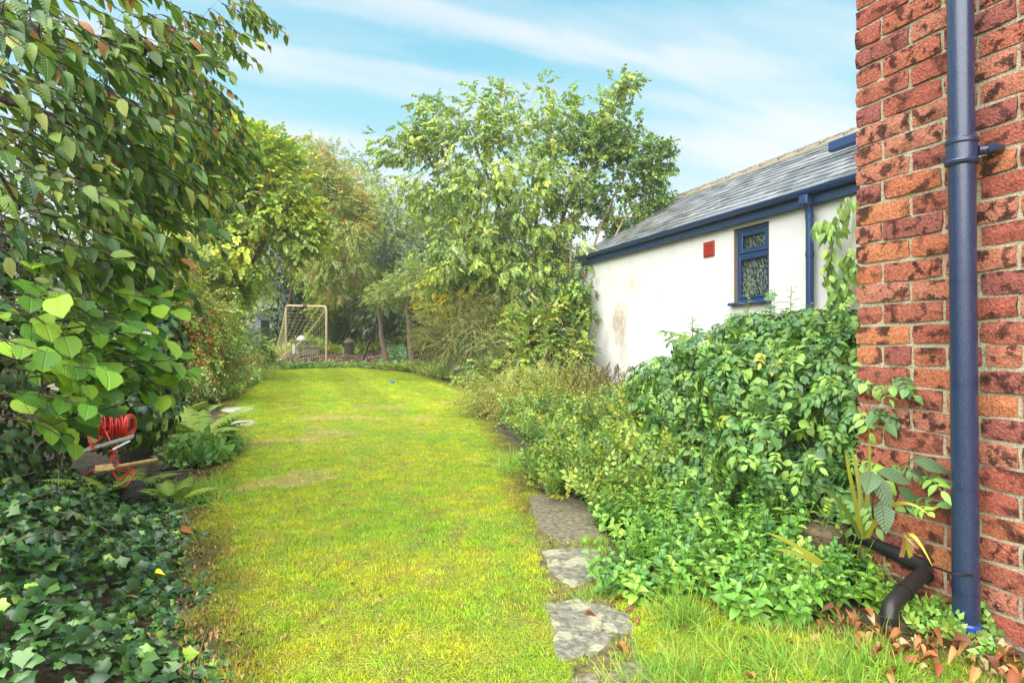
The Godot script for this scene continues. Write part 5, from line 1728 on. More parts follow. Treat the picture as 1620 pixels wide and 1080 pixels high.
func frond(l: float, seed_: int) -> ArrayMesh:
	var rg := RandomNumberGenerator.new()
	rg.seed = seed_
	var b := MB.new()
	var at := func(t: float) -> Vector3: return Vector3(0.03 * l * sin(t * 3.0), 0.25 * l * t - 0.62 * l * t * t, l * t * (1.0 - 0.15 * t))
	var pts := []
	var rr := []
	for i in 7:
		pts.append(at.call(i / 6.0))
		rr.append(0.0028 - 0.0018 * i / 6.0)
	b.tube(pts, rr, 4, Color(0.9, 0.8, 0.5), false)
	var n := 26
	for k in n:
		var t := 0.16 + 0.82 * k / n
		var w := l * 0.24 * sin(PI * pow(0.12 + 0.88 * (k + 1.0) / n, 0.75)) + 0.01
		var dirv: Vector3 = (at.call(t + 0.02) - at.call(t - 0.02)).normalized()
		for s in [-1.0, 1.0]:
			var d: Vector3 = (Vector3(s, -0.15, 0) + dirv * 0.4 + rv(rg) * 0.08).normalized()
			var up: Vector3 = dirv.cross(Vector3(s, 0, 0)) * s
			if up.y < 0:
				up = -up
			var prof := [[0.0, 0.5], [0.12, 1.0], [0.2, 0.55], [0.32, 0.95], [0.4, 0.5], [0.52, 0.8], [0.6, 0.4], [0.72, 0.6], [0.8, 0.25], [1.0, 0.0]]
			b.leaf(Transform3D(facing(d, up), at.call(t)), prof, w, 0.02 * l / 0.5, 0.15, 0.25, Color.WHITE)
	return b.mesh()


func ferns() -> void:
	var rg := RandomNumberGenerator.new()
	rg.seed = 720
	var shapes := [frond(0.5, 1), frond(0.55, 2), frond(0.45, 3)]
	var tones := [lin(0.27, 0.4, 0.06), lin(0.2, 0.33, 0.05), lin(0.36, 0.46, 0.08)]
	for e in [[Vector3(-0.706, 0.015, -5.904), "bright green fern clump at the lawn edge beyond the dark ivy bush", 17, 1.25], [Vector3(-0.978, 0.030, -6.761), "second fern clump, tucked behind the bright one beside the ivy bush", 11, 1.15], [Vector3(-0.946, 0.000, -4.112), "single yellow green fern growing out of the ivy by the cable reel", 5, 0.75], [Vector3(-0.609, 0.000, -3.983), "small low fern with spreading fronds at the lawn edge near the sticks", 6, 0.55]]:
		var t := thing("fern", e[0], e[1], "fern", "ferns along the lawn's left edge")
		for k in e[2]:
			var a: float = TAU * k / e[2] + rg.randf_range(-0.2, 0.2)
			var d := Vector3(cos(a), 1.1 + rg.randf_range(-0.4, 0.7), sin(a))
			var o := part("frond", pick(shapes, rg), leaf_mat(0.5, 0.45, 0.4, pick(tones, rg)), t, false)
			o.transform = Transform3D(facing(d, Vector3.UP).scaled(Vector3.ONE * e[3] * rg.randf_range(0.8, 1.1)), Vector3(cos(a), 0, sin(a)) * 0.03 + Vector3(0, 0.02, 0))
	ground_patch("ground_cover", "low heart shaped green leaves under the bright ferns at the lawn edge", [Vector3(-0.808, 0.003, -5.151), Vector3(-0.532, 0.000, -4.985), Vector3(-0.433, 0.012, -5.718), Vector3(-0.515, 0.013, -5.747), Vector3(-0.769, 0.008, -5.475)], 190, 0.06, 0.075, 725, [Color(0.2, 0.34, 0.07), Color(0.26, 0.4, 0.1), Color(0.13, 0.26, 0.06)])


func near_left() -> void:
	var twig := bark_mat([0.085, 0.05, 0.045], 260)
	var rg := RandomNumberGenerator.new()
	rg.seed = 800
	# the drooping tree overhead
	var t := thing("overhanging_tree", Vector3(-1.75, 0, -1.9), "dark near tree at upper left with drooping ribbed leaves turning red", "tree")
	var base := t.position
	var b := MB.new()
	b.tube([base, base + Vector3(0.05, 0.9, -0.05), base + Vector3(0.1, 1.8, -0.2), base + Vector3(0.3, 2.6, -0.5)], [0.08, 0.065, 0.05, 0.03], 9)
	part("trunk", b.mesh(), twig, t)
	var blobs := [[Vector3(-0.962, 1.757, -2.724), Vector3(0.140, 0.374, 0.300)], [Vector3(-0.983, 2.186, -2.839), Vector3(0.171, 0.147, 0.300)], [Vector3(-0.755, 1.829, -2.324), Vector3(0.263, 0.263, 0.400)], [Vector3(-0.617, 2.137, -2.699), Vector3(0.294, 0.245, 0.450)], [Vector3(-0.754, 1.432, -2.270), Vector3(0.216, 0.236, 0.350)], [Vector3(-0.640, 1.721, -2.708), Vector3(0.294, 0.269, 0.450)], [Vector3(-0.662, 2.348, -4.108), Vector3(0.268, 0.383, 0.500)], [Vector3(-0.644, 2.769, -4.102), Vector3(0.230, 0.230, 0.500)], [Vector3(-0.668, 1.448, -2.826), Vector3(0.243, 0.153, 0.350)], [Vector3(-0.318, 3.218, -4.405), Vector3(0.191, 0.085, 0.200)], [Vector3(-0.536, 2.269, -4.489), Vector3(0.204, 0.170, 0.400)], [Vector3(-0.779, 1.614, -3.725), Vector3(0.170, 0.170, 0.350)], [Vector3(-0.814, 1.274, -2.560), Vector3(0.156, 0.067, 0.250)], [Vector3(-0.517, 2.631, -4.481), Vector3(0.149, 0.213, 0.300)], [Vector3(-0.376, 2.402, -4.641), Vector3(0.125, 0.179, 0.300)], [Vector3(-0.477, 3.099, -4.466), Vector3(0.213, 0.128, 0.300)], [Vector3(-0.723, 1.337, -3.061), Vector3(0.180, 0.111, 0.300)], [Vector3(-0.800, 1.305, -2.769), Vector3(0.220, 0.086, 0.300)], [Vector3(-0.751, 1.946, -4.143), Vector3(0.237, 0.191, 0.500)], [Vector3(-0.188, 3.363, -4.569), Vector3(0.125, 0.045, 0.150)], [Vector3(-0.620, 2.091, -4.414), Vector3(0.187, 0.145, 0.400)]]
	var ends := in_blobs(blobs, 520, rg, 0.5)
	var nodes := [[base + Vector3(0.1, 1.6, -0.2), 0.03], [base + Vector3(0.3, 2.6, -0.5), 0.025], [Vector3(-0.775, 1.982, -2.438), 0.014], [Vector3(-0.668, 1.721, -2.504), 0.012], [Vector3(-0.542, 2.126, -2.992), 0.01], [Vector3(-0.793, 1.385, -2.338), 0.012]]
	b = MB.new()
	for i in range(2, 6):
		b.tube([nodes[0 if i == 5 else 1][0], nodes[0][0].lerp(nodes[i][0], 0.5) + Vector3.UP * 0.15, nodes[i][0]], [0.02, 0.015, nodes[i][1]], 6, Color.WHITE, false)
	branch_to(b, nodes, ends, rg, Color.WHITE, 0.8)
	var xfs := []
	var tones := []
	for e in ends:
		var out: Vector3 = (e - (base + Vector3(0.2, 1.6, -0.4))).normalized()
		var d := (out * Vector3(0.8, 0.2, 0.8) + Vector3(0.35, -0.45, 0.0) + rv(rg) * 0.35).normalized()
		var l := rg.randf_range(0.14, 0.32)
		b.tube([e, e + d * l * 0.5 + Vector3.DOWN * 0.005, e + d * l + Vector3.DOWN * 0.03], [0.003, 0.0024, 0.0015], 4, Color.WHITE, false)
		var far := clampf((-e.z - 2.4) / 1.4, 0.0, 1.0)
		for k in 10:
			var f := (k / 2 + 0.5) / 5.0
			var s := 1.0 if k % 2 else -1.0
			var side := d.cross(Vector3.UP).normalized() * s
			var ld := side * rg.randf_range(0.2, 0.7) + Vector3.DOWN * rg.randf_range(0.0, 0.8) + d * 0.6 + rv(rg) * 0.35
			var n := Vector3.UP * 0.7 - ld.normalized() * 0.2 + side * 0.5 + Vector3(0.1, 0.3, 0.1) + rv(rg) * 0.5
			var q: Vector3 = e + d * l * f + Vector3.DOWN * 0.03 * f * f
			xfs.append(Transform3D(facing(ld, n).scaled(Vector3.ONE * rg.randf_range(0.5, 1.1)), q))
			var r := rg.randf()
			tones.append(4 if r < 0.012 + 0.06 * far else 3 if r < 0.1 + 0.22 * far else rg.randi() % 3)
	tag(part("branchwork", b.mesh(), twig, t), "", "", "", "stuff")
	var lf := []
	for i in 3:
		b = MB.new()
		b.leaf(Transform3D.IDENTITY, OVATE, 0.08, 0.036, [0.32, 0.5, 0.15][i], [0.3, 0.55, 0.1][i], Color.WHITE, 0.06, rg)
		b.tube([Vector3.ZERO, Vector3(0, 0.004, -0.014)], [0.0012, 0.0012], 3, Color(1.6, 0.6, 0.6), false)
		lf.append(b.mesh())
	leaves(t, "leaf", lf, xfs, tones, [Color(0.04, 0.095, 0.02), Color(0.08, 0.155, 0.025), Color(0.16, 0.25, 0.035), Color(0.27, 0.3, 0.05), Color(0.4, 0.17, 0.06)], 300, 0.36, 0.75, 0.6, true, 801)
	# hazel below it
	t = thing("hazel_bush", Vector3(-1.5, 0, -1.7), "hazel bush with big bright green rounded leaves below the dark tree", "shrub")
	base = t.position
	rg.seed = 810
	blobs = [[Vector3(-0.793, 1.102, -2.338), Vector3(0.162, 0.091, 0.200)], [Vector3(-0.676, 1.046, -2.400), Vector3(0.170, 0.117, 0.220)], [Vector3(-0.772, 0.881, -2.277), Vector3(0.157, 0.118, 0.250)], [Vector3(-0.626, 0.894, -2.488), Vector3(0.145, 0.089, 0.200)], [Vector3(-0.755, 0.790, -2.431), Vector3(0.149, 0.074, 0.200)], [Vector3(-0.584, 1.087, -2.740), Vector3(0.150, 0.113, 0.250)], [Vector3(-0.751, 1.229, -2.536), Vector3(0.156, 0.056, 0.150)], [Vector3(-0.812, 0.718, -2.345), Vector3(0.141, 0.101, 0.200)], [Vector3(-0.537, 0.840, -2.669), Vector3(0.110, 0.098, 0.200)], [Vector3(-0.891, 0.962, -2.804), Vector3(0.294, 0.220, 0.250)]]
	ends = in_blobs(blobs, 125, rg, 0.7)
	nodes = [[base, 0.02], [base + Vector3(0.2, 0.5, -0.1), 0.016], [base + Vector3(0.35, 0.9, -0.1), 0.013], [base + Vector3(0.5, 0.7, -0.3), 0.012]]
	b = MB.new()
	b.tube([nodes[0][0], nodes[1][0], nodes[2][0]], [0.02, 0.016, 0.012], 7)
	branch_to(b, nodes, ends, rg, Color.WHITE, 0.7)
	xfs = []
	tones = []
	for e in ends:
		var d := (Vector3(0.8, -0.12, 0.1) + rv(rg) * 0.5).normalized()
		var l := rg.randf_range(0.12, 0.22)
		b.tube([e, e + d * l], [0.0028, 0.0015], 4, Color.WHITE, false)
		for k in 4:
			var s := 1.0 if k % 2 else -1.0
			var side := d.cross(Vector3.UP).normalized() * s
			var ld := side * 0.5 + d * 0.7 + Vector3.DOWN * rg.randf_range(0.15, 0.5)
			var n := Vector3.UP + Vector3(0.15, 0, 0.2) + rv(rg) * 0.5
			xfs.append(Transform3D(facing(ld, n).scaled(Vector3.ONE * rg.randf_range(0.5, 1.05)), e + d * l * (k + 1) / 4.0))
			tones.append(rg.randi() % 4 if rg.randf() > 0.03 else 4)
	tag(part("branchwork", b.mesh(), twig, t), "", "", "", "stuff")
	lf = []
	for i in 3:
		b = MB.new()
		b.leaf(Transform3D.IDENTITY, ROUND, 0.088, 0.074, 0.16, [0.2, 0.35, 0.1][i], Color.WHITE, 0.07, rg)
		b.tube([Vector3.ZERO, Vector3(0, 0.004, -0.02)], [0.0012, 0.0012], 3, Color(1, 1, 0.8), false)
		lf.append(b.mesh())
	leaves(t, "leaf", lf, xfs, tones, [Color(0.1, 0.23, 0.03), Color(0.17, 0.32, 0.035), Color(0.065, 0.15, 0.03), Color(0.28, 0.43, 0.045), Color(0.6, 0.62, 0.5)], 300, 0.42, 0.7, 0.4, true, 811)
	# ivy over the ground
	t = thing("ivy_carpet", Vector3(-0.9, 0, -2.5), "thick carpet of glossy dark ivy at the lower left of the lawn", "ivy")
	rg.seed = 820
	xfs = []
	tones = []
	for i in 11500:
		var z := -0.9 - 3.6 * rg.randf()
		var w := pow(rg.randf(), 0.9)
		var x := lookup(EDGE_L, z) + 0.03 + 0.05 * sin(z * 9.0) - w * 1.5
		var h := 0.02 + 0.34 * smoothstep(0.0, 0.55, w) + 0.07 * sin(x * 13.0 + z * 4.0) * sin(z * 11.0) * smoothstep(0.0, 0.3, w)
		h *= 1.0 - 0.4 * smoothstep(-3.1, -3.9, z)
		var y := maxf(0.012, h * (1.0 - 0.5 * rg.randf() * rg.randf()) - 0.02)
		var n := Vector3(0.35 + 0.3 * (1.0 - w), 1.0, 0.25) + rv(rg) * 0.85
		xfs.append(Transform3D(facing(Vector3(0.6, -0.5, 0.3) + rv(rg) * 0.8, n).scaled(Vector3.ONE * rg.randf_range(0.38, 0.82)), Vector3(x, y, z)))
		tones.append(rg.randi() % 4 if rg.randf() > 0.05 else 4)
	b = MB.new()
	for i in 18:
		var z := -1.0 - 3.0 * rg.randf()
		var x := lookup(EDGE_L, z) - rg.randf() * 0.9
		var q := Vector3(x, 0.3 * smoothstep(0, 0.5, lookup(EDGE_L, z) - x) + 0.02, z)
		var d := Vector3(rg.randf_range(-0.4, 1), rg.randf_range(-0.2, 0.25), rg.randf_range(-1, 1)).normalized() * rg.randf_range(0.1, 0.3)
		b.tube([q, q + d * 0.5 + Vector3.UP * 0.02, q + d], [0.0022, 0.002, 0.001], 4)
	tag(part("vine_stems", b.mesh(), bark_mat([0.25, 0.17, 0.1], 264), t), "", "", "", "stuff")
	leaves(t, "leaf", ivy_meshes(), xfs, tones, [Color(0.024, 0.07, 0.014), Color(0.04, 0.105, 0.02), Color(0.018, 0.048, 0.014), Color(0.07, 0.15, 0.028), Color(0.22, 0.36, 0.05)], 300, 0.34, 0.12, 0.6, false, 821)
	# dark mass of ivy leaves that fills the bank behind
	t = thing("ivy_bank", Vector3(-2.0, 0, -3.6), "shadowed bank of ivy and dead stems behind the hazel bush", "ivy")
	rg.seed = 830
	var sh := shell([[Vector3(-1.9, 0.3, -3.2), Vector3(0.7, 0.75, 0.9)], [Vector3(-2.0, 0.6, -4.2), Vector3(0.8, 1.5, 1.0)], [Vector3(-1.6, 0.1, -2.6), Vector3(0.5, 0.5, 0.6)], [Vector3(-1.75, 0.2, -3.8), Vector3(0.5, 0.55, 0.6)], [Vector3(-2.05, 1.5, -3.3), Vector3(0.6, 1.0, 0.9)]], 6400, rg, 0.3)
	var cl := []
	for q in sh:
		cl.append(tint(pick([Color(0.04, 0.08, 0.025), Color(0.06, 0.11, 0.03), Color(0.08, 0.14, 0.04)], rg), rg))
	multi(t, "foliage", ivy_meshes()[0], leaf_mat(0.35, 0.15), sh, cl)


# ---------------------------------------------------------------- things in the garden
func garden_things() -> void:
	var rg := RandomNumberGenerator.new()
	rg.seed = 900
	# the goal
	var fl := Vector3(0.040, 0.336, -21.294)
	var fr := Vector3(1.233, 0.270, -19.659)
	fl.y = gy(fl.z) + 0.03
	fr.y = gy(fr.z) + 0.03
	var high := 1.8
	var t := thing("goal", fr.lerp(fl, 0.5) * Vector3(1, 0, 1) + Vector3(0, fr.y, 0), "old lacrosse style goal with rusty cream frame and yellowed net", "goal")
	var rust := world_mapped(noise_tex(901, 0.05, [[0.0, lin(0.42, 0.16, 0.06)], [0.42, lin(0.55, 0.36, 0.2)], [0.6, lin(0.62, 0.54, 0.42)], [1.0, lin(0.4, 0.14, 0.05)]], 256), 1.5, 0.7)
	var tl := fl + Vector3.UP * high
	var tr := fr + Vector3.UP * high
	var in_r := (tl - tr).normalized() * 0.1
	for e in [[fl, tl - Vector3.UP * 0.1, tl - Vector3.UP * 0.03 - in_r * 0.3, tl - in_r], [fr, tr - Vector3.UP * 0.1, tr - Vector3.UP * 0.03 + in_r * 0.3, tr + in_r]]:
		var b := MB.new()
		b.tube(e, [0.034, 0.034, 0.034, 0.034], 10)
		part("post", b.mesh(), rust, t)
	var b := MB.new()
	b.tube([tl - in_r, tl.lerp(tr, 0.5), tr + in_r], [0.034, 0.034, 0.034], 10)
	part("crossbar", b.mesh(), rust, t)
	b = MB.new()
	b.box(tl.lerp(tr, 0.5), Vector3(0.09, 0.09, 0.2), facing(tr - tl, Vector3.UP), 0.01)
	part("clamp", b.mesh(), plain(lin(0.06, 0.045, 0.04), 0.6), t)
	var apex := Vector3(-0.504, 0.286, -21.074)
	apex.y = gy(apex.z) + 0.03
	for q in [fl, fr]:
		b = MB.new()
		b.tube([q, apex], [0.025, 0.025], 8)
		part("base_bar", b.mesh(), rust, t)
	var rim := []
	for i in 41:
		var s := i / 40.0 * 3.0
		rim.append(fl.lerp(tl, s) if s < 1 else (tl.lerp(tr, s - 1) if s < 2 else tr.lerp(fr, s - 2)))
	var net_at := func(i: int, f: float) -> Vector3:
		var r: Vector3 = rim[i]
		var q := r.lerp(apex, f)
		var h: float = r.y - fr.y
		q.y = lerpf(fr.y, apex.y, f) + h * pow(1.0 - f, 1.75)
		return q
	b = MB.new()
	for i in range(0, 41, 2) + [13, 27]:
		var pts := []
		var rr := []
		for k in 11:
			pts.append(net_at.call(i, k / 10.0 * 0.97))
			rr.append(0.003 if i % 40 and i != 13 and i != 27 else 0.012)
		b.tube(pts, rr, 3, Color.WHITE, false)
	for k in range(1, 22):
		var pts := []
		var rr := []
		for i in 41:
			pts.append(net_at.call(i, k / 26.0))
			rr.append(0.003)
		b.tube(pts, rr, 3, Color.WHITE, false)
	tag(part("net", b.mesh(), plain(lin(0.62, 0.58, 0.24), 0.8), t), "", "", "", "stuff")
	# weathered bench, white bowl and tub, behind the net
	var grey := bark_mat([0.26, 0.24, 0.19], 910)
	var bp := Vector3(0.494, 0.559, -22.941)
	bp.y = gy(bp.z)
	t = thing("garden_table", bp, "weathered grey low wooden table seen through the goal net", "table")
	b = MB.new()
	b.box(bp + Vector3(0, 0.56, 0), Vector3(0.66, 0.07, 0.4), Basis.IDENTITY, 0.02)
	part("tabletop", b.mesh(), grey, t)
	for s in [-0.12, 0.12, 0.26, -0.26]:
		b = MB.new()
		b.box(bp + Vector3(s, 0.26, 0.1 if absf(s) < 0.2 else -0.1), Vector3(0.05, 0.53, 0.05), Basis.IDENTITY, 0.008)
		part("leg", b.mesh(), grey, t)
	t = thing("bowl", bp + Vector3(0.08, 0.597, 0), "upturned white bowl on the grey garden table", "bowl")
	b = MB.new()
	b.lathe(t.position, [Vector2(0.17, 0.0), Vector2(0.165, 0.03), Vector2(0.13, 0.1), Vector2(0.07, 0.14), Vector2(0.0, 0.15)], 18)
	part("shell", b.mesh(), plain(lin(0.8, 0.76, 0.8), 0.4), t)
	t = thing("tub", bp + Vector3(-0.05, 0, -0.55), "white tub standing on the ground behind the grey garden table", "tub")
	b = MB.new()
	b.lathe(t.position, [Vector2(0.0, 0.0), Vector2(0.2, 0.0), Vector2(0.24, 0.42), Vector2(0.25, 0.45), Vector2(0.22, 0.45), Vector2(0.2, 0.3)], 18)
	part("body", b.mesh(), plain(lin(0.8, 0.76, 0.8), 0.4), t)
	var sp := Vector3(0.888, 0.324, -23.004)
	sp.y = gy(sp.z)
	t = thing("stone_trough", sp, "low rough grey stone trough on the bark behind the goal net", "trough")
	b = MB.new()
	b.box(sp + Vector3(0, 0.15, 0), Vector3(0.62, 0.3, 0.34), Basis(Vector3.UP, 0.1), 0.04)
	part("body", b.mesh(), bark_mat([0.3, 0.27, 0.2], 914), t)
	b = MB.new()
	b.box(sp + Vector3(0, 0.33, 0), Vector3(0.7, 0.07, 0.4), Basis(Vector3.UP, 0.1), 0.02)
	part("lip", b.mesh(), bark_mat([0.3, 0.27, 0.2], 914), t)
	# chimney pot
	var cp := Vector3(2.229, 0.529, -22.704)
	cp.y = gy(cp.z) + 0.03
	t = thing("chimney_pot", cp, "dark fluted chimney pot standing on the bark right of the goal", "planter")
	var soot := bark_mat([0.085, 0.07, 0.055], 918)
	b = MB.new()
	b.lathe(cp, [Vector2(0.0, 0.0), Vector2(0.16, 0.0), Vector2(0.155, 0.42), Vector2(0.17, 0.44), Vector2(0.17, 0.46)], 24)
	var body := part("body", b.mesh(), soot, t)
	for k in 12:
		b = MB.new()
		var a := TAU * k / 12
		var o := Vector3(cos(a), 0, sin(a)) * 0.158
		b.tube([cp + o + Vector3.UP * 0.03, cp + o + Vector3.UP * 0.41], [0.014, 0.014], 5)
		part("rib", b.mesh(), soot, body)
	b = MB.new()
	b.lathe(cp, [Vector2(0.155, 0.43), Vector2(0.2, 0.46), Vector2(0.2, 0.53), Vector2(0.16, 0.56), Vector2(0.09, 0.6), Vector2(0.08, 0.64), Vector2(0.0, 0.66)], 24)
	part("cap", b.mesh(), bark_mat([0.24, 0.17, 0.12], 920), t)
	# black poles leaning on the fruit tree
	var black := plain(lin(0.015, 0.015, 0.018), 0.45)
	t = thing("metal_stand", Vector3(2.397, 0.310, -19.428), "black metal pole with curved prop leaning beside the fruit tree", "stand")
	b = MB.new()
	b.tube([Vector3(2.359, 0.465, -19.442), Vector3(2.615, 1.410, -19.130), Vector3(2.827, 2.117, -18.835)], [0.03, 0.028, 0.024], 8)
	part("pole", b.mesh(), black, t)
	b = MB.new()
	b.tube([Vector3(2.694, 1.606, -18.993), Vector3(2.809, 1.247, -18.842), Vector3(2.959, 1.048, -18.677), Vector3(3.071, 0.989, -18.527)], [0.028, 0.03, 0.03, 0.026], 8)
	part("prop", b.mesh(), black, t)
	# barrow
	t = thing("wheelbarrow", Vector3(-0.939, 0.522, -22.847), "dark old wheelbarrow half hidden in leaves left of the goal", "barrow")
	var wc := Vector3(-0.918, 0.682, -22.839)
	b = MB.new()
	b.torus(wc, Vector3(0.5, 0, 1).normalized(), 0.16, 0.05, 20, 8)
	b.lathe(wc, [Vector2(0.0, -0.03), Vector2(0.13, -0.02), Vector2(0.13, 0.02), Vector2(0.0, 0.03)], 14, Color.WHITE, Vector3(0.5, 0, 1).normalized())
	part("wheel", b.mesh(), black, t)
	b = MB.new()
	b.tube([wc, Vector3(-1.095, 0.882, -23.121), Vector3(-1.148, 1.291, -23.355)], [0.03, 0.03, 0.025], 7)
	part("handle", b.mesh(), black, t)
	b = MB.new()
	b.tube([wc, Vector3(-1.356, 0.950, -23.007), Vector3(-1.612, 1.061, -22.891)], [0.035, 0.035, 0.03], 7)
	part("frame", b.mesh(), black, t)
	# sheds and covers at the end
	t = thing("garden_shed", Vector3(-1.025, 0.719, -26.093), "slate blue boarded garden shed glimpsed through trees left of the goal", "shed")
	var p := t.position
	var bluegrey := plain(lin(0.17, 0.185, 0.26), 0.8)
	b = MB.new()
	b.box(p + Vector3(-0.1, 0.62, -0.64), Vector3(0.8, 1.24, 1.0), Basis(Vector3.UP, -0.3), 0.02)
	part("wall", b.mesh(), plain(lin(0.2, 0.21, 0.28), 0.8), t)
	for k in 12:
		b = MB.new()
		b.box(p + Basis(Vector3.UP, -0.3) * Vector3(0, 0.06 + k * 0.102, 0.515) + Vector3(-0.1, 0, -0.64), Vector3(0.8, 0.098, 0.03), Basis(Vector3.UP, -0.3) * Basis(Vector3.RIGHT, 0.08), 0.006)
		part("board", b.mesh(), bluegrey, t)
	b = MB.new()
	for s in [-1.0, 1.0]:
		b.box(p + Basis(Vector3.UP, -0.3) * Vector3(s * 0.24, 1.34, 0) + Vector3(-0.1, 0, -0.64), Vector3(0.6, 0.045, 1.15), Basis(Vector3.UP, -0.3) * Basis(Vector3.BACK, -s * 0.5), 0.01)
	part("roof", b.mesh(), plain(lin(0.05, 0.05, 0.06), 0.8), t)
	p = Vector3(2.253, 1.094, -28.049) * Vector3(1, 0, 1) + Vector3(0, gy(-29), 0)
	t = thing("compost_bin", p, "grey lilac tapered compost bin behind the goal's right post", "bin")
	b = MB.new()
	b.lathe(p, [Vector2(0.45, 0.0), Vector2(0.4, 0.4), Vector2(0.3, 0.68), Vector2(0.2, 0.76)], 24)
	part("body", b.mesh(), plain(lin(0.14, 0.125, 0.18), 0.6), t)
	b = MB.new()
	b.lathe(p, [Vector2(0.21, 0.75), Vector2(0.23, 0.78), Vector2(0.14, 0.83), Vector2(0.0, 0.84)], 24)
	part("lid", b.mesh(), plain(lin(0.12, 0.11, 0.16), 0.6), t)
	# pale palings on the left
	t = thing("picket_fence", Vector3(-1.717, 0.950, -26.357) * Vector3(1, 0, 1) + Vector3(0, gy(-27), 0), "pale weathered pickets showing through leaves at the far left", "fence")
	for k in 9:
		b = MB.new()
		b.box(t.position + Vector3(-0.6 + k * 0.14, 0.75, 0.02 * sin(k * 3.0)), Vector3(0.1, 1.5, 0.02), Basis.IDENTITY, 0.005)
		part("board", b.mesh(), plain(lin(0.45, 0.42, 0.38), 0.85), t)
	# ball
	t = thing("ball", Vector3(2.117, 0.128, -12.533) + Vector3.UP * 0.035, "small bright blue ball lying on the far lawn", "ball")
	b = MB.new()
	var prof := []
	for k in 9:
		prof.append(Vector2(sin(PI * k / 8.0), -cos(PI * k / 8.0)) * 0.042)
	b.lathe(t.position, prof, 16)
	part("shell", b.mesh(), plain(lin(0.03, 0.16, 0.5), 0.3), t)
	# pale flat stones at the lawn's left edge
	var st := [[Vector3(-0.615, 0.063, -8.734), 0.2, "larger pale flat stone at the lawn's left edge beside the fern"], [Vector3(-0.441, 0.040, -7.378), 0.15, "smaller pale flat stone at the lawn's left edge, nearer the fern"]]
	for e in st:
		t = thing("flat_stone", e[0], e[2], "stone", "pale stones at the lawn's left edge")
		var cs := []
		for k in 7:
			var a := TAU * k / 7
			cs.append(e[0] + Vector3(cos(a) * e[1] * rg.randf_range(0.8, 1.2), 0, sin(a) * e[1] * rg.randf_range(0.9, 1.5)))
		part("slab", slab_mesh(cs, 0.035, 20), bark_mat([0.62, 0.58, 0.48], 924), t)
	reel()


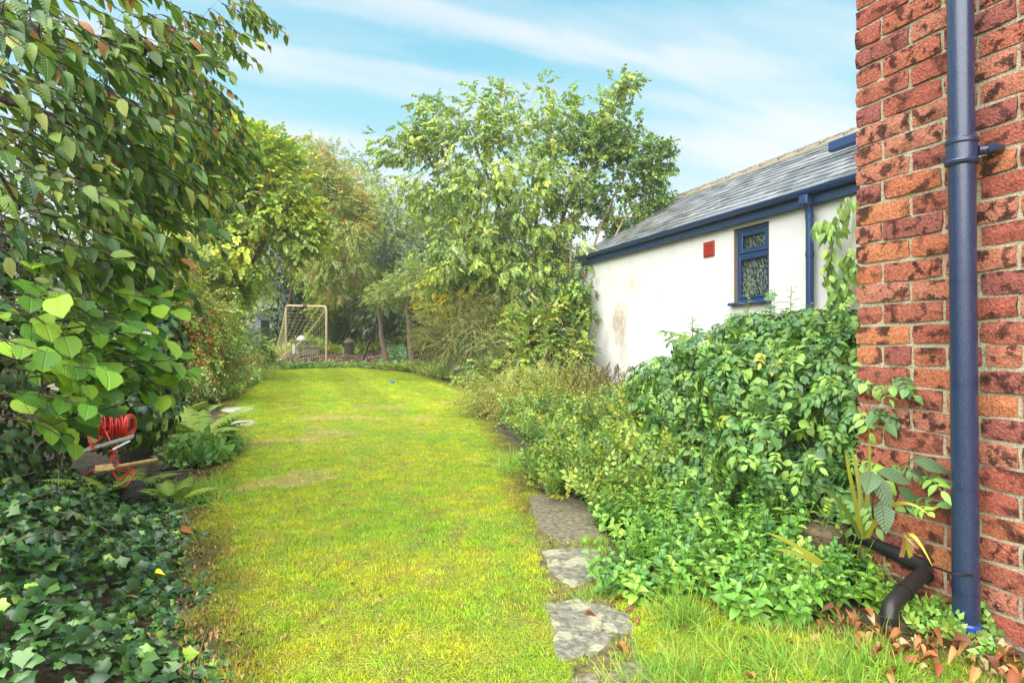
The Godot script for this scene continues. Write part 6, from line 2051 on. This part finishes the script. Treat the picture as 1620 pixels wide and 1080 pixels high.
func reel() -> void:
	var rg := RandomNumberGenerator.new()
	rg.seed = 950
	var red := plain(lin(0.6, 0.02, 0.015), 0.3, 0.6)
	var base := Vector3(-0.992, 0.000, -4.130)
	var t := thing("cable_reel", base, "bright red plastic reel wound with red cable, in the ivy at left", "reel")
	var a := Vector3(-0.819, 0.490, -3.901)
	var c := Vector3(-0.969, 0.497, -3.851)
	var axis := (a - c).normalized()
	var b := MB.new()
	b.torus(a, (axis + Vector3(0.25, 0, 0.55)).normalized(), 0.056, 0.016, 28, 10)
	part("end_ring", b.mesh(), red, t)
	b = MB.new()
	b.tube([c - axis * 0.03, a], [0.02, 0.02], 10)
	part("core", b.mesh(), red, t)
	b = MB.new()
	var pts := []
	var rr := []
	var x := axis.cross(Vector3.UP).normalized()
	var y := axis.cross(x)
	for k in 240:
		var f := k / 239.0
		var an := f * TAU * 15.0
		var r := 0.056 + 0.014 * sin(f * 21.0) * sin(f * 7.0)
		pts.append(c.lerp(a, f * 0.92) + (x * cos(an) + y * sin(an)) * r + axis * 0.008 * sin(an * 0.37))
		rr.append(0.0045)
	b.tube(pts, rr, 5)
	part("wound_cable", b.mesh(), red, t)
	t = thing("loose_cable", Vector3(-0.992, 0.000, -4.130) + Vector3(0.05, 0, 0.1), "loose loops of red cable hanging down over the planks", "cable")
	for e in [[Vector3(-0.852, 0.441, -3.860), Vector3(-0.865, 0.373, -3.812), Vector3(-0.871, 0.303, -3.760), Vector3(-0.782, 0.270, -3.673), Vector3(-0.727, 0.267, -3.598)], [Vector3(-0.920, 0.449, -3.833), Vector3(-0.954, 0.422, -3.792), Vector3(-1.026, 0.364, -3.766), Vector3(-1.048, 0.382, -3.742), Vector3(-1.039, 0.431, -3.771)], [Vector3(-0.874, 0.354, -3.761), Vector3(-0.798, 0.303, -3.679), Vector3(-0.733, 0.290, -3.600), Vector3(-0.742, 0.246, -3.550), Vector3(-0.757, 0.232, -3.502)], [Vector3(-0.986, 0.456, -3.804), Vector3(-0.951, 0.414, -3.737), Vector3(-0.924, 0.399, -3.673), Vector3(-0.961, 0.472, -3.688)], [Vector3(-0.838, 0.300, -3.640), Vector3(-0.812, 0.278, -3.577), Vector3(-0.769, 0.264, -3.507), Vector3(-0.733, 0.312, -3.493)], [Vector3(-1.017, 0.490, -3.816), Vector3(-0.986, 0.531, -3.804), Vector3(-0.938, 0.552, -3.786), Vector3(-0.911, 0.525, -3.829), Vector3(-0.885, 0.441, -3.873)], [Vector3(-0.961, 0.278, -3.634), Vector3(-0.909, 0.311, -3.614), Vector3(-0.848, 0.324, -3.591), Vector3(-0.813, 0.327, -3.631)], [Vector3(-0.936, 0.525, -3.839), Vector3(-0.871, 0.422, -3.760), Vector3(-0.826, 0.377, -3.690), Vector3(-0.856, 0.399, -3.647)]]:
		b = MB.new()
		var q := []
		var n: int = e.size()
		for i in n - 1:
			for k in 5:
				var p0: Vector3 = e[maxi(i - 1, 0)]
				var p3: Vector3 = e[mini(i + 2, n - 1)]
				q.append((e[i] as Vector3).cubic_interpolate(e[i + 1], p0, p3, k / 5.0))
		q.append(e[n - 1])
		var r2 := []
		for k in q:
			r2.append(0.0042)
		b.tube(q, r2, 6)
		part("loop", b.mesh(), red, t)
	var grey := bark_mat([0.3, 0.26, 0.22], 952)
	var tan := bark_mat([0.52, 0.33, 0.13], 954)
	for e in [["plank", "broken grey weathered plank lying under the red reel", Vector3(-0.757, 0.456, -3.716), Vector3(-1.048, 0.370, -3.775), 0.035, 0.012, grey],
			["metal_strip", "thin bluish white strip sticking out below the grey plank", Vector3(-0.751, 0.449, -3.607), Vector3(-0.824, 0.411, -3.582), 0.014, 0.006, plain(lin(0.5, 0.55, 0.6), 0.5)],
			["wooden_pole", "tan wooden pole lying across the ivy below the red cable", Vector3(-0.659, 0.311, -3.786), Vector3(-0.894, 0.312, -3.555), 0.022, 0.02, tan],
			["wood_board", "short tan board end poking out beside the wooden pole", Vector3(-0.799, 0.338, -3.497), Vector3(-0.864, 0.341, -3.458), 0.05, 0.008, tan],
			["dead_branch", "dark brown dead branch lying on the soil at the lawn edge", Vector3(-0.569, 0.118, -4.448), Vector3(-0.779, 0.143, -4.261), 0.018, 0.015, bark_mat([0.13, 0.08, 0.055], 956)],
			["rotten_log", "short piece of rotten brown wood beside the dead branch", Vector3(-0.654, 0.135, -4.213), Vector3(-0.698, 0.138, -4.069), 0.045, 0.035, bark_mat([0.16, 0.085, 0.05], 958)]]:
		var p: Vector3 = e[2].lerp(e[3], 0.5)
		t = thing(e[0], p, e[1], e[0].replace("_", " "))
		b = MB.new()
		var d: Vector3 = e[2] - e[3]
		b.box(p, Vector3(e[4], e[5], d.length()), facing(d, Vector3(0.2, 1, 0.5)), 0.004)
		part("body", b.mesh(), e[6], t)
	t = thing("rock", Vector3(-0.828, 0.298, -4.065), "dark mossy rock in the shade beneath the red reel", "rock")
	b = MB.new()
	b.lathe(t.position - Vector3(0, 0.2, 0), [Vector2(0.11, -0.12), Vector2(0.1, -0.02), Vector2(0.07, 0.03), Vector2(0.03, 0.05), Vector2(0, 0.052)], 11)
	part("body", b.mesh(), bark_mat([0.035, 0.033, 0.03], 960), t)


func small_things() -> void:
	var rg := RandomNumberGenerator.new()
	rg.seed = 970
	# black waste pipe
	var black := plain(lin(0.02, 0.018, 0.018), 0.38, 0.5)
	var t := thing("waste_pipe", Vector3(1.831, 0.047, -1.365), "black plastic waste pipe with an elbow, running below the brick corner", "pipe")
	var b := MB.new()
	b.tube([Vector3(2.156, 0.192, -1.851), Vector3(2.143, 0.177, -1.663), Vector3(2.126, 0.167, -1.510)], [0.026, 0.026, 0.026], 18)
	part("pipe", b.mesh(), black, t)
	b = MB.new()
	b.tube([Vector3(2.135, 0.171, -1.560), Vector3(2.124, 0.166, -1.499), Vector3(2.131, 0.158, -1.454), Vector3(2.091, 0.142, -1.426)], [0.029, 0.029, 0.0285, 0.0285], 18)
	part("joint", b.mesh(), black, t)
	b = MB.new()
	b.tube([Vector3(2.101, 0.150, -1.433), Vector3(2.006, 0.127, -1.416), Vector3(1.939, 0.114, -1.399)], [0.025, 0.025, 0.025], 18)
	part("pipe", b.mesh(), black, t)
	b = MB.new()
	b.tube([Vector3(1.979, 0.123, -1.405), Vector3(1.950, 0.116, -1.400)], [0.0285, 0.0285], 18)
	b.tube([Vector3(1.943, 0.118, -1.397), Vector3(1.891, 0.105, -1.385), Vector3(1.858, 0.093, -1.377), Vector3(1.843, 0.073, -1.372), Vector3(1.831, 0.036, -1.365)], [0.0255, 0.0265, 0.0265, 0.026, 0.026], 18)
	b.lathe(Vector3(1.836, 0.059, -1.369), [Vector2(0.026, -0.012), Vector2(0.0295, -0.01), Vector2(0.0295, 0.01), Vector2(0.026, 0.012)], 18)
	part("elbow", b.mesh(), black, t)
	t = thing("cable", Vector3(2.050, 0.211, -1.282), "thin black cable looped round the foot of the blue drainpipe", "cable")
	b = MB.new()
	var pts := []
	var rr := []
	for e in [Vector3(2.077, 0.191, -1.400), Vector3(2.019, 0.211, -1.315), Vector3(1.986, 0.222, -1.274), Vector3(2.002, 0.220, -1.252), Vector3(2.034, 0.220, -1.240), Vector3(2.096, 0.196, -1.264), Vector3(2.157, 0.176, -1.241), Vector3(2.205, 0.153, -1.136)]:
		pts.append(e)
		rr.append(0.0032)
	b.tube(pts, rr, 6)
	part("cord", b.mesh(), plain(lin(0.01, 0.01, 0.01), 0.4), t)
	t = thing("stone_block", Vector3(2.095, 0.000, -1.854), "mossy brown stone block under the black waste pipe", "stone")
	b = MB.new()
	b.box(Vector3(2.093, 0.113, -1.822), Vector3(0.26, 0.2, 0.16), Basis(Vector3.UP, 0.3), 0.02)
	part("body", b.mesh(), bark_mat([0.14, 0.1, 0.05], 972), t)
	t = thing("paving_slab", Vector3(2.109, 0.000, -1.240), "worn brown stone slab at the foot of the brick wall", "slab")
	part("slab", slab_mesh([Vector3(1.995, 0.000, -1.284), Vector3(2.223, 0.000, -1.307), Vector3(2.237, 0.000, -1.222), Vector3(2.082, 0.000, -1.154), Vector3(1.943, 0.000, -1.168)], 0.03, 30), bark_mat([0.2, 0.15, 0.1], 974), t)
	t = thing("gully", Vector3(2.050, 0.036, -1.282) * Vector3(1, 0, 1), "rough pebbly mortar ring round the blue pipe's foot", "drain")
	b = MB.new()
	b.lathe(t.position, [Vector2(0.085, 0.0), Vector2(0.075, 0.03), Vector2(0.05, 0.036), Vector2(0.04, 0.02)], 18)
	var ring := part("mortar", b.mesh(), bark_mat([0.2, 0.15, 0.09], 976), t)
	for k in 26:
		b = MB.new()
		var a := rg.randf() * TAU
		var q := t.position + Vector3(cos(a), 0, sin(a)) * rg.randf_range(0.045, 0.078) + Vector3.UP * 0.03
		b.lathe(q, [Vector2(0, -0.008), Vector2(0.009, -0.003), Vector2(0.008, 0.004), Vector2(0, 0.008)], 6)
		part("pebble", b.mesh(), bark_mat([0.4, 0.32, 0.2], 978), ring)
	# strap leaved clump
	t = thing("strap_leaved_plant", Vector3(1.989, 0.201, -1.594), "clump of long yellowing strap leaves arching by the waste pipe", "plant")
	var straps := [[Vector3(1.993, 0.236, -1.592), Vector3(1.927, 0.390, -1.564), Vector3(1.874, 0.533, -1.552), Vector3(1.848, 0.577, -1.541)], [Vector3(2.006, 0.236, -1.587), Vector3(2.015, 0.400, -1.584), Vector3(2.028, 0.552, -1.579), Vector3(2.020, 0.611, -1.582)], [Vector3(1.989, 0.236, -1.594), Vector3(1.857, 0.380, -1.538), Vector3(1.709, 0.476, -1.487), Vector3(1.618, 0.483, -1.469)], [Vector3(1.997, 0.243, -1.570), Vector3(1.961, 0.380, -1.498), Vector3(1.937, 0.461, -1.400), Vector3(1.946, 0.399, -1.311)], [Vector3(1.967, 0.237, -1.388), Vector3(1.889, 0.338, -1.365), Vector3(1.869, 0.390, -1.319), Vector3(1.882, 0.261, -1.260)], [Vector3(1.986, 0.219, -1.435), Vector3(1.967, 0.344, -1.388), Vector3(1.869, 0.342, -1.372), Vector3(1.891, 0.297, -1.310)], [Vector3(2.000, 0.236, -1.590), Vector3(2.039, 0.435, -1.629), Vector3(2.012, 0.531, -1.639), Vector3(2.001, 0.567, -1.643)], [Vector3(2.016, 0.361, -1.423), Vector3(1.997, 0.390, -1.377), Vector3(2.006, 0.409, -1.341), Vector3(2.011, 0.421, -1.318)], [Vector3(1.773, 0.179, -1.570), Vector3(1.670, 0.246, -1.556), Vector3(1.560, 0.305, -1.544), Vector3(1.499, 0.324, -1.546)], [Vector3(1.773, 0.173, -1.570), Vector3(1.674, 0.219, -1.554), Vector3(1.580, 0.263, -1.537), Vector3(1.519, 0.270, -1.539)]]
	for i in straps.size():
		var e: Array = straps[i]
		b = MB.new()
		var prev := []
		for k in 13:
			var f := k / 12.0
			var p: Vector3 = (e[0] as Vector3).bezier_interpolate(e[1], e[2], e[3], f)
			var p2: Vector3 = (e[0] as Vector3).bezier_interpolate(e[1], e[2], e[3], f + 0.02)
			var d := (p2 - p).normalized()
			var side := d.cross(Vector3(-0.5, 0.3, 0.8)).normalized()
			var n := side.cross(d)
			var w := 0.0075 * (1.0 - pow(f, 3.0)) + 0.0005
			var row := [b.vert(p - side * w + n * 0.002, n, Color.WHITE), b.vert(p, n, Color.WHITE), b.vert(p + side * w + n * 0.002, n, Color.WHITE)]
			if prev.size():
				b.quad(prev[0], row[0], row[1], prev[1])
				b.quad(prev[1], row[1], row[2], prev[2])
			prev = row
		var cols := [lin(0.42, 0.42, 0.05), lin(0.25, 0.3, 0.05), lin(0.2, 0.28, 0.05), lin(0.55, 0.48, 0.06), lin(0.62, 0.55, 0.05), lin(0.6, 0.32, 0.14), lin(0.3, 0.33, 0.06), lin(0.5, 0.45, 0.06), lin(0.55, 0.52, 0.08), lin(0.5, 0.5, 0.08)]
		part("leaf", b.mesh(), leaf_mat(0.4, 0.45, 0.5, cols[i]), t)
	# fallen leaves below the wall
	var shapes := []
	for i in 5:
		b = MB.new()
		b.leaf(Transform3D.IDENTITY, LANCE if i % 2 else OVATE, 0.06, 0.03, rg.randf_range(0.7, 1.6), rg.randf_range(0.5, 1.3), Color.WHITE, 0.2, rg)
		shapes.append(b.mesh())
	var browns := [lin(0.42, 0.16, 0.055), lin(0.32, 0.1, 0.04), lin(0.52, 0.27, 0.1), lin(0.22, 0.09, 0.05), lin(0.5, 0.38, 0.18)]
	for i in 150:
		var q: Vector3
		if i < 110:
			var c: Vector3 = [Vector3(1.809, 0.000, -1.201), Vector3(1.860, 0.000, -1.127), Vector3(1.703, 0.000, -1.280), Vector3(1.964, 0.000, -1.105), Vector3(1.889, 0.000, -1.333), Vector3(1.735, 0.000, -1.437)][i % 6]
			q = c + Vector3(rg.randf_range(-0.16, 0.16), 0, rg.randf_range(-0.1, 0.12))
		else:
			q = Vector3(rg.randf_range(0.95, 1.95), 0, rg.randf_range(-2.0, -1.3))
		q.x = minf(q.x, 2.08)
		q.y = 0.012 + rg.randf() * (0.035 if i < 110 else 0.01)
		var o := MeshInstance3D.new()
		o.name = numbered("fallen_leaf", self)
		o.mesh = pick(shapes, rg)
		o.material_override = leaf_mat(0.6, 0.25, 0.4, pick(browns, rg))
		o.transform = Transform3D(facing(Vector3(rg.randf_range(-1, 1), rg.randf_range(-0.2, 0.3), rg.randf_range(-1, 1)), Vector3.UP + rv(rg) * 0.6).scaled(Vector3(rg.randf_range(0.5, 1.2), 1.0, rg.randf_range(0.5, 1.1))), q)
		add_child(o, true)
		if i < 110:
			tag(o, "curled orange brown fallen leaf lying at the foot of the brick wall", "fallen leaf", "fallen leaves below the brick wall")
		else:
			tag(o, "single brown fallen leaf lying in the grass near the paving stones", "fallen leaf", "fallen leaves in the grass by the paving")
	for e in [[Vector3(-0.483, 0.000, -3.341), lin(0.35, 0.14, 0.03), 1.3, "brown ragged dead leaf at the ivy's edge on the left"], [Vector3(-0.405, 0.156, -2.297), lin(0.75, 0.55, 0.02), 0.6, "bright yellow leaf lying on the dark ivy"]]:
		var o := MeshInstance3D.new()
		o.name = numbered("fallen_leaf", self)
		o.mesh = shapes[0]
		o.material_override = leaf_mat(0.6, 0.25, 0.4, e[1])
		o.transform = Transform3D(facing(Vector3(0.5, 0.2, 0.5), Vector3(0, 0.8, 0.6)).scaled(Vector3.ONE * e[2]), e[0] + Vector3.UP * 0.03)
		add_child(o, true)
		tag(o, e[3], "fallen leaf")
	# small leaves growing at the pipe's foot
	ground_patch("wall_weeds", "small bright green weeds growing at the blue pipe's foot", [Vector3(2.178, 0.000, -1.339), Vector3(2.242, 0.000, -1.243), Vector3(1.964, 0.000, -1.105), Vector3(1.908, 0.000, -1.326), Vector3(2.043, 0.000, -1.442)], 110, 0.07, 0.028, 980, [Color(0.18, 0.34, 0.06), Color(0.26, 0.4, 0.08)], "patch")
	# creeping leafy edge at the left lawn border and bits of bark
	var t2 := thing("leaf_litter", Vector3(-0.3, 0, -3.0), "brown twigs and leaf litter along the left lawn edge", "litter")
	var xf := []
	var cl := []
	for k in 900:
		var z := rg.randf_range(-6.0, -1.2)
		var x := lookup(EDGE_L, z) + rg.randfn() * 0.08
		xf.append(Transform3D(facing(Vector3(rg.randf_range(-1, 1), rg.randf_range(-0.1, 0.15), rg.randf_range(-1, 1)), Vector3.UP).scaled(Vector3(0.4, 0.6, rg.randf_range(0.25, 0.9))), Vector3(x, gy(z) + 0.012, z)))
		cl.append(tint(pick([Color(0.2, 0.1, 0.05), Color(0.3, 0.17, 0.08), Color(0.1, 0.06, 0.03)], rg), rg))
	multi(t2, "litter", shapes[1], leaf_mat(0.7, 0.1, 0.3), xf, cl)
	var t4 := thing("lawn_litter", Vector3(0.6, 0, -3.0), "tiny brown leaf scraps and twigs scattered over the near lawn", "litter")
	xf = []
	cl = []
	for k in 520:
		var z := -1.2 - 7.0 * pow(rg.randf(), 1.4)
		var x := lerpf(lookup(EDGE_L, z), lookup(EDGE_R, z), rg.randf())
		if on_slab(x, z) and rg.randf() < 0.8:
			continue
		xf.append(Transform3D(facing(Vector3(rg.randf_range(-1, 1), rg.randf_range(-0.1, 0.2), rg.randf_range(-1, 1)), Vector3.UP + rv(rg) * 0.4).scaled(Vector3.ONE * rg.randf_range(0.12, 0.4)), Vector3(x, gy(z) + 0.02, z)))
		cl.append(tint(pick([Color(0.2, 0.1, 0.05), Color(0.32, 0.2, 0.09), Color(0.1, 0.06, 0.035), Color(0.4, 0.3, 0.14)], rg), rg))
	multi(t4, "scraps", shapes[1], leaf_mat(0.7, 0.1, 0.3), xf, cl)
	var t3 := thing("bark_chips", Vector3(0.5, gy(-20.5), -20.5), "loose brown bark chips strewn round the goal", "bark chips")
	xf = []
	cl = []
	b = MB.new()
	b.box(Vector3.ZERO, Vector3(0.05, 0.02, 0.11), Basis.IDENTITY, 0.006)
	for k in 2600:
		var q := Vector3(rg.randf_range(-1.9, 4.2), 0, rg.randf_range(-23.5, -19.2))
		q.y = gy(q.z) + 0.04 + rg.randf() * 0.03
		xf.append(Transform3D(facing(Vector3(rg.randf_range(-1, 1), rg.randf_range(-0.4, 0.4), rg.randf_range(-1, 1)), Vector3.UP + rv(rg) * 0.4).scaled(Vector3.ONE * rg.randf_range(0.6, 1.5)), q))
		cl.append(tint(pick([Color(0.1, 0.062, 0.04), Color(0.16, 0.1, 0.068), Color(0.06, 0.036, 0.026), Color(0.21, 0.15, 0.1)], rg), rg))
	multi(t3, "chips", b.mesh(), leaf_mat(0.8, 0.0, 0.3), xf, cl)


# ---------------------------------------------------------------- grass
func tuft(seed_: int, n: int, high: float, wide: float, spread: float) -> ArrayMesh:
	var rg := RandomNumberGenerator.new()
	rg.seed = seed_
	var b := MB.new()
	for i in n:
		var a := rg.randf() * TAU
		var p := Vector3(cos(a), 0, sin(a)) * spread * sqrt(rg.randf())
		var d := (Vector3(cos(a), 0, sin(a)) * rg.randf_range(0.1, 1.0) + Vector3.UP + rv(rg) * 0.3).normalized()
		var v := rg.randf_range(0.75, 1.2)
		b.leaf(Transform3D(facing(d, rv(rg)), p), [[0.0, 0.8], [0.5, 0.9], [1.0, 0.0]], high * rg.randf_range(0.6, 1.2), wide, 0.2, rg.randf_range(0.2, 0.8), Color(v * rg.randf_range(0.9, 1.15), v, v))
	return b.mesh()


func grass() -> void:
	var rg := RandomNumberGenerator.new()
	rg.seed = 1000
	var lm := leaf_mat(0.6, 0.5, 0.15)
	var near := [tuft(1, 15, 0.024, 0.0036, 0.03), tuft(2, 15, 0.019, 0.0034, 0.036), tuft(3, 12, 0.03, 0.0034, 0.03)]
	var xf := [[], [], []]
	var cl := [[], [], []]
	var bands := [[-0.9, -3.0, 11500, 1.0], [-3.0, -5.5, 15000, 1.0], [-5.5, -9.0, 13000, 1.25], [-9.0, -13.5, 11000, 1.5], [-13.5, -19.4, 10000, 1.9]]
	for bd in bands:
		for i in bd[2]:
			var z := rg.randf_range(bd[1], bd[0])
			var l := lookup(EDGE_L, z) - 0.02
			var r := lookup(EDGE_R, z) + 0.03
			var x := lerpf(l, r, rg.randf())
			var e := minf(x - l, r - x)
			var c := lawn_tone(x, z)
			if on_slab(x, z):
				continue
			if c.r < 0.2 and rg.randf() < 0.72:
				continue
			if z > -7.0 and lawn_patch(x + 11, z, 7.0) > 0.52 and rg.randf() < 0.85:
				continue
			if rg.randf() < 0.13:
				c = Color(0.42, 0.32, 0.1)
			elif rg.randf() < 0.12:
				c = Color(0.16, 0.3, 0.04)
			var s: float = bd[3] * rg.randf_range(0.6, 1.15) * (0.75 + 0.4 * lawn_patch(x, z + 9, 2.0))
			var m := rg.randi() % 3
			xf[m].append(Transform3D(Basis(Vector3.UP, rg.randf() * TAU).scaled(Vector3(s, s * (1.0 if bd[3] < 1.2 else 0.7), s)), Vector3(x, gy(z) + 0.003, z)))
			cl[m].append(tint(Color(maxf(c.r, 0.16), maxf(c.g, 0.17), c.b), rg, 0.25))
	for m in 3:
		var o := multi(self, "grass", near[m], lm, xf[m], cl[m])
		tag(o, "short mossy yellow green lawn grass", "grass", "lawn grass", "stuff")
	# longer grass at the lower right, and along edges
	var tall := [tuft(11, 9, 0.14, 0.0046, 0.05), tuft(12, 9, 0.1, 0.0044, 0.05)]
	xf = [[], []]
	cl = [[], []]
	var spots := [[Vector3(1.393, 0.000, -1.523), 0.32, 0.14, 75, 0.55], [Vector3(1.423, 0.000, -1.349), 0.22, 0.1, 90, 0.6], [Vector3(1.154, 0.000, -1.415), 0.2, 0.1, 50, 0.6], [Vector3(1.550, 0.000, -1.263), 0.16, 0.08, 60, 0.7], [Vector3(1.270, 0.000, -1.687), 0.08, 0.06, 50, 0.8], [Vector3(1.774, 0.000, -4.224), 0.22, 0.3, 180, 1.0], [Vector3(2.279, 0.005, -5.267), 0.25, 0.3, 100, 1.0], [Vector3(0.969, 0.000, -1.400), 0.15, 0.06, 60, 0.6], [Vector3(-0.453, 0.000, -4.243), 0.14, 0.3, 130, 0.7], [Vector3(1.634, 0.000, -2.729), 0.06, 0.05, 30, 0.8], [Vector3(1.357, 0.000, -2.497), 0.1, 0.03, 40, 0.5], [Vector3(1.131, 0.000, -1.957), 0.1, 0.03, 40, 0.5]]
	for s in spots:
		for i in s[3]:
			var q: Vector3 = s[0] + Vector3(rg.randfn() * s[1] * 0.6, 0, rg.randfn() * s[2] * 0.6)
			if q.x > 2.0:
				continue
			q.y = gy(q.z)
			var m := rg.randi() % 2
			xf[m].append(Transform3D(Basis(Vector3.UP, rg.randf() * TAU).scaled(Vector3.ONE * s[4] * rg.randf_range(0.6, 1.2)), q))
			cl[m].append(tint(pick([Color(0.2, 0.38, 0.05), Color(0.28, 0.44, 0.06), Color(0.16, 0.3, 0.05), Color(0.36, 0.42, 0.09)], rg), rg))
	for m in 2:
		var o := multi(self, "long_grass", tall[m], lm, xf[m], cl[m])
		tag(o, "longer bright grass below the mint bed and at the lawn's edges", "grass", "long grass", "stuff")


func on_slab(x: float, z: float) -> bool:
	if z < -3.6 or x < 0.6:
		return false
	for s in SLABS:
		var cen := Vector3.ZERO
		for q in s:
			cen += q / s.size()
		var flat := PackedVector2Array()
		for q in s:
			var p: Vector3 = cen + (q - cen) * 0.93
			flat.append(Vector2(p.x, p.z))
		if Geometry2D.is_point_in_polygon(Vector2(x, z), flat):
			return true
	return false
